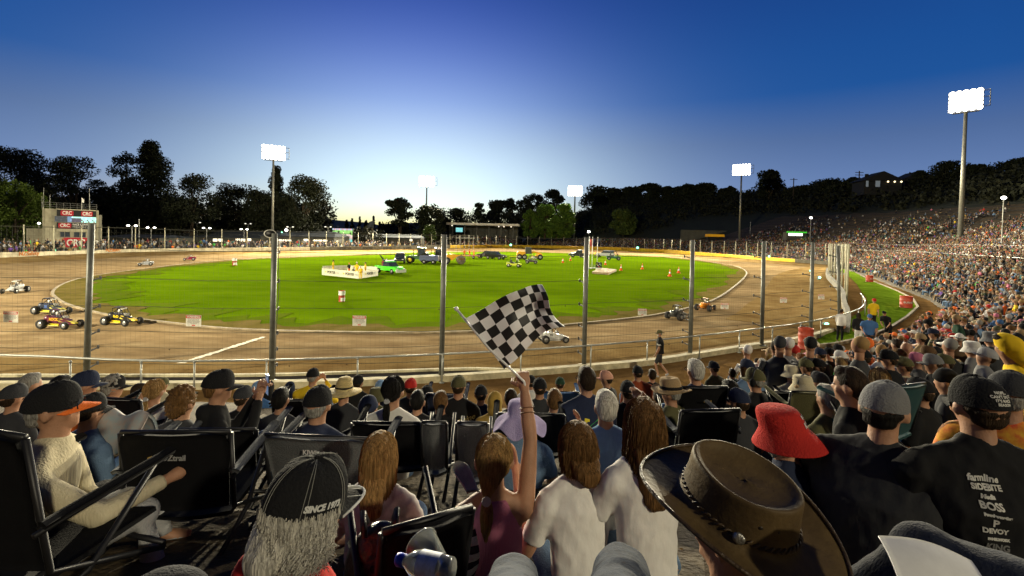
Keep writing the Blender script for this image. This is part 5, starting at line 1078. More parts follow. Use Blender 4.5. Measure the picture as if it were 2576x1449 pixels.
def cap_parts(root, hm, c1, c2=None, back=False, hi=True, seam=True, tilt=0, button=True):
    m1 = cm(c1, 'denim') if hi else cm(c1); m2 = cm(c2, 'denim') if c2 is not None else m1
    T = hm @ Matrix.Translation((0, -.004, .812)) @ Matrix.Rotation(R(-6+tilt), 4, 'X') @ Matrix.Rotation(math.pi if back else 0, 4, 'Z')
    mb = MB(); n = 36 if hi else 16; rows = 9 if hi else 5; vs = []
    for j in range(rows):
        t = j/(rows-1)*math.pi/2*.985
        for k in range(n):
            a = 2*math.pi*k/n; crease = 1-(.018*abs(math.cos(a*3))**18 if seam and hi else 0); fl = 1+.10*max(0, math.sin(a))*math.sin(t*1.6)
            x = .091*math.cos(a)*math.cos(t)**.82*crease; y = .108*math.sin(a)*math.cos(t)**.82*crease; z = -.022+.112*math.sin(t)**.92*fl*crease
            vs.append((x, y, z))
    top = len(vs); vs.append((0, 0, .0915)); fs = [(j*n+k, j*n+(k+1) % n, (j+1)*n+(k+1) % n, (j+1)*n+k) for j in range(rows-1) for k in range(n)]+[((rows-1)*n+k, (rows-1)*n+(k+1) % n, top) for k in range(n)]
    # cut the little arch at the back above the strap
    mb.add(vs, fs); xf(mb, 0, T); me = mb.mesh(); crown = link('cap', me, m1, root); smooth(me)
    mb = MB()
    mb.sheet(lambda a, b: ((a-.5)*.165*(1-.12*b**2), .094+.012*math.cos((a-.5)*2.6)*1.0+b*.072*math.cos((a-.5)*2.3)-.035*(abs(a-.5)*2)**2.2*1.6, -.016-.020*(abs(a-.5)*2)**2-.012*b), 14 if hi else 8, 6 if hi else 3, .004); xf(mb, 0, T); link('brim', mb.mesh(), m2, crown); smooth(mb.mesh())
    if hi and button: mb = MB(); mb.ell((0, 0, .093), (.008, .008, .005), 8, 6); xf(mb, 0, T); link('button', mb.mesh(), m1, crown)
    return crown, T
def dress(root, name, mb, vox, m, amp=0, sc=9, it=3, st=(1, 1, .5), k=0):
    me = remesh(mb, vox, it)
    if amp: displace(me, amp, sc, k, st)
    return link(name, me, m, root)
def person(u, v, d, yaw=0, top='black', armw=1.0, hat=None, hatc='black', hatc2=None, hair='short', hairc='dark brown', legs='denim blue', label='', s=1.0, lod=1, lean=8, hyaw=0, hpitch=0, hroll=0, arms=None, sleeve='short', skin=1.0, glasses=False, female=False, hood=False, back=False, wide=1.0, group='spectators seated on the terrace', hs=None, head_s=1.0, kind='jersey', neck=None, text=None, hairL=.3, tank=False, stand=False, beard=None, at=None, hands=False, curl=0, legpose=None, thumbs=None):
    """a seated (or standing) figure whose head centre is seen at pixel u,v at depth d"""
    yw = R(yaw); hc = P(u, v, d) if at is None else Vector(at)
    la = R(lean); spine = Vector((0, math.sin(la), math.cos(la)))
    hoff = Vector((0, spine.y*.62, 0)); Rz = Matrix.Rotation(yw, 3, 'Z'); g0 = gz(hc.x, hc.y) if not stand else 0
    if at is None and stand: g0 = 0.0
    if hs is None: hs = max(.12, min(.48, (hc.z-g0)/s-.75)) if not stand else .86
    zoff = hc.z-(hs+.75)*s; q = Rz @ (hoff*s)
    root = empty('person', (hc.x-q.x, hc.y-q.y, zoff), yw, label, 'person', group, s)
    vox = min(.030, max(.0115, d*.0046)); n = {2: 20, 1: 14, 0: 10}[lod]
    sh = Matrix.Translation((0, 0, hs)) @ Matrix(((1, 0, 0, 0), (0, 1, math.tan(la), 0), (0, 0, 1, 0), (0, 0, 0, 1)))
    HMt = sh @ Matrix.Translation((0, .006, .625)) @ Matrix.Rotation(R(hyaw), 4, 'Z') @ Matrix.Rotation(R(-hpitch), 4, 'X') @ Matrix.Rotation(R(hroll), 4, 'Y') @ Matrix.Translation((0, math.tan(la)*-.1, -.66))
    if head_s != 1: HMt = HMt @ Matrix.Translation((0, 0, .76)) @ Matrix.Scale(head_s, 4) @ Matrix.Translation((0, 0, -.76))
    w = wide
    def torso(mb, g, lo=0.0):
        k0 = len(mb.v); rings(mb, [((0, 0, lo), .175*w+g, .135*w+g), ((0, -.005, .14), .168*w+g, .122*w+g), ((0, -.01, .28), .175*w+g, .12*w+g), ((0, -.01, .40), .195*w+g, .122*w+g), ((0, -.005, .49), .196*w+g, .108+g), ((0, -.003, .545), .150*w+g, .088+g), ((0, 0, .585), .085*w+g, .066+g), ((0, .002, .61), .062+g*.6, .056+g*.6)], 24)
        for sx in (-1, 1): mb.ell((sx*.185*w, -.005, .492), .062+g, 12, 8); mb.tube([(0, -.008, .60), (sx*.09, -.008, .555), (sx*.17*w, -.005, .51)], [.046+g, .046+g, .05+g], 12)
        xf(mb, k0, sh)
    AR = arms or [((-.27, .05, .24), (-.13, .30, .16)), ((.27, .05, .24), (.13, .30, .16))]
    SH = [Vector((-.198*w, -.005, .49)), Vector((.198*w, -.005, .49))]; A = []
    for i in (0, 1):
        if AR[i] is None: A.append(None); continue
        A.append((sh @ SH[i], sh @ Vector(AR[i][0]), sh @ Vector(AR[i][1])))
    b = MB(); torso(b, -.012); k0 = len(b.v); b.tube([(0, -.004, .56), (0, 0, .63), (0, .008, .72)], [.066, .056, .055], 14); xf(b, k0, sh)
    k0 = len(b.v); head_prims(b, 0, True, lod > 0); xf(b, k0, HMt)
    for a in A:
        if a is None: continue
        b.tube([a[0], a[0].lerp(a[1], .5), a[1]], [.046*armw, .045*armw, .036*armw], n); b.ell(a[1], .037*armw, 10, 8); b.tube([a[1], a[1].lerp(a[2], .35), a[2]], [.037*armw, .039*armw, .026*armw], n)
        if not hands or lod < 2:
            dv = (a[2]-a[1]).normalized(); b.tube([a[2], a[2]+dv*.05, a[2]+dv*.10], [.026, .036, .022], 8); b.ell(a[2]+dv*.09, (.03, .03, .02), 8, 6)
            for f in range(4 if lod == 1 else 0): o = (f-1.5)*.019; x = dv.cross(Vector((0, 0, 1))).normalized(); b.tube([a[2]+dv*.08+x*o, a[2]+dv*.15+x*o*1.2-Vector((0, 0, .02))], [.012, .009], 6)
    LG = []
    if stand: LG = legpose or [[(-.09, 0, 0), (-.10, .03, -.42), (-.10, -.02, -.80), (-.11, .10, -.84)], [(.09, 0, 0), (.10, .03, -.42), (.10, -.02, -.80), (.11, .10, -.84)]]
    else:
        kz = .06 if hs > .3 else .20; 
        for sx in (-1, 1): LG.append([(sx*.09, .02, .07), (sx*.13, .44, kz+.04), (sx*.13, .42+.06, -hs+.09), (sx*.14, .60, -hs+.05)])
    if legpose and not stand: LG = legpose
    for L in LG:
        Lp = [Vector(p)+Vector((0, 0, hs)) for p in L]; b.tube(Lp[:3], [.075, .055, .036], n); b.tube(Lp[2:], [.038, .036], n); b.ell(Lp[1], .056, 10, 8)
    me = remesh(b, vox, 3, .45)
    if hands and lod == 2:
        for i, a in enumerate(A):
            if a is None or (hands is not True and i not in hands): continue
            dv = (a[2]-a[1]).normalized(); up = (0, 0, 1) if not thumbs else thumbs[i][0]; cu = .5 if not thumbs else thumbs[i][1]
            hm_ = hand_mesh(aim_mat(a[2], dv, up), cu, 1.0, thumb=1 if i == 0 else -1, spread=.25 if not thumbs else thumbs[i][2]); me = join_mesh(me, hm_)
    link('body', me, skinm(skin), root)
    # top
    c = MB(); torso(c, .006 if lod else .012)
    for i, a in enumerate(A):
        if a is None or tank: continue
        if sleeve == 'long': c.tube([a[0], a[1]], [.062, .050], n); c.ell(a[1], .052, 10, 8); c.tube([a[1], a[2].lerp(a[1], .08)], [.050, .036], n)
        elif sleeve == 'short': c.tube([a[0], a[0].lerp(a[1], .30), a[0].lerp(a[1], .72)], [.064, .062, .060], n)
    if tank: pass
    if hood: k0 = len(c.v); c.ell((0, -.075, .575), (.10, .05, .055), 14, 8); c.ell((0, -.03, .60), (.088, .075, .035), 14, 8); xf(c, k0, sh)
    elif lod and not tank: k0 = len(c.v); c.lathe([(.058, .59), (.070, .605), (.066, .618), (.056, .612)], 18, cap=(True, True), sy=.95); xf(c, k0, sh)
    tm = top if hasattr(top, 'node_tree') else cm(top, kind)
    if tank:
        # sleeveless top with deep arm holes
        c = MB(); k0 = len(c.v); rings(c, [((0, 0, 0), .186*w, .145*w), ((0, -.005, .14), .176*w, .132*w), ((0, -.01, .28), .181*w, .130*w), ((0, -.01, .40), .182*w, .138*w), ((0, -.005, .49), .158*w, .124), ((0, -.003, .545), .115*w, .102), ((0, 0, .575), .080*w, .085)], 24); xf(c, k0, sh)
    shirt = dress(root, {'long': 'jacket', 'short': 'shirt'}[sleeve], c, vox, tm, {2: .0045, 1: .005, 0: 0}[lod], 8, 3, (1, 1, .6), int(u) % 97)
    if hat == 'hood': pass
    t = MB()
    for L in LG:
        Lp = [Vector(p)+Vector((0, 0, hs)) for p in L]; e = .97 if legs != 'shorts' else .9
        if legs == 'shorts': t.tube([Lp[0], Lp[0].lerp(Lp[1], .5), Lp[1].lerp(Lp[0], .1)], [.092, .08, .074], n)
        else: t.tube([Lp[0], Lp[1], Lp[2].lerp(Lp[1], .05)], [.09, .068, .052], n); t.ell(Lp[1], .068, 10, 8)
    t.ell((0, 0, hs+.05), (.165*w, .135, .10), 14, 8)
    dress(root, 'trousers' if legs != 'shorts' else 'shorts', t, vox*1.2, cm('charcoal' if legs == 'shorts' else legs, 'denim'), .004 if lod else 0, 9)
    # shoes
    if lod:
        
        for L in LG: t = MB(); Lp = [Vector(p)+Vector((0, 0, hs)) for p in L]; t.tube([Lp[2]+Vector((0, -.02, -.02)), Lp[3]], [.048, .04], 10); dress(root, 'shoe', t, .02, cm('black' if int(u) % 2 else 'light grey'), 0)
    # hair
    hm_ = hairm(hairc)
    if hair == 'short':
        h = MB(); covered = hat in ('cap', 'beanie', 'bucket', 'straw', 'fedora', 'sun', 'leather')
        if covered: h.ell((0, -.022, .780), (.081, .081, .040), 18, 10); h.ell((0, -.050, .750), (.067, .040, .040), 14, 8)
        else: h.ell((0, -.020, .812), (.085, .095, .103), 20, 14); h.ell((0, -.052, .752), (.068, .045, .05), 14, 8); h.ell((0, .03, .865), (.062, .05, .045), 14, 8)
        xf(h, 0, HMt); dress(root, 'hair', h, vox*.8, hm_, .004, 60, 1, (1, 1, .5))
    elif hair == 'curly':
        h = MB(); h.ell((0, -.02, .81), (.094, .10, .108), 18, 12); h.ell((0, -.055, .74), (.078, .05, .06), 14, 8); xf(h, 0, HMt); dress(root, 'hair', h, vox*.7, hm_, .022, 38, 1, (1, 1, 1))
    elif hair in ('long', 'pony', 'wavy'):
        h = MB(); h.ell((0, -.018, .808), (.083, .096, .103), 20, 14) if not hat else h.ell((0, -.022, .78), (.081, .088, .06), 20, 14)
        if hair != 'pony': 
            for k in range(8): h.ell((.006*math.sin(k*2.1), -.055-.006*k, .77-hairL*k/12), (.082-.003*k, .040, .055), 14, 8)
        xf(h, 0, HMt); dress(root, 'hair', h, vox*.8, hm_, .006, 50, 1, (1, 1, .2))
        ga = (neck or (0, -.125, .745)) if hair == 'pony' else None
        nn = {2: 1700, 1: 170, 0: 50}[lod]; st = strands(nn, hairL, 0, HMt, .006 if hair != 'wavy' else .012, 1.0, ga, 0 if hair != 'wavy' else .6, int(u), hair != 'pony', low=bool(hat), thick=.0015 if lod == 2 else .005)
        link('hair_locks', st.mesh(), hm_, root.children[-1]); smooth(st.mesh())
        if hair == 'pony': q = MB(); k = Vector(ga); q.tube([k+Vector((0, -.012, .004)), k+Vector((0, .012, -.006))], .021, 10); xf(q, 0, HMt); q.build('hair_tie', cm('light grey'), root)
    if beard: h = MB(); h.ell((0, .05, .70), (.056, .045, .052), 14, 10); h.ell((0, .03, .735), (.066, .05, .04), 12, 8); xf(h, 0, HMt); dress(root, 'beard', h, vox*.8, hairm(beard), .012, 55, 1)
    # headgear
    hi = lod > 1; H = None
    if hat == 'cap': H = cap_parts(root, HMt, hatc, hatc2, back, lod > 0)
    elif hat == 'beanie':
        h = MB(); h.ell((0, -.008, .825), (.088, .102, .095), 20, 14); h.lathe([(.09, .79), (.096, .80), (.094, .83)], 20, sy=1.12, cap=(False, False)); xf(h, 0, HMt); dress(root, 'beanie', h, vox*.8, cm(hatc), .003, 30, 1)
    elif hat == 'hood':
        h = MB(); h.ell((0, -.022, .80), (.100, .112, .125), 20, 14); h.ell((0, -.04, .70), (.10, .08, .09), 14, 10); xf(h, 0, HMt); dress(root, 'hood', h, vox, cm(hatc), .010, 12, 1)
    elif hat in ('bucket', 'straw', 'fedora', 'sun'):
        h = MB(); n_ = 40 if lod else 20; cf = {'bucket': [(.152, -.080), (.147, -.074), (.130, -.054), (.112, -.032), (.099, -.014), (.097, .0), (.095, .025), (.092, .05), (.087, .068), (.078, .078), (.05, .084), (.0001, .086)], 'straw': [(.205, -.045), (.20, -.028), (.15, -.02), (.105, -.012), (.095, .0), (.090, .07), (.072, .115), (.04, .13), (.0001, .132)], 'fedora': [(.168, -.012), (.160, -.022), (.125, -.026), (.099, -.018), (.094, .0), (.088, .06), (.078, .092), (.05, .095), (.0001, .078)], 'sun': [(.205, -.105), (.20, -.095), (.14, -.035), (.102, -.012), (.098, .0), (.096, .05), (.088, .085), (.05, .10), (.0001, .103)]}[hat]
        for r_, z in cf: 
            for k in range(n_):
                a = 2*math.pi*k/n_; rr = r_; zz = z
                if r_ > .12:
                    wv = {'bucket': .004, 'straw': .010, 'fedora': .014, 'sun': .028}[hat]; zz += wv*math.sin(a*(2 if hat != 'sun' else 5)+1)*(r_-.09)/.1; zz += (.02 if hat == 'fedora' else 0)*math.cos(2*a)*-1
                h.v.append((rr*math.cos(a), rr*1.14*math.sin(a), zz))
        L = len(cf); h.f = [(i*n_+k, i*n_+(k+1) % n_, (i+1)*n_+(k+1) % n_, (i+1)*n_+k) for i in range(L-1) for k in range(n_)]; h.mi = [0]*len(h.f); h.c = [None]*len(h.f)
        T = HMt @ Matrix.Translation((0, -.006, .822)) @ Matrix.Rotation(R(-5), 4, 'X'); xf(h, 0, T); me = h.mesh(); smooth(me); displace(me, .0022 if hat != 'sun' else .007, 9 if hat != 'sun' else 16, 3)
        mm = cm(hatc, 'denim') if hat != 'straw' else mat('straw_weave', (.52, .40, .17), .8, .3, 20, bump=1, bscale=14, stretch=(1, 1, 9)); o = link('hat', me, mm, root); mo = o.modifiers.new('s', 'SUBSURF'); mo.levels = mo.render_levels = 1; mo = o.modifiers.new('t', 'SOLIDIFY'); mo.thickness = .004; H = (o, T)
        if hat in ('fedora', 'straw'): h = MB(); h.lathe([(.0985, -.006), (.0965, .022)], 32, sy=1.14, cap=(False, False)); xf(h, 0, T); h.build('hat_band', cm('black'), o, True)
    if glasses:
        h = MB(); 
        for sx in (-1, 1): h.tube([(sx*.074, -.01, .79), (sx*.072, .085, .785)], .0025, 5); h.tube([(sx*.034+.026*math.cos(a*.785), .098, .785+.019*math.sin(a*.785)) for a in range(8)], .0025, 5, closed=True)
        h.tube([(-.012, .101, .79), (.012, .101, .79)], .002, 5); xf(h, 0, HMt); h.build('glasses', mat('glasses_frame', (.01, .01, .012), .2, 0), root)
    if lod > 0:
        for sx in (-1, 1):
            h = MB(); h.ell((sx*.031, .079, .789), (.012, .008, .006), 8, 6); xf(h, 0, HMt); h.build('eye', mat('eye_white', (.5, .48, .45), .2, 0), root, True)
            
    return root, shirt, sh, HMt, H, A
def decal(root, target, s, size, pos, m, axis='back', rot=0, bold=0, shear=0, M=None, off=.003, align='CENTER', space=1, yaw=0):
    """print lettering onto the cloth: every vertex is dropped on to the target's own surface"""
    me = text_mesh(s, size, 0, bold, shear, align, space) if isinstance(s, str) else s
    bm = bmesh.new(); bm.from_mesh(me); bmesh.ops.subdivide_edges(bm, edges=[e for e in bm.edges if e.calc_length() > .02], cuts=1); bm.to_mesh(me); bm.free()
    tree_ = BVHTree.FromPolygons([v.co for v in target.data.vertices], [p.vertices[:] for p in target.data.polygons])
    B = M if M is not None else Matrix.Translation(pos) @ Matrix.Rotation(R(yaw), 4, 'Z') @ Matrix.Rotation(R(90), 4, 'X') @ Matrix.Rotation(R(rot), 4, 'Z')
    d = -(B.to_3x3() @ Vector((0, 0, 1))).normalized()
    for v in me.vertices:
        p = B @ v.co; h = tree_.ray_cast(p-d*.3, d, 1.0)
        v.co = (h[0]-d*off) if h[0] is not None else p
    me.update(); return link('printed_lettering', me, m, root)
# ------------------------------------------------------------------ chairs
CHM = mat('chair_canvas', (.0055, .0055, .0065), .9, .15, 9, bump=.15, bscale=160, spec=.1); CHT = mat('chair_tube', (.010, .010, .012), .45, .1, metal=.2); CHG = clothmat('chair_grey_trim', (.10, .105, .11), 'denim')
def camp_chair(u, v, d, yaw, label, w=.54, h=.62, m=None, trim=None, logo=None, armrest=True, recline=14, floor=None, bt=None):
    """u,v: centre of the top edge of the back; d its depth"""
    m = m or CHM; c = P(u, v, d); g = gz(c.x, c.y) if floor is None else floor; H = c.z-g; seat = max(.18, H-h)
    root = empty('camp_chair', (c.x, c.y, c.z-H), R(yaw), label, 'folding chair', 'folding chairs among the spectators'); rc = math.tan(R(recline))
    mb = MB(); hh = H-seat
    mb.sheet(lambda a, b: ((a-.5)*w*(1-.10*(1-b))*(1-.06*max(0, b-.85)/.15), -.0+(-.02-.045*math.sin(math.pi*a))*1.0+rc*hh*(1-b)*1.0+.004*nz((a*5, b*5, u*.01)), seat+hh*b-.02*(abs(a-.5)*2)**4*(b > .9)), 16, 14, .03); mb.build('backrest', m, root, True)
    sy = rc*hh; mb = MB(); mb.sheet(lambda a, b: ((a-.5)*w*.95, sy-.03+b*.42, seat-.02-.03*math.sin(math.pi*a)+.04*b), 10, 8, .02); mb.build('seat', m, root, True)
    for s in (-1, 1):
        x = s*w*.5; mb = MB(); mb.tube([(x*1.0, sy+.42, 0.0), (x*1.04, sy+.1, seat*.75), (x, sy-.02, seat), (x*.99, 0-.0, H-.01)], .0125, 8); mb.tube([(x*1.04, sy-.25, 0.0), (x*1.04, sy+.1, seat*.62), (x*1.04, sy+.38, seat+.24)], .0125, 8); mb.build('leg', CHT, root, True)
        if armrest: mb = MB(); mb.sheet(lambda a, b: (x*1.06+(a-.5)*.055, sy-.06+b*.5, seat+.20+.06*b+.012*math.sin(a*3.1)), 4, 8, .02); mb.build('armrest', trim or m, root, True); mb = MB(); mb.tube([(x*1.05, sy-.08, seat+.17), (x*1.05, sy+.42, seat+.235)], .011, 6); mb.build('arm_tube', CHT, root, True)
    
    for a_, b_ in (((-w*.52, sy-.25, .02), (w*.52, sy-.25, .02)), ((-w*.5, sy+.42, .02), (w*.5, sy+.42, .02)), ((-w*.49, 0, H-.005), (w*.49, 0, H-.005))): mb = MB(); mb.tube([a_, b_], .0125, 8); mb.build('crossbar', CHT, root, True)
    if logo:
        for s_, sz, dx, dz, c_ in logo: me = text_mesh(s_, sz, .001, bold=.001); me.transform(face(dx, -.088, H-dz)); link('lettering', me, mat('logo_%s' % c_, {'grey': (.25, .25, .25), 'gold': (.35, .22, .05), 'white': (.5, .5, .5)}[c_], .7, 0), root)
    return root, H, seat
# ------------------------------------------------------------------ the near spectators, one by one
LP = []     # (u, v, d) of everybody placed by hand
def Q(u, v, d, yaw=0, top='black', **k):
    LP.append((u, v, d)); return person(u, v, d, yaw, top, **k)
PH_ARMS = [((-.30, .16, .34), (-.06, .34, .60)), ((.30, .18, .34), (.06, .34, .62))]
Q(74, 968, 5.2, -25, 'black', hairc='grey', label='grey haired man in a black top at the left edge, head turned right')
Q(208, 968, 4.2, -40, 'orange', hat='cap', hatc='navy', hood=True, sleeve='long', label='man in a bright orange hoodie and navy cap with sunglasses on the peak')
Q(282, 972, 5.2, -50, skinm(1.0) if 0 else 'tan', hat='cap', hatc='black', hairc='grey', label='person in a black cap with curly grey hair showing, bare tanned shoulders', hair='curly')
Q(348, 985, 6.0, -60, 'charcoal', hairc='dark brown', s=.85, label='dark haired boy looking right, beside the woman with a brown ponytail')
Q(386, 985, 4.9, 5, 'white', hair='pony', hairc='light brown', hairL=.24, sleeve='long', label='woman with a brown ponytail in a white long sleeved top')
Q(408, 968, 8.5, 0, 'cream', hat='cap', hatc='olive', label='small figure in an olive cap beyond the woman with the brown ponytail')
Q(219, 1034, 3.4, -20, 'denim blue', hat='cap', hatc='black', hair='pony', hairc='dark brown', hairL=.14, sleeve='long', kind='denim', label='woman in a black cap with a low ponytail and pale denim jacket')
Q(456, 1012, 3.7, -15, 'charcoal', hair='curly', hairc='brown', hood=True, sleeve='long', label='curly brown haired man in a dark grey hoodie behind the empty black chair')
Q(647, 978, 8.0, 0, 'blue', hat='cap', hatc='light blue', sleeve='long', label='person in a light blue cap and blue shirt, right of the photo taker')
Q(675, 977, 8.2, 0, 'black', hat='hood', hatc='black', sleeve='long', label='person with a black hood up beside the light blue cap')
Q(729, 978, 9.0, 0, 'navy', hat='hood', hatc='navy', sleeve='long', label='person with a navy hood up left of the yellow jacket')
Q(786, 947, 7.2, 0, 'yellow', hat='cap', hatc='black', hairc='grey', sleeve='long', wide=1.15, arms=PH_ARMS, label='man in a yellow jacket and black cap holding something up to his eye')
Q(864, 985, 5.6, -8, 'charcoal', hat='straw', hatc='tan', label='person in a wide woven straw sunhat')
Q(900, 963, 8.2, 0, 'black', hat='beanie', hatc='black', label='person in a black beanie beyond the straw sunhat')
Q(946, 997, 6.2, 0, 'olive', hat='bucket', hatc='olive', s=.9, label='person in an olive bucket hat left of the black ponytail')
Q(956, 974, 8.4, 0, 'navy', hat='cap', hatc='light blue', label='person in a bright blue cap peeping out left of the black ponytail')
Q(987, 985, 3.9, -6, 'white', hair='pony', hairc='black', hairL=.26, label='woman with a long black ponytail in a white t-shirt')
Q(1032, 974, 6.8, 0, 'charcoal', hat='cap', hatc='red', label='person in a red cap right of the black ponytail')
Q(1050, 1010, 4.6, 0, 'black', hairc='black', s=.85, label='dark haired child below the red cap')
Q(1073, 993, 6.6, 0, 'navy', hat='cap', hatc='black', label='person in a black cap with a small oval badge, navy top')
Q(1245, 1012, 5.2, 0, 'mustard', hat='hood', hatc='mustard', s=.85, sleeve='long', label='child wrapped in a mustard towel like hood')
Q(1336, 962, 8.6, 0, 'white', hat='cap', hatc='black', sleeve='long', hood=True, label='person in a black cap and white hoodie just right of the flag stick')
Q(1409, 966, 9.0, 0, 'light grey', hat='cap', hatc='dark green', label='person in a dark green cap beyond the folded blue chair')
Q(1527, 952, 7.4, 55, 'black', hat='cap', hatc='peach', label='person in a peach cap facing left')
Q(1605, 938, 8.4, 10, 'rust', hat='cap', hatc='black', sleeve='long', wide=1.15, label='man in a rust red long sleeved shirt and black cap')
Q(1641, 944, 8.8, 0, 'black', hairc='dark brown', hat=None, sleeve='long', s=.9, label='dark haired child in black right of the rust red shirt')
Q(1751, 934, 5.0, 15, 'navy', hairc='white', glasses=True, label='man with short white hair and glasses, dark strap round his neck')
Q(1797, 925, 9.0, 30, 'olive', hat='cap', hatc='charcoal', sleeve='long', label='man in a dark cap and sage green long sleeved shirt')
Q(1842, 940, 9.0, 0, 'dark green', hairc='dark brown', s=.75, hood=True, label='small child with dark hair and a pale hood collar')
Q(1882, 925, 6.8, 20, 'denim blue', hat='cap', hatc='navy', hair='long', hairc='brown', hairL=.22, sleeve='long', kind='denim', label='long haired person in a navy cap and pale denim jacket')
Q(1992, 940, 7.2, 0, 'cream', hat='bucket', hatc='cream', label='person in a cream bucket hat beyond the headphones wearer')
Q(1940, 908, 8.8, 0, 'black', hat='cap', hatc='mustard', label='person in a pale yellow cap and black top')
Q(2018, 906, 8.6, 30, 'black', hairc='ginger', beard='ginger', label='man with a reddish brown beard facing left')
Q(2030, 922, 7.4, 30, 'light grey', hat='cap', hatc='olive', label='man in an olive cap and light grey shirt')
Q(2062, 922, 7.4, 30, 'grey', hat='cap', hatc='black', label='man in a black cap and grey patterned shirt')
Q(2065, 891, 9.2, 20, 'dark green', hat='cap', hatc='navy', label='man in a navy cap and dark green top')
Q(2088, 890, 9.4, 25, 'black', hat='cap', hatc='black', sleeve='long', label='person in a black cap just left of the white capped one')
Q(2109, 880, 10, 0, 'charcoal', hat='cap', hatc='black', label='person in a black cap behind the white capped one')
Q(2117, 900, 8.2, 35, 'bright green', hat='cap', hatc='white', label='person in a white cap and bright green vest')
Q(2117, 917, 7.2, 10, 'black', hairc='blond', s=.88, label='blond boy in a black top')
Q(2174, 899, 7.0, 35, 'black', hat='cap', hatc='black', wide=1.1, label='man in a black cap and black shirt with a green mark, facing left')
Q(2239, 903, 6.3, 35, 'black', hat='cap', hatc='black', wide=1.15, label='heavy man in a black cap reading a programme')
Q(2262, 896, 8.2, 20, 'brown', hair='curly', hairc='brown', label='curly brown haired person behind the programme reader')
Q(2283, 877, 8.8, 60, 'tan', hair='none', label='bald man facing left with a tan shirt')
Q(2257, 868, 9.6, 20, 'navy', hairc='dark brown', label='dark haired person left of the bald man')
Q(2310, 906, 7.4, 50, 'charcoal', hat='cap', hatc='pink', label='person in a bright pink cap facing left')
Q(2278, 920, 6.6, 30, 'cream', hat='cap', hatc='olive', label='person in a khaki cap below the pink cap')
Q(2338, 888, 8.0, 50, 'brown', hat='cap', hatc='brown', label='person in a brown cap behind the pink cap, facing left')
Q(2350, 914, 6.2, 50, 'black', hat='cap', hatc='grey', label='man in a grey cap and black hoodie facing left', sleeve='long', hood=True)
Q(2380, 913, 6.6, 50, 'charcoal', hat='cap', hatc='olive', label='person in an olive cap right of the grey cap')
Q(2448, 878, 7.6, 30, 'grey', hat='bucket', hatc='white', label='person in a white sun hat on the right')
Q(2474, 893, 6.4, 55, 'grey', hat='cap', hatc='light grey', glasses=True, label='man in a black and white patterned cap bending forward', hpitch=-20)
Q(2495, 852, 8.2, 30, 'charcoal', hat='bucket', hatc='grey', label='person in a grey bucket hat near the right edge')
Q(2349, 839, 11, 30, 'olive', hat='cap', hatc='navy', label='man in a navy blue cap and olive shirt by the path')
Q(2318, 852, 10.5, 20, 'tan', hat='cap', hatc='tan', label='person in a tan cap by the path')
Q(2336, 815, 12.5, 20, 'black', hat='beanie', hatc='black', label='person in a black beanie at the edge of the path')
Q(2408, 803, 13, 60, 'dark green', hat='beanie', hatc='tan', beard='brown', label='bearded man in a tan beanie facing the path')
Q(2213, 954, 5.0, 10, 'olive', hair='long', hairc='blond', hairL=.16, label='blond haired woman in front of the dark haired man with a short haircut')
Q(2560, 880, 4.2, 55, 'yellow', sleeve='long', hat='hood', hatc='yellow', wide=1.25, label='person in a big bright yellow jacket at the right edge', lean=25)
Q(1358, 976, 6.0, 0, 'charcoal', hat='cap', hatc='black', hatc2='olive', label='person in a black cap with white script, right of the raised arm', wide=.95)
Q(1470, 998, 7.0, 0, 'black', hairc='black', s=.8, label='child with black hair half hidden by the navy t-shirt man') if 0 else None
for a in [(610, 1000, 5.2, -10, 'black', 'cap', 'charcoal', 'person in a charcoal cap right of the man holding up a phone'), (705, 1006, 5.0, 0, 'charcoal', None, 'black', 'dark haired person left of the mesh cap'), (925, 1030, 4.6, 0, 'black', 'beanie', 'navy', 'person in a navy beanie below the straw sunhat'), (1108, 1012, 5.4, 0, 'black', None, 'brown', 'brown haired person left of the gold script t-shirt'), (1210, 992, 6.6, 10, 'navy', 'cap', 'black', 'person in a black cap beside the mustard towel'), (1285, 1004, 6.0, 0, 'charcoal', None, 'dark brown', 'dark haired person left of the raised forearm'), (1395, 1008, 5.2, 0, 'dark green', None, 'brown', 'person in dark green left of the navy t-shirt'), (1580, 985, 5.6, 0, 'black', 'cap', 'black', 'person in a black skull patterned cap below the peach cap'), (1660, 1000, 5.8, 0, 'black', None, 'dark brown', 'person in black left of the tan fedora'), (1838, 985, 5.2, 20, 'black', None, 'black', 'black haired person left of the ear muffs man'), (1862, 1010, 4.6, 20, 'charcoal', 'cap', 'navy', 'person in a navy cap below the ear muffs man'), (2065, 962, 5.6, 20, 'black', 'cap', 'charcoal', 'person in a charcoal cap behind the olive grey chair'), (2085, 1004, 4.2, 20, 'olive', None, 'grey', 'grey haired person left of the dark haired man facing left'), (2320, 985, 4.3, 30, 'black', 'cap', 'black', 'person in black between the teal chair and the slogan cap'), (2385, 960, 4.8, 40, 'charcoal', 'beanie', 'black', 'person in a black beanie left of the slogan cap'), (30, 1000, 4.4, -10, 'charcoal', 'cap', 'charcoal', 'person in a charcoal cap at the very left edge'), (150, 975, 5.0, -10, 'black', None, 'black', 'black haired person left of the orange hoodie')]:
    Q(a[0], a[1], a[2], a[3], a[4], hat=a[5], hatc=a[6] if a[5] else 'black', hairc=a[6] if not a[5] else 'dark brown', label=a[7])
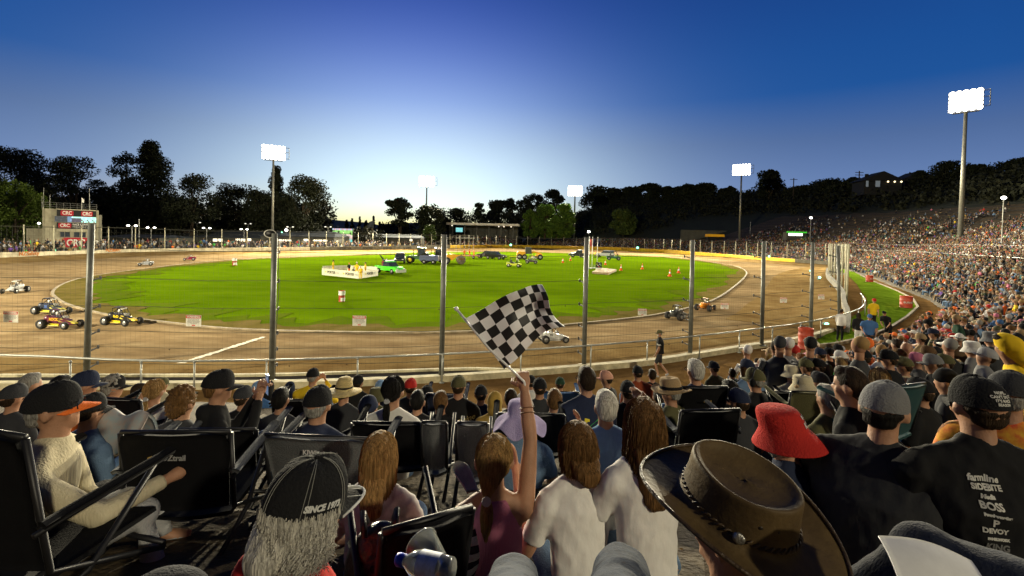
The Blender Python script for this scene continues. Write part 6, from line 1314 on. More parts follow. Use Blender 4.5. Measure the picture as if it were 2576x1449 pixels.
# --- figures with more detail
m_white = mat('print_white', (.55, .54, .5), .8, .1, 20); m_gold = mat('print_gold', (.5, .42, .16), .8, .1); m_or = mat('print_orange', (.45, .20, .04), .8, .1)
r, sh_, S, HM, H, A = Q(545, 972, 3.5, -50, 'black', lod=2, hat='cap', hatc='black', hairc='brown', hood=True, sleeve='long', skin=1.0, hands=True, arms=[((-.26, .20, .30), (-.04, .28, .63)), ((.26, .18, .28), (.05, .27, .64))], label='man in a black cap and black hoodie holding up a phone')
c = S @ Vector((.0, .33, .70)); ph = empty('mobile_phone', r.matrix_world @ c if 0 else (Matrix.Translation(r.location) @ Matrix.Rotation(r.rotation_euler.z, 4, 'Z')) @ c, r.rotation_euler.z, 'black mobile phone held up by the man in the black hoodie', 'phone')
mb = MB(); mb.box((0, 0, 0), (.075, .009, .155)); mb.build('case', mat('phone_black', (.01, .01, .012), .2, 0), ph); mb = MB(); mb.box((0, -.0055, 0), (.068, .002, .145)); mb.build('display', mat('phone_screen', (.1, .15, .25), .2, .5, 30, emit=(.25, .4, .7), es=.35), ph)
r, sh_, S, HM, H, A = Q(797, 1018, 3.2, -5, 'navy', lod=2, hat='cap', hatc='black', hairc='grey', hood=True, sleeve='long', hands=True, arms=[((-.30, .12, .28), (-.22, .26, .42)), ((.28, .05, .24), (.2, .3, .2))], label='man in a black mesh cap and navy hoodie raising his left fist')
r, sh_, S, HM, H, A = Q(1153, 972, 5.6, 0, 'black', hat='cap', hatc='olive', hairc='dark brown', label='man in a camouflage cap and black t-shirt with gold script on the back')
decal(r, sh_, 'Castlemaine', .085, S @ Vector((0, -.3, .40)), m_gold, rot=10, shear=.25); decal(r, sh_, 'RODS', .075, S @ Vector((.0, -.3, .24)), m_gold, rot=4)
r, sh_, S, HM, H, A = Q(880, 1002, 5.0, 0, 'charcoal', hair='none', label='t', lod=1) if 0 else (None,)*6
r, sh_, S, HM, H, A = Q(1476, 957, 4.4, 15, 'navy', hairc='dark brown', glasses=True, wide=1.1, label='dark haired man in a navy t-shirt printed with a yellow number one and green car')
decal(r, sh_, '1', .20, S @ Vector((-.07, -.3, .37)), mat('print_yellow', (.7, .55, .03), .8, .1), rot=-12, bold=.012); decal(r, sh_, 'JAMIE', .075, S @ Vector((.04, -.3, .36)), m_white, rot=22, bold=.004)
for i in range(4): me = MB(); me.add([(0, 0, 0), (.17, .03, 0), (.15, .06, 0), (.02, .035, 0)], [(0, 1, 2, 3)]); decal(r, sh_, me.mesh(), 1, S @ Vector((-.05, -.3, .22+.045*i)), mat('print_green', (.03, .35, .06), .8, .2), rot=20)
r, sh_, S, HM, H, A = Q(1525, 1026, 3.5, 5, 'light blue', lod=2, hairc='white', hair='short', label='man with thick white grey hair in a fine checked blue shirt', top_='x') if 0 else Q(1525, 1026, 3.5, 5, 'light blue', lod=2, hairc='white', label='man with thick white grey hair in a blue checked shirt')
Q(1308, 1052, 3.7, 0, 'denim blue', lod=2, hat='sun', hatc='lilac', label='woman in a floppy lilac ruffled sun hat', kind='denim')
Q(1690, 985, 4.6, 45, 'olive', hat='fedora', hatc='tan', hairc='grey', lod=2, sleeve='long', arms=PH_ARMS, hands=True, label='man in a tan fedora and olive jacket, hand raised to his face')
Q(1903, 955, 5.2, 35, 'black', hat='cap', hatc='olive', hairc='grey', sleeve='long', label='man in an olive cap with black ear muffs over it and a black jacket')
Q(2022, 972, 5.4, 15, 'charcoal', hat='bucket', hatc='cream', label='person in a cream bucket hat with ear muffs and long neck flap')
for u, v, d, yw, t in ((1903, 955, 5.2, 35, 'black ear muffs worn over the olive cap'), (2022, 972, 5.4, 15, 'tan ear muffs worn over the cream bucket hat')):
    c = P(u, v, d); e = empty('ear_muffs', c, R(yw), t, 'ear muffs'); mb = MB(); mb.tube([(.098*math.cos(a), -.01, .02+.118*math.sin(a)) for a in [math.pi*i/10 for i in range(11)]], .008, 6); mb.build('headband', cagem, e)
    for s in (-1, 1): mb = MB(); mb.ell((s*.10, -.01, -.015), (.026, .036, .046), 12, 8); mb.build('ear_cup', cm('black' if u < 2000 else 'tan'), e, True)
Q(2143, 972, 3.1, 42, 'black', lod=2, hairc='dark brown', label='man with a short dark haircut facing left, black t-shirt')
# man in the straw hat: lettering on the back
r, sh_, S, HM, H, A = Q(905, 1010, 4.7, 0, 'charcoal', hair='none', label='x') if 0 else (None,)*6
# left foreground
r, sh_, S, HM, H, A = Q(136, 1024, 2.2, -62, 'cream', lod=2, hat='cap', hatc='black', hatc2='orange', hairc='grey', sleeve='long', kind='knit', glasses=True, hands=False, legs='light grey', arms=[((-.26, .10, .22), (-.10, .34, .10)), ((.27, .26, .33), (.08, .48, .36))], label='man in a ribbed cream sweater, glasses and a black cap with an orange peak', wide=1.02, hpitch=-6)
camp_chair(-62, 1076, 1.72, -14, 'black folding chair at the left edge holding the man in the cream sweater', w=.50, h=.55, recline=10)
camp_chair(443, 1084, 2.42, 4, 'large black high backed folding chair with a small gold and grey logo', w=.54, h=.54, logo=[('OZtrail', .038, .04, .10, 'grey'), ('<', .04, -.07, .10, 'gold')], trim=CHG, recline=8)
camp_chair(545, 1078, 3.1, 4, 'black folding chair behind the large logo chair, under the hoodie men', w=.5, h=.5, trim=CHG)
camp_chair(797, 1096, 2.75, -3, 'wide black and grey chair under the man in the mesh cap, white kiwi logo', w=.62, h=.42, logo=[('KIWIcamping', .036, .06, .06, 'white')], m=CHG, trim=CHG)
camp_chair(985, 1062, 3.4, 2, 'wide black padded chair under the woman with the black ponytail', w=.56, h=.5)
camp_chair(1788, 1030, 3.9, 8, 'black folding chair with grey arm pad, left of the red bucket hat', w=.52, h=.5, trim=CHG)
camp_chair(1770, 972, 4.7, 6, 'black chair with a small gold logo under the white haired man with glasses', w=.5, h=.45, logo=[('oztrail', .03, .0, .12, 'gold')])
camp_chair(1336, 1040, 3.9, 0, 'black chair holding the woman in the lilac hat', w=.55, h=.45)
camp_chair(1120, 990, 6.4, 0, 'navy folding chair left of the camouflage cap', w=.5, h=.4, m=cm('navy', 'denim'))
camp_chair(1412, 985, 6.6, 0, 'bright blue folding chair under the dark green cap', w=.5, h=.35, m=cm('blue', 'denim'))
camp_chair(740, 1005, 5.4, 0, 'plain black chair left of the mesh cap', w=.5, h=.45)
camp_chair(300, 1002, 4.4, -5, 'small black chair in front of the boy looking right', w=.42, h=.4)
camp_chair(1965, 985, 5.6, 5, 'black chair left of the cream bucket hat with ear muffs', w=.5, h=.45)
camp_chair(2280, 968, 3.8, 20, 'teal folding chair behind the grey cap', w=.46, h=.42, m=mat('dark_teal_canvas', (.008, .04, .045), .9, .15, 9))
camp_chair(2050, 985, 5.0, 0, 'olive grey chair right of the cream bucket hat with ear muffs', w=.5, h=.35, m=cm('olive', 'denim'))
# fleece blanket over a chair back
p = P(305, 1050, 3.5); e = empty('blanket', (p.x, p.y, p.z-.34), R(-15), 'pale blue patterned fleece blanket draped over a chair beside the denim jacket', 'blanket'); mb = MB(); mb.sheet(lambda a, b: ((a-.5)*.5+.03*math.sin(b*5), -.12*math.cos(math.pi*b)-.03*nz((a*4, b*4, 1)), (.3+.09*math.sin(math.pi*b)-.17*abs(b-.5)*2)+.03*math.sin(a*9)), 22, 22, .02); mb.build('fleece', mat('fleece_pale', (.25, .34, .38), .95, .3, 14, c2=(.40, .30, .26)), e, True)
# ------------------------------------------------------------------ the closest figures
wht = clothmat('shirt_white_cotton', (.74, .72, .69), 'jersey')
def folds(o, amp=.006, k=0, zr=None):
    """diagonal pull folds in a worn shirt"""
    me = o.data; n = len(me.vertices); co = np.empty(n*3, np.float32); me.vertices.foreach_get('co', co); no = np.empty(n*3, np.float32); me.vertex_normals.foreach_get('vector', no); co = co.reshape(-1, 3); no = no.reshape(-1, 3)
    f = np.array([.55*(1-abs(noise.noise(Vector((c[0]*10+c[2]*7+k, c[1]*3, c[2]*9-c[0]*8)))*3.0))+.45*(1-abs(noise.noise(Vector((c[0]*16-c[2]*10+k, c[1]*4, c[2]*13+c[0]*7)))*3.2)) for c in co.tolist()], np.float32)
    me.vertices.foreach_set('co', (co+no*(amp*np.clip(f, -.5, 1))[:, None]).ravel()); me.update()
# girl in pink with the flag
r, shirt, S, HM, H, A = Q(1243, 1160, 2.0, 6, clothmat('pink_rib', (.50, .17, .27), 'knit'), lod=2, hair='pony', hairc='light brown', hairL=.25, neck=(-.04, -.112, .655), s=.80, head_s=1.10, tank=True, wide=.84, armw=1.05, lean=6, hands=[1], arms=[((-.24, .10, .24), (-.14, .34, .20)), ((.20, .05, .83), (.175, .13, 1.07))], thumbs=[((0, 0, 1), .5, .2), ((0, -1, .2), 1.5, .0)], skin=1.0, label='girl in a pink ribbed vest with a ponytail, raising the chequered flag')
MW = Matrix.Translation(r.location) @ Matrix.Rotation(r.rotation_euler.z, 4, 'Z') @ Matrix.Scale(.80, 4)
hand = MW @ (A[1][2]+Vector((0, .0, .05)))
for t in (.52, .62):
    q = A[1][1].lerp(A[1][2], t); dv = (A[1][2]-A[1][1]).normalized(); mb = MB(); x = dv.orthogonal().normalized(); y = dv.cross(x); mb.tube([q+x*.037*math.cos(a)+y*.037*math.sin(a) for a in [k*math.pi/8 for k in range(16)]], .0035, 6, closed=True); mb.build('wristband', mat('band_brown', (.14, .06, .03), .5, .1), r, True)
def flag():
    d = hand.y; hp = PX(hand); a = P(1148, 777, d+.10); b0 = P(1262, 915, d+.02); ax = (b0-a).normalized(); b = P(1340, 1020, d-.01)
    root = empty('chequered_flag', b, 0, 'black and white chequered flag on a white plastic stick held up by the girl', 'flag'); off = -Vector(root.location)
    mb = MB(); mb.tube([a, P(1230, 877, d+.05), hand+Vector((-.005, -.01, .0)), b], .0055, 10); mb.ell(a, .0105, 12, 8); mb.build('stick', mat('stick_white', (.68, .68, .68), .35, .03), root, True).location = off
    def cv(p, t):
        n = len(p)-1; x = t*n; i = min(int(x), n-1); f = x-i; g = lambda j: Vector(p[max(0, min(n, j))])
        p0, p1, p2, p3 = g(i-1), g(i), g(i+1), g(i+2); return .5*((2*p1)+(p2-p0)*f+(2*p0-5*p1+4*p2-p3)*f*f+(3*p1-p0-3*p2+p3)*f**3)
    top = [(1172, 801), (1215, 777), (1262, 748), (1310, 728), (1338, 718), (1364, 716)]; bot = [(1268, 928), (1300, 903), (1333, 868), (1366, 838), (1392, 826), (1421, 822)]; fly = [(1364, 716), (1378, 745), (1384, 775), (1398, 802), (1421, 822)]; st = [(1172, 801), (1204, 842), (1236, 884), (1268, 928)]
    def uv(s, t):
        T, B_, L, Rr = cv(top, s), cv(bot, s), cv(st, t), cv(fly, t); c00, c10, c01, c11 = Vector(top[0]), Vector(top[-1]), Vector(bot[0]), Vector(bot[-1])
        return T*(1-t)+B_*t+L*(1-s)+Rr*s-(c00*(1-s)*(1-t)+c10*s*(1-t)+c01*(1-s)*t+c11*s*t)
    nx, ny, k = 9, 6, 7; NX, NY = nx*k, ny*k; vs = []; fs = []; mi = []
    for i in range(NX+1):
        for j in range(NY+1):
            s, t = i/NX, j/NY; p = uv(s, t); w = s**.7; dd = d+.07+.0*s+w*(.030*math.sin(s*9.5+t*3.2)+.018*math.sin(t*8.5-s*5+1)+.010*nz((s*6, t*6, 3), 1)); vs.append(P(p.x, p.y, dd))
    for i in range(NX):
        for j in range(NY): fs.append((i*(NY+1)+j, (i+1)*(NY+1)+j, (i+1)*(NY+1)+j+1, i*(NY+1)+j+1)); mi.append((i//k+j//k) % 2)
    me = bpy.data.meshes.new('cloth'); me.from_pydata([v+off for v in vs], [], fs); me.polygons.foreach_set('material_index', mi); smooth(me)
    fw = mat('flag_white', (.72, .72, .76), .6, .03, sheen=.2); fk = mat('flag_black', (.010, .010, .012), .55, .1)
    for m_ in (fw,):
        m_.node_tree.nodes['Principled BSDF'].inputs['Subsurface Weight'].default_value = .0
    o = link('cloth', me, [fw, fk], root); mo = o.modifiers.new('t', 'SOLIDIFY'); mo.thickness = .0015
flag()
r, shirt, S, HM, H, A = Q(1452, 1127, 2.05, 14, wht, lod=2, hair='long', hairc='brown', hairL=.13, s=.84, head_s=1.06, wide=.80, lean=8, hyaw=12, hands=[0], arms=[((-.24, .10, .22), (-.24, .30, .52)), ((.235, .08, .22), (.10, .32, .14))], thumbs=[((1, 0, .0), .35, .25), ((1, 0, 0), .3, .2)], label='girl in a plain white t-shirt beside the girl in pink, clapping'); folds(shirt, .004, 3)
r, shirt, S, HM, H, A = Q(1622, 1070, 2.0, 8, wht, lod=2, hair='wavy', hairc='brown', hairL=.44, s=.86, head_s=1.06, wide=.80, lean=8, hands=[0], arms=[((-.23, .12, .24), (-.22, .31, .56)), ((.28, .10, .24), (.05, .36, .46))], thumbs=[((1, -.3, .0), .25, .45), ((1, 0, 0), .3, .2)], label='girl with very long wavy brown hair in a white t-shirt, hands up clapping'); folds(shirt, .004, 9)
r, shirt, S, HM, H, A = Q(953, 1148, 2.2, -4, mat('tie_dye', (.62, .60, .56), .9, .3, 12, bump=.3, bscale=14, c2=(.38, .34, .33)), lod=2, hair='long', hairc='light brown', hairL=.34, s=.82, head_s=1.08, wide=.86, label='girl with long straight fair hair in a pale mottled t-shirt'); folds(shirt, .008, 5)
# man in the cap reading SINCE
r, shirt, S, HM, H, A = Q(752, 1272, 1.22, -38, 'red', lod=2, hat='cap', hatc='black', hair='wavy', hairc='white', hairL=.13, wide=1.05, lean=4, hpitch=4, hroll=4, label='man with long white hair under a black cap with white stitching, red shirt')
cp = [c for c in r.children if c.name.startswith('cap')][0]
T = HM @ Matrix.Translation((0, -.004, .812)) @ Matrix.Rotation(R(-6), 4, 'X')
decal(r, cp, 'SINCE 1973', .019, None, mat('stitch_white', (.5, .5, .48), .8, .1), M=T @ Matrix.Rotation(R(-38), 4, 'Z') @ Matrix.Translation((.0, 0, .012)) @ Matrix.Translation((0, -.2, 0)) @ Matrix.Rotation(R(90), 4, 'X') if 0 else T @ Matrix.Rotation(R(84), 4, 'Z') @ Matrix.Translation((0, -.2, .006)) @ Matrix.Rotation(R(90), 4, 'X'), bold=.0012, shear=.2)
mb = MB()
for k in range(6):
    a = R(30+60*k)
    for o_ in (-.05, .05): mb.tube([((.0925+.0)*math.cos(a+o_)*math.cos(t)**.82, .1095*math.sin(a+o_)*math.cos(t)**.82, -.022+.1135*math.sin(t)**.92*(1+.10*max(0, math.sin(a+o_))*math.sin(t*1.6))) for t in [j*math.pi/2*.93/9 for j in range(10)]], .0009, 4)
xf(mb, 0, T); mb.build('stitching', mat('stitch_grey', (.22, .22, .2), .9, 0), cp)
mb = MB(); br = lambda a, b: T @ Vector(((a-.5)*.165*(1-.12*b**2), .094+.012*math.cos((a-.5)*2.6)+b*.072*math.cos((a-.5)*2.3)-.035*(abs(a-.5)*2)**2.2*1.6, -.011-.020*(abs(a-.5)*2)**2-.012*b))
mb.tube([br(a/12, 1.0) for a in range(13)], .004, 6)
for q in (.3, .5, .7): mb.tube([br(q, .1), br(q, .97)], .0011, 4)
mb.build('piping', mat('stitch_white', None), cp, True)
# leather hat in the foreground
def leather_hat():
    r, shirt, S, HM, H, A = Q(1862, 1330, 1.03, 42, 'brown', lod=2, hair='short', hairc='grey', lean=5, head_s=.93, label='man right in front of the camera in a wide brown leather hat', hat='leather')
    lm = mat('oiled_leather', (.115, .075, .030), .62, .35, 9, bump=.12, bscale=90, spec=.22, c2=(.060, .038, .016)); dk = mat('leather_trim', (.05, .03, .014), .5, .2, 20, bump=.4)
    n = 72; prof = [(.200, -.002), (.197, .002), (.188, .0), (.160, -.006), (.130, -.008), (.112, -.004), (.104, .006), (.101, .02), (.099, .045), (.0965, .070), (.0965, .084), (.0955, .098), (.0910, .101), (.085, .098), (.078, .090), (.066, .083), (.045, .079), (.02, .078), (.0005, .078)]
    T = HM @ Matrix.Translation((0, -.006, .832)) @ Matrix.Rotation(R(17), 4, 'X') @ Matrix.Rotation(R(-6), 4, 'Y'); mb = MB(); vs = []
    for r_, z in prof:
        for k in range(n):
            a = 2*math.pi*k/n; f = max(0, (r_-.105)/.095); zz = z; rx = r_; ry = r_*1.16
            if f > 0: zz += f**1.5*(.022*math.cos(a)**2-.030*math.sin(a)**2)+.004*math.sin(3*a+1)*f; rx = r_-f*.020*math.cos(a)**2
            else: ry = r_*(1.24 if math.sin(a) < 0 else 1.28); rx = r_*(1-.13*max(0, math.sin(a))**2*min(1, max(0, z)/.07)); zz += (-.004 if math.sin(a) > 0 else .006)*abs(math.sin(a))**1.5*min(1, max(0, z)/.08)
            vs.append((rx*math.cos(a), ry*math.sin(a), zz))
    L = len(prof); mb.add(vs, [(i*n+k, i*n+(k+1) % n, (i+1)*n+(k+1) % n, (i+1)*n+k) for i in range(L-1) for k in range(n)]); xf(mb, 0, T); me = mb.mesh(); smooth(me); displace(me, .0016, 6, 2)
    o = link('leather_hat', me, lm, r); m1 = o.modifiers.new('s', 'SUBSURF'); m1.levels = m1.render_levels = 1; m2 = o.modifiers.new('t', 'SOLIDIFY'); m2.thickness = .003
    def rim(rr, dz, f): 
        out = []
        for k in range(n):
            a = 2*math.pi*k/n; x = rr-f*.020*math.cos(a)**2; out.append(T @ Vector((x*math.cos(a), rr*1.16*math.sin(a), dz+f**1.5*(.022*math.cos(a)**2-.030*math.sin(a)**2)+.004*math.sin(3*a+1)*f)))
        return out
    mb = MB(); mb.tube(rim(.198, .004, .98), .0042, 8, closed=True); mb.build('brim_binding', dk, o, True)
    mb = MB()
    for s_ in (0, math.pi):
        pts = [T @ Vector(((.1015+.003*math.cos(a*26+s_))*math.cos(a), (.1015+.003*math.cos(a*26+s_))*1.26*math.sin(a), .014+.0045*math.sin(a*26+s_))) for a in [2*math.pi*k/260 for k in range(260)]]
        mb.tube(pts, .0026, 5, closed=True)
    mb.build('braided_band', dk, o, True)
    mb = MB(); a = R(200); q = Vector((.106*math.cos(a), .132*math.sin(a), .016)); mb.lathe([(.0005, .006), (.009, .0055), (.0125, .003), (.013, 0)], 20, M=T.to_3x3() @ Vector((math.cos(a), math.sin(a), .15)).to_track_quat('Z', 'Y').to_matrix(), c=T @ q); mb.build('concho_button', mat('old_silver', (.30, .29, .27), .35, .3, 60, metal=.8, bump=.4), o, True)
    for a in (R(218), R(238)): mb = MB(); q = Vector((.0965*math.cos(a), .119*math.sin(a), .055)); mb.lathe([(.004, .0), (.0042, .0015), (.0022, .0018)], 12, M=T.to_3x3() @ Vector((math.cos(a), math.sin(a), .1)).to_track_quat('Z', 'Y').to_matrix(), c=T @ q); mb.build('eyelet', mat('eyelet_dark', (.02, .015, .01), .4), o, True)
leather_hat()
# red bucket hat man
r, shirt, S, HM, H, A = Q(1985, 1090, 2.32, 42, 'navy', lod=2, hat='bucket', hatc='red', hairc='grey', beard='grey', wide=1.35, hroll=-6, lean=16, hands=[0], arms=[((-.36, .30, .34), (-.14, .44, .36)), ((.34, .05, .24), (.2, .3, .2))], label='bearded man in a bright red bucket hat and dark navy t-shirt, tattooed arm resting forward'); folds(shirt, .008, 21)
o, T = H; me = decal(r, o, 'KFC', .034, None, mat('stitch_white', None), M=T @ Matrix.Rotation(R(2), 4, 'Z') @ Matrix.Translation((.02, -.25, .018)) @ Matrix.Rotation(R(90), 4, 'X'), bold=.001)
for i in range(3): q = MB(); q.add([(-.022+.018*i, .026, 0), (-.012+.018*i, .026, 0), (-.012+.018*i, .042, 0), (-.022+.018*i, .042, 0)], [(0, 1, 2, 3)]); decal(r, o, q.mesh(), 1, None, mat('stitch_white', None), M=T @ Matrix.Rotation(R(2), 4, 'Z') @ Matrix.Translation((.02, -.25, .018)) @ Matrix.Rotation(R(90), 4, 'X'))
ink = mat('tattoo_ink', (.05, .05, .05), .7, 0)
for i in range(5):
    t = .2+.15*i; q = A[0][1].lerp(A[0][2], t); mb = MB(); mb.tube([(-.03, 0, 0), (-.01, .02, 0), (.01, -.01, 0), (.03, .015, 0)], .003, 4); xf(mb, 0, Matrix.Translation(q+Vector((0, -.01, .036)))); mb.build('tattoo', ink, r)
# two men at the right
r, shirt, S, HM, H, A = Q(2222, 1030, 2.1, -52, clothmat('faded_black', (.030, .031, .033), 'jersey'), lod=2, hat='cap', hatc='grey', hairc='black', glasses=True, wide=1.32, lean=8, arms=[((-.33, .12, .22), (-.12, .38, .2)), ((.40, .06, .20), (.26, .26, .05))], label='broad man in a washed grey cap, glasses and a faded black t-shirt'); folds(shirt, .005, 31)
r, shirt, S, HM, H, A = Q(2466, 1022, 1.95, -6, 'black', lod=2, hat='cap', hatc='black', hairc='dark brown', wide=1.32, lean=6, skin=.95, label='man in a black cap with white slogan and a black t-shirt listing sponsors'); folds(shirt, .008, 41)
cp = [c for c in r.children if c.name.startswith('cap')][0]; T = HM @ Matrix.Translation((0, -.004, .812)) @ Matrix.Rotation(R(-6), 4, 'X')
for i, s_ in enumerate(('NOPE...', "CAN'T DO IT", "IT'S RACE", 'SEASON')): decal(r, cp, s_, .0135, None, m_white, M=T @ Matrix.Rotation(R(6), 4, 'Z') @ Matrix.Translation((0, -.25, .042-.014*i)) @ Matrix.Rotation(R(90), 4, 'X'), bold=.0006)
x0 = -.08
for i, (s_, sz, sh__, m_) in enumerate([('farmline', .036, .2, 'print_white'), ('SIDEBITE', .030, 0, 'print_white'), ('Media', .022, .3, 'print_white'), ('BOSS', .036, 0, 'print_white'), ('Powdercoating', .015, .1, 'print_white'), ('P', .040, .1, 'print_white'), ('DEVOY', .028, 0, 'print_white'), ('PANELWORX', .013, 0, 'print_white'), ('KING', .034, .2, 'print_dim'), ('Tiles', .030, .2, 'print_dim'), ('THE Go', .024, 0, 'print_dim'), ('EASTMASTER', .017, .2, 'print_dim'), ('QUIK', .036, .3, 'print_white')]):
    decal(r, shirt, s_, sz*.85, S @ Vector((x0+.005*math.sin(i*2), -.35, .51-.0275*i)), mat('print_dim', (.14, .14, .14), .8, .1) if m_ == 'print_dim' else m_white, shear=sh__, bold=.0012)
r, shirt, S, HM, H, A = Q(2538, 992, 2.45, -52, mat('floral_shirt', (.75, .42, .03), .85, 0, 18, c2=(.55, .06, .02)), lod=2, hat='cap', hatc='charcoal', hairc='grey', skin=.95, lean=4, label='older woman in a dark grey cap and orange yellow floral top at the right edge')
# knees and legs of people beside the camera
dn = mat('jeans_denim', (.014, .024, .048), .9, .3, 60, bump=.25, bscale=200, stretch=(1, 1, .2)); dn2 = mat('dark_jeans', (.006, .010, .023), .9, .3, 60, bump=.25, bscale=200, stretch=(1, 1, .2))
def knees(name_l, limbs, m, rr):
    root = empty('person', (limbs[0][1].x, limbs[0][1].y, limbs[0][1].z-.5), 0, name_l, 'person'); off = -Vector(root.location)
    b = MB(); t = MB()
    for L in limbs: b.tube([p for p in L], [rr*.85, rr*.8, rr*.6], 12); t.tube(L, [rr*1.25, rr*1.0, rr*.8], 16); t.ell(L[1], rr*1.02, 14, 10)
    o = link('body', remesh(b, .014), skinm(1.0), root); o.location = off; me = remesh(t, .009, 3); displace(me, .007, 14, 3, (1, 1, .5)); o = link('trousers', me, m, root); o.location = off
knees('person beside the camera in blue jeans, only two knees showing at the bottom edge', [[P(1275, 1690, .62), P(1292, 1470, 1.0), P(1300, 1690, 1.12)], [P(1560, 1690, .60), P(1563, 1440, .98), P(1560, 1690, 1.12)]], dn, .055)
knees('person at the bottom right in dark jeans, one leg crossed under the white programme', [[P(2640, 1560, .80), P(2335, 1410, .92), P(2110, 1550, .98)]], dn2, .066)
def programme():
    c = [P(2204, 1346, .80), P(2436, 1409, .80), P(2300, 1560, .70), P(2530, 1590, .70)]; o = c[0]
    root = empty('race_programme', o, 0, 'open white printed race programme lying on the dark jeans leg', 'booklet')
    f = lambda a, b: (c[0].lerp(c[1], a)).lerp(c[2].lerp(c[3], a), b)-o+Vector((0, -.004, .012*math.sin(math.pi*a)+.006*math.sin(5*b)))
    pm = mat('paper', (.70, .70, .70), .7, .05, 30); mb = MB(); mb.sheet(f, 16, 16, .0025); mb.build('pages', pm, root, True)
    g = lambda a, b, h=.0015: Vector(f(a, b))+Vector((0, -.4, .9)).normalized()*h
    mb = MB(); mb.add([g(.52, .18), g(.56, .18), g(.56, .42), g(.52, .42)], [(0, 1, 2, 3)]); mb.build('blue_heading', mat('print_blue', (.03, .08, .22), .7), root)
    mb = MB()
    for i in range(14):
        for j in range(2): b_ = .08+.035*i; a0 = .08+.5*j; mb.add([g(a0, b_), g(a0+.34-.1*((i*7+j) % 3)/3, b_), g(a0+.34-.1*((i*7+j) % 3)/3, b_+.006), g(a0, b_+.006)], [(0, 1, 2, 3)])
    mb.build('text_lines', mat('print_grey', (.20, .20, .22), .8), root)
programme()
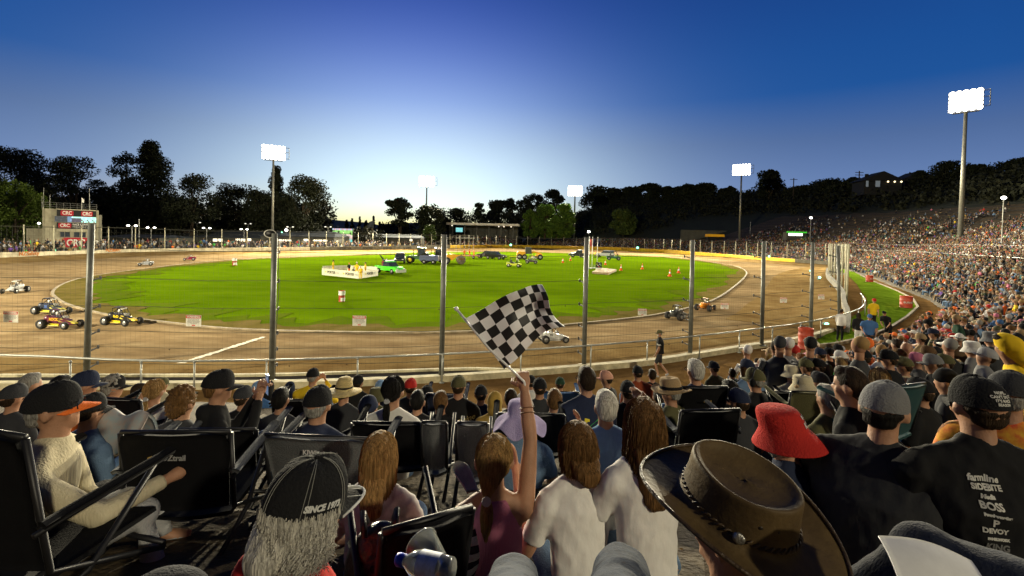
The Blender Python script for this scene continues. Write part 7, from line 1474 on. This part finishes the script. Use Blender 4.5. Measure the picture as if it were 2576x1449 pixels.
# bags, cup, bottle, arm pad, cardigan
def clutter():
    lea = mat('black_leather', (.012, .012, .013), .35, .2, 12, bump=.5, bscale=40, spec=.6)
    p = P(955, 1400, 1.75); root = empty('backpack', p-Vector((0, 0, .22)), R(12), 'black leather backpack standing behind the fair haired girl', 'backpack')
    mb = MB(); mb.ell((0, 0, .16), (.125, .075, .19), 20, 14); mb.box((0, 0, .08), (.22, .13, .16)); o = link('bag_body', remesh(mb, .010, 6), lea, root); displace(o.data, .006, 14, 4)
    mb = MB(); mb.ell((.0, -.075, .10), (.09, .03, .08), 16, 10); mb.build('front_pocket', lea, root, True)
    for x in (-.05, .05): mb = MB(); mb.tube([(x, -.06, .33), (x*1.2, -.02, .40), (x, .04, .33)], .012, 8); mb.build('strap', lea, root, True)
    mb = MB(); mb.box((.05, -.085, .22), (.02, .006, .03)); mb.tube([(-.09, -.08, .19), (.09, -.08, .19)], .003, 5); mb.build('zip', mat('bright_rim', None), root)
    camp_chair(1080, 1302, 1.5, 30, 'black folding chair with a mesh cup holder, left of the girl in pink', w=.30, h=.34, recline=16, armrest=False)
    p = P(1083, 1400, 1.28); ax = (P(1066, 1372, 1.30)-P(1105, 1430, 1.24)).normalized(); Mx = Vector(ax).to_track_quat('Z', 'Y').to_matrix()
    root = empty('plastic_cup', p, 0, 'clear plastic cup tipped in the cup holder by the blue capped bottle', 'cup'); clear = mat('clear_plastic', (.80, .84, .80), .12, 0, trans=.8, spec=.6)
    mb = MB(); mb.lathe([(.030, -.07), (.044, .045), (.047, .047), (.047, .051), (.043, .047), (.030, -.066)], 28, M=Mx, cap=(True, False)); mb.build('cup_wall', clear, root, True)
    p = P(1022, 1416, 1.15); ax = (P(1005, 1412, 1.15)-P(1075, 1428, 1.12)).normalized(); Mx = Vector(ax).to_track_quat('Z', 'Y').to_matrix(); root = empty('water_bottle', p, 0, 'clear water bottle with a bright blue cap lying at the bottom edge', 'bottle')
    mb = MB(); mb.lathe([(.030, -.10), (.032, -.02), (.029, .0), (.014, .022), (.013, .03)], 24, c=(.02, 0, 0), M=Mx); mb.build('bottle_wall', clear, root, True)
    mb = MB(); mb.lathe([(.0325, -.075), (.0328, -.02)], 24, c=(.02, 0, 0), M=Mx, cap=(False, False)); mb.build('paper_label', mat('bottle_label', (.45, .5, .62), .5, .4, 40), root, True)
    mb = MB(); mb.lathe([(.0155, .028), (.0158, .046), (.013, .050)], 24, c=(.02, 0, 0), M=Mx); mb.build('screw_cap', mat('blue_cap', (.01, .04, .55), .35, 0), root, True)
    c = [P(1139, 1168, 1.9), P(1166, 1160, 1.9), P(1176, 1240, 1.8), P(1205, 1236, 1.8)]; root = empty('chair_arm_pad', c[0], 0, 'pale grey padded chair arm sticking up left of the girl in pink', 'arm rest')
    mb = MB(); prof = lambda b: .55+.45*math.sin(min(1, b*1.6+.25)*math.pi*.5) if b < .5 else 1-.35*(b-.5)*2
    mb.sheet(lambda a, b: c[0].lerp(c[1], .5+(a-.5)*1.5*prof(b)*(.25+.75*min(1, b*5)**.5)).lerp(c[2].lerp(c[3], .5+(a-.5)*.9), b)-c[0], 8, 16, .016); o = mb.build('pad', mat('pad_grey', (.20, .21, .19), .8, .2, 20, bump=.4), root, True)
    mb = MB(); pts = [c[0].lerp(c[1], .5+s*.75*prof(b)*(.25+.75*min(1, b*5)**.5)).lerp(c[2].lerp(c[3], .5+s*.45), b)-c[0] for s, bs in ((-1, [1-k/12 for k in range(13)]), (1, [k/12 for k in range(13)])) for b in bs]; mb.tube(pts, .005, 6); mb.build('piping', mat('piping_cream', (.45, .44, .36), .8), root, True)
    p = P(1128, 1385, 1.85); root = empty('cardigan', p-Vector((0, 0, .2)), R(8), 'chunky black and white striped knitted cardigan beside the girl in pink', 'cardigan')
    kn = mat('striped_knit', (.55, .55, .5), .95, 0, 1, bump=1, bscale=60); nt = kn.node_tree; w_ = nt.nodes.new('ShaderNodeTexWave'); w_.inputs['Scale'].default_value = 5.5; w_.bands_direction = 'Z'; w_.inputs['Distortion'].default_value = 2.5; rr = nt.nodes.new('ShaderNodeValToRGB'); rr.color_ramp.interpolation = 'CONSTANT'; rr.color_ramp.elements[0].color = (.02, .02, .025, 1); rr.color_ramp.elements[1].position = .45; rr.color_ramp.elements[1].color = (.55, .54, .5, 1)
    tc = nt.nodes.new('ShaderNodeTexCoord'); nt.links.new(tc.outputs['Object'], w_.inputs[0]); nt.links.new(w_.outputs[0], rr.inputs[0]); nt.links.new(rr.outputs[0], nt.nodes['Principled BSDF'].inputs['Base Color'])
    mb = MB(); mb.sheet(lambda a, b: (-.055+.13*a+.03*math.sin(b*4), -.03*math.sin(math.pi*a)+.02*math.sin(b*6+a*3), .34-.40*b+.02*math.sin(a*8)), 14, 22, .02); o = mb.build('knit', kn, root, True); displace(o.data, .008, 20, 2)
    for u, v, d, yw, t, w_ in ((1188, 1062, 3.1, 0, 'narrow charcoal chair with a pocketed arm, right of the camouflage cap man', .2), (1092, 1060, 3.3, 0, 'grey chair arm with a round cup hole beside the black padded chair', .17)): camp_chair(u, v, d, yw, t, w=w_, h=.4, m=CHG, armrest=False)
    # grey rucksack bottom left and clutter
    p = P(425, 1440, 1.5); root = empty('backpack', p-Vector((0, 0, .12)), 0, 'dark grey padded bag top at the bottom edge under the large logo chair', 'bag'); mb = MB(); mb.ell((0, 0, .05), (.13, .09, .075), 16, 10); mb.box((0, 0, 0), (.24, .16, .08)); o = link('bag_body', remesh(mb, .012, 5), cm('charcoal', 'denim'), root); mb = MB(); mb.tube([(-.1, -.06, .1), (0, -.09, .12), (.1, -.06, .1)], .006, 6); mb.build('zip', lea, root)
    p = P(255, 1240, 2.6); root = empty('backpack', p-Vector((0, 0, .2)), R(20), 'black bag on the ground between the two left chairs', 'bag'); mb = MB(); mb.ell((0, 0, .12), (.2, .15, .14), 16, 10); o = link('bag_body', remesh(mb, .016, 4), cm('black', 'denim'), root); displace(o.data, .02, 7, 2); mb = MB(); mb.tube([(-.1, -.1, .2), (0, -.12, .28), (.1, -.1, .2)], .012, 6); mb.build('strap', lea, root, True)
    # fallen leaves and scraps
    lf = MB(); tagm = mat('dry_leaf', (.30, .18, .06), .8, .4, 20)
    for i in range(140):
        x = rng.uniform(-3, 3); y = rng.uniform(1.5, 7); z = gz(x, y)+.006; a = rng.uniform(0, 6.28); s_ = rng.uniform(.008, .022); lf.add([(x+s_*math.cos(a), y+s_*math.sin(a), z+.004), (x-s_*.4*math.sin(a), y+s_*.4*math.cos(a), z+.006), (x-s_*math.cos(a), y-s_*math.sin(a), z), (x+s_*.4*math.sin(a), y-s_*.4*math.cos(a), z)], [(0, 1, 2, 3)])
    tag(lf.build('leaf_litter', tagm), 'dry leaves and scraps scattered on the brown ground', 'litter', kind='stuff')
clutter()
# ------------------------------------------------------------------ people on their feet
def stander(u, vh, vf, yaw, **k):
    g = G0(u, vf); hc = P(u, vh, g.y); s_ = hc.z/1.61; return person(u, vh, g.y, yaw, stand=True, s=s_, group=None, hs=.86, **k)
GP_ = {}
r, sh_, S, HM, H, A = stander(1660, 838, 947, 70, top='black', hat='cap', hatc='olive', hairc='grey', beard='white', legs='shorts', lod=2, lean=2, wide=1.1, legpose=[[(-.09, 0, 0), (-.09, .14, -.40), (-.09, .02, -.80), (-.09, .14, -.84)], [(.09, 0, 0), (.10, -.02, -.42), (.10, -.30, -.72), (.10, -.22, -.82)]], arms=[((-.24, .03, .22), (-.20, .14, -.02)), ((.26, -.06, .22), (.24, .02, -.04))], label='man walking left in a black t-shirt, blue shorts, olive cap and grey beard'); decal(r, sh_, 'UDR', .07, S @ Vector((-.3, .02, .36)), m_white, yaw=-90, bold=.006)
ca = [((-.24, .03, .24), (-.20, .12, .02)), ((.24, .0, .24), (.22, .06, .0))]
stander(2117, 783, 860, -60, top='white', sleeve='long', hairc='dark brown', legs='black', arms=ca, label='person with a white jacket over black clothes standing at the gate')
stander(2160, 793, 872, -20, top='black', sleeve='long', hair='long', hairc='dark brown', hairL=.25, legs='white', arms=ca, label='long haired person in a dark top and white trousers at the gate')
stander(2188, 797, 896, 150, top='blue', hat='cap', hatc='blue', legs='shorts', arms=[((-.26, .03, .24), (-.22, .14, .06)), ((.28, .0, .26), (.2, .2, .12))], wide=1.15, label='man in a blue t-shirt, blue cap and khaki shorts walking up the path')
stander(2199, 756, 835, 175, top='yellow', hat='cap', hatc='red', legs='black', arms=ca, label='marshal in a red and yellow shirt, red cap and ear muffs')
stander(2228, 787, 864, 120, top='black', hat='cap', hatc='black', legs='black', lean=38, arms=[((-.2, .2, .2), (-.1, .35, .02)), ((.2, .2, .2), (.1, .35, .02))], sleeve='short', label='man in a black shirt bending over on the path')
# ------------------------------------------------------------------ small figures and the mass of the crowd
vm = vmat('crowd_cloth', .85, .25, 5)
def mini(mb, top, headc, hat, legs, skin=(.36, .19, .115), hair=(.03, .02, .01), pose=0, stand=False, fine=True, brim=0):
    n = 8 if fine else 5; hz = 0.0; h0 = .30 if not stand else .86; lean = .06*(pose % 3)
    mb.col = legs
    for s in (-1, 1):
        if stand: mb.tube([(s*.09, 0, h0), (s*.11, .03*s, .42), (s*.11, 0, .04)], [.09, .065, .045], n if fine else 4)
        else: mb.tube([(s*.09, 0, h0+.04), (s*.14, .42, h0+.12), (s*.14, .46, .04)], [.09, .07, .05], n if fine else 4, cap=fine)
    mb.col = top
    rings(mb, [((0, 0, h0-.04), .17, .12), ((0, lean*.3, h0+.28), .19, .125), ((0, lean*.7, h0+.47), .20, .11), ((0, lean, h0+.58), .075, .065)], 10 if fine else 6)
    for s in (-1, 1):
        e = (s*.27, .06+lean, h0+.24); hnd = (s*.12, .32+lean, h0+.16) if pose % 2 else (s*.10, .25+lean, h0+(.42 if pose == 4 else .2))
        if stand: hnd = (s*.25, .08, h0+.0)
        mb.col = top; mb.tube([(s*.19, lean*.8, h0+.49), e], [.06, .05], n-2 if fine else 4); mb.col = skin; mb.tube([e, hnd], [.042, .03], n-2 if fine else 4)
    mb.col = skin; mb.tube([(0, lean, h0+.54), (0, lean, h0+.68)], .055, n if fine else 4); mb.ell((0, lean+.01, h0+.765), (.078, .092, .115), n+2 if fine else 6, 7 if fine else 4)
    mb.col = hat if hat is not None else hair; mb.ell((0, lean-.014, h0+.80), (.088, .10, .10), n+2 if fine else 6, 6 if fine else 4)
    if brim: mb.ell((0, lean, h0+.80), (.17, .18, .02), n+2, 4)
    elif hat is not None and fine: mb.box((0, lean+.125, h0+.80), (.13, .09, .015))
TOPN = ['black']*24+['charcoal']*12+['navy']*5+['grey']*5+['white']*4+['light grey']*3+['olive']*3+['brown']*4+['cream']+['tan']*2+['tan', 'blue', 'denim blue', 'dark green', 'maroon', 'red', 'orange', 'cream', 'pink', 'purple', 'teal', 'rust', 'yellow', 'bright green', 'light blue', 'mustard']
HATN = [None]*8+['black']*6+['navy']*2+['charcoal']*2+['white', 'red', 'blue', 'olive', 'cream', 'tan', 'light grey', 'pink', 'orange']
HR = ['black', 'dark brown', 'dark brown', 'brown', 'light brown', 'blond', 'grey', 'white']
def zone(u, v):
    if v < 690: return 'high up right of the bend'
    if u < 2000: return 'left below the gate'
    if u < 2230 and v > 830: return 'front rows below the gate'
    if v < 730: return 'beside the far red drum'
    if v < 790: return 'opposite the outer red drum'
    if u < 2400: return 'at the edge of the path'
    if v < 860: return 'above the white sun hat'
    return 'near the right edge'
CX = [(u, v, d) for u, v, d in LP]
def scatter():
    """seats along the terrace rows: world positions that somebody occupies"""
    gp = [Vector(a) for a in G if a[1] < 262]; gp = resample([Vector((-8, 14.3))]+gp[3:], .55); out = []
    for D in np.arange(.7, 44, .86):
        for i, p in enumerate(gp):
            a = gp[max(i-3, 0)]; b = gp[min(i+3, len(gp)-1)]; t = (b-a).normalized(); nn = Vector((t.y, -t.x)); q = p+nn*(D+rng.uniform(-.22, .22))+t*rng.uniform(-.16, .16)
            dens = .92 if D < 22 else max(.04, .9-(D-22)*.042)
            if q.y > 185 and D > 17: dens = 0
            if q.x < 150 and q.y > 120 and D > 19: dens *= .5
            if rng.random() > dens or (abs(D % 8.6-4) < .5 and rng.random() < .6): continue
            out.append((q.x, q.y, D, math.atan2(nn.x, -nn.y)))
    A = np.array(out); z = height(A[:, 0], A[:, 1]); Dg = dist_G(A[:, 0], A[:, 1]); ok = (Dg > A[:, 2]*.62) & (Dg > .4); A = A[ok]; z = z[ok]; 
    cell = set(); keep = []
    for i, (x, y) in enumerate(A[:, :2]):
        k = (int(x/.5), int(y/.5))
        if k in cell: keep.append(False)
        else: cell.add(k); keep.append(True)
    keep = np.array(keep); return A[keep], z[keep]
SA, SZ = scatter()
near, rest = [], []
for i in range(len(SA)):
    x, y, D, yw = SA[i]; z = SZ[i]
    if y < 1.2: continue
    u, v = PX((x, y, z+1.06))
    if u > 2680 or u < 1000 or v > 1500: continue
    if math.hypot(x, y) < 7.5: continue
    if u < 1880 and y < 60: continue
    hp = .11*F/y; 
    if any(abs(u-a) < max(hp, .10*F/d)*1.2 and abs(v-b) < max(hp, .10*F/d)*1.2 for a, b, d in CX if d < 14): continue
    (near if (y < 30 and u < 2590) else rest).append((y, x, y, z, yw, u, v))
near.sort(); NI = 205; rest += near[NI:]; near = near[:NI]
print('crowd individuals', len(near), 'mass', len(rest))
used = set()
for _, x, y, z, yw, u, v in near:
    for tr in range(60):
        top = str(rng.choice(TOPN)); hat = HATN[int(rng.integers(0, len(HATN)))]; hr = str(rng.choice(HR)); zn = zone(u, v)
        desc = (hat+' hat') if hat else hr+' hair'
        pose = int(rng.integers(0, 5)); act = ['sitting upright', 'leaning forward', 'hunched over', 'arms in lap', 'arms raised'][pose]
        key = (top, desc, zn, act if tr > 20 else 0)
        if key not in used: break
    used.add(key); w2 = yw+rng.uniform(-.6, .6)
    lab = 'spectator in %s top, %s%s, %s' % (top, desc, (', '+act) if key[3] else '', zn)
    mb = MB(); sk = rng.uniform(.8, 1.1); mini(mb, CL[top], None, CL[hat] if hat else None, CL[str(rng.choice(['denim blue', 'black', 'charcoal', 'navy', 'tan']))], tuple(c*sk for c in (.36, .19, .115)), HAIRC[hr], pose, False, True, brim=1 if (hat in ('cream', 'olive', 'tan', 'white') and rng.random() < .5) else 0)
    o = mb.build('person', vm, None, True, (x, y, z-.02), (0, 0, w2)); s_ = rng.uniform(.88, 1.05); o.scale = (s_, s_, s_); o['label'] = lab; o['category'] = 'person'; o['group'] = 'spectators seated on the terrace'
def mass(name, pts, label, stand=False):
    """pts: rows (x, y, z, yaw)"""
    protos = []
    for pose in range(5):
        mb = MB(); mini(mb, (1, 0, 0), None, (3, 0, 0), (2, 0, 0), (0, 0, 0), (3, 0, 0), pose, stand, False)
        V = np.array(mb.v, np.float32); lt = np.array([len(f) for f in mb.f], np.int32); li = np.concatenate([np.array(f, np.int32) for f in mb.f]); slot = np.repeat(np.array([int(c[0]) for c in mb.c]), lt); protos.append((V, lt, li, slot))
    pts = np.asarray(pts, np.float32); N = len(pts); VV, LT, LI, CC = [], [], [], []; off = 0
    pal = np.array([[CL[str(t)] for t in rng.choice(TOPN, N)], [CL[str(t)] for t in rng.choice(['black', 'charcoal', 'denim blue', 'navy', 'tan'], N)]])
    hats = rng.integers(0, len(HATN), N); hcol = np.array([CL[HATN[h]] if HATN[h] else HAIRC[HR[int(rng.integers(0, len(HR)))]] for h in hats])
    for i in range(N):
        V, lt, li, slot = protos[i % 5]; a = pts[i, 3]+rng.uniform(-.7, .7); c, s = math.cos(a), math.sin(a); sc = rng.uniform(.85, 1.08)
        VV.append(np.stack([V[:, 0]*c-V[:, 1]*s, V[:, 0]*s+V[:, 1]*c, V[:, 2]], 1)*sc+pts[i, :3]); LT.append(lt); LI.append(li+off); off += len(V)
        k = np.array([(.24*rng.uniform(.7, 1.1),)*1+(.135, .085), pal[0, i], pal[1, i], hcol[i]], np.float32); CC.append(k[slot])
    V = np.concatenate(VV); lt = np.concatenate(LT); li = np.concatenate(LI); cc = np.concatenate(CC)
    me = bpy.data.meshes.new(name); me.vertices.add(len(V)); me.vertices.foreach_set('co', V.ravel()); me.loops.add(len(li)); me.loops.foreach_set('vertex_index', li); me.polygons.add(len(lt)); me.polygons.foreach_set('loop_start', np.concatenate([[0], np.cumsum(lt)[:-1]]).astype(np.int32)); me.polygons.foreach_set('loop_total', lt)
    at = me.color_attributes.new('Col', 'FLOAT_COLOR', 'CORNER'); at.data.foreach_set('color', np.concatenate([cc, np.ones((len(cc), 1), np.float32)], 1).ravel()); me.update(calc_edges=True); smooth(me)
    return tag(link(name, me, vm), label, 'crowd', kind='stuff')
mass('terrace_crowd', [(r[1], r[2], r[3], r[4]) for r in rest], 'thousands of tiny seated spectators packed on the terraces around the bend')
# people standing along the far fence on the left
pts = []
wl = [Vector((p[0], p[1])) for p in WL if p[0] < 0 or p[1] > 150]; wl = resample(wl, .8)
for i, p in enumerate(wl):
    if p.x > 5: continue
    a = wl[max(i-1, 0)]; b = wl[min(i+1, len(wl)-1)]; t = (b-a).normalized(); nn = Vector((-t.y, t.x))*-1; nn = nn if nn.dot(p-Vector((0, 90))) > 0 else -nn
    for row in range(5):
        if rng.random() < (.75 if p.x < -35 else .35): q = p+nn*(1.2+row*1.1)+t*rng.uniform(-.3, .3); pts.append((q.x, q.y, .1+row*.28, math.atan2(-(-nn.x), -nn.y)))
mass('fence_crowd', pts, 'dim crowd standing behind the far left crash wall and fence', True)
gp = []
for i in range(420): gp.append((P(rng.uniform(1125, 1300), 590, 225).x, 225+rng.uniform(0, 9), 0, math.pi))
gp = [(x, y, .9+(y-225)/1.8*.6, a) for x, y, _, a in gp]; mass('grandstand_crowd', gp, 'crowd seated under the white roofed stand')
# infield crew
def crew(u, vf, yaw, top, hat, legs, lab, h=1.0, g=None, dz=0):
    p = G0(u, vf)+Vector((0, 0, .05+dz)); mb = MB(); mini(mb, CL[top], None, CL[hat], CL[legs], stand=True); o = mb.build('person', vm, None, True, p, (0, 0, yaw)); o.scale = (h, h, h); o['label'] = lab; o['category'] = 'person'; o['group'] = g or 'infield crew'
crew(838, 688, 2, 'yellow', 'black', 'yellow', 'person in a bright yellow jacket at the left of the white banner pen', .95)
crew(878, 690, 1, 'black', 'orange', 'orange', 'person in black with an orange vest in the middle of the banner pen', .8); crew(897, 695, 3, 'yellow', 'white', 'yellow', 'crew member in yellow overalls and a white helmet, tallest in the banner pen', .95)
crew(907, 703.5, 3, 'yellow', 'white', 'yellow', 'crew member in yellow overalls standing at the front corner of the banners', .85); crew(919, 693, 2, 'yellow', 'black', 'yellow', 'crew member in yellow overalls at the right of the banner pen', .9)
for i, (u, v, t) in enumerate([(1168, 651, 'leftmost of the three crew in orange by the red trailer'), (1181, 650, 'middle one of the three crew in orange by the red trailer'), (1192, 651, 'rightmost of the three crew in orange by the red trailer')]): crew(u, v, i, 'orange', 'orange', 'orange', t, 1.0, dz=.3)
crew(972, 688, 1, 'maroon', 'white', 'maroon', 'person in dark red with a white helmet at the green pickup', 1.0, dz=.1); crew(1300, 672, 2, 'cream', 'white', 'black', 'person in a pale helmet on the yellow buggy', .8, dz=.4); crew(1338, 663, 2, 'yellow', 'white', 'black', 'person in a yellow vest on the red quad buggy', .8, dz=.4)
crew(1497, 650, 2, 'yellow', 'orange', 'black', 'person in a hi vis vest between the flagpoles and the silver truck', 1.0); crew(1554, 654, 2, 'black', 'black', 'black', 'driver on the low dark green buggy', .8, dz=.4)
for o in bpy.data.objects:      # text and mesh leftovers
    if o.users_collection == () and o.users == 0: bpy.data.objects.remove(o)
for s in list(bpy.data.scenes):
    if s != SC: bpy.data.scenes.remove(s)
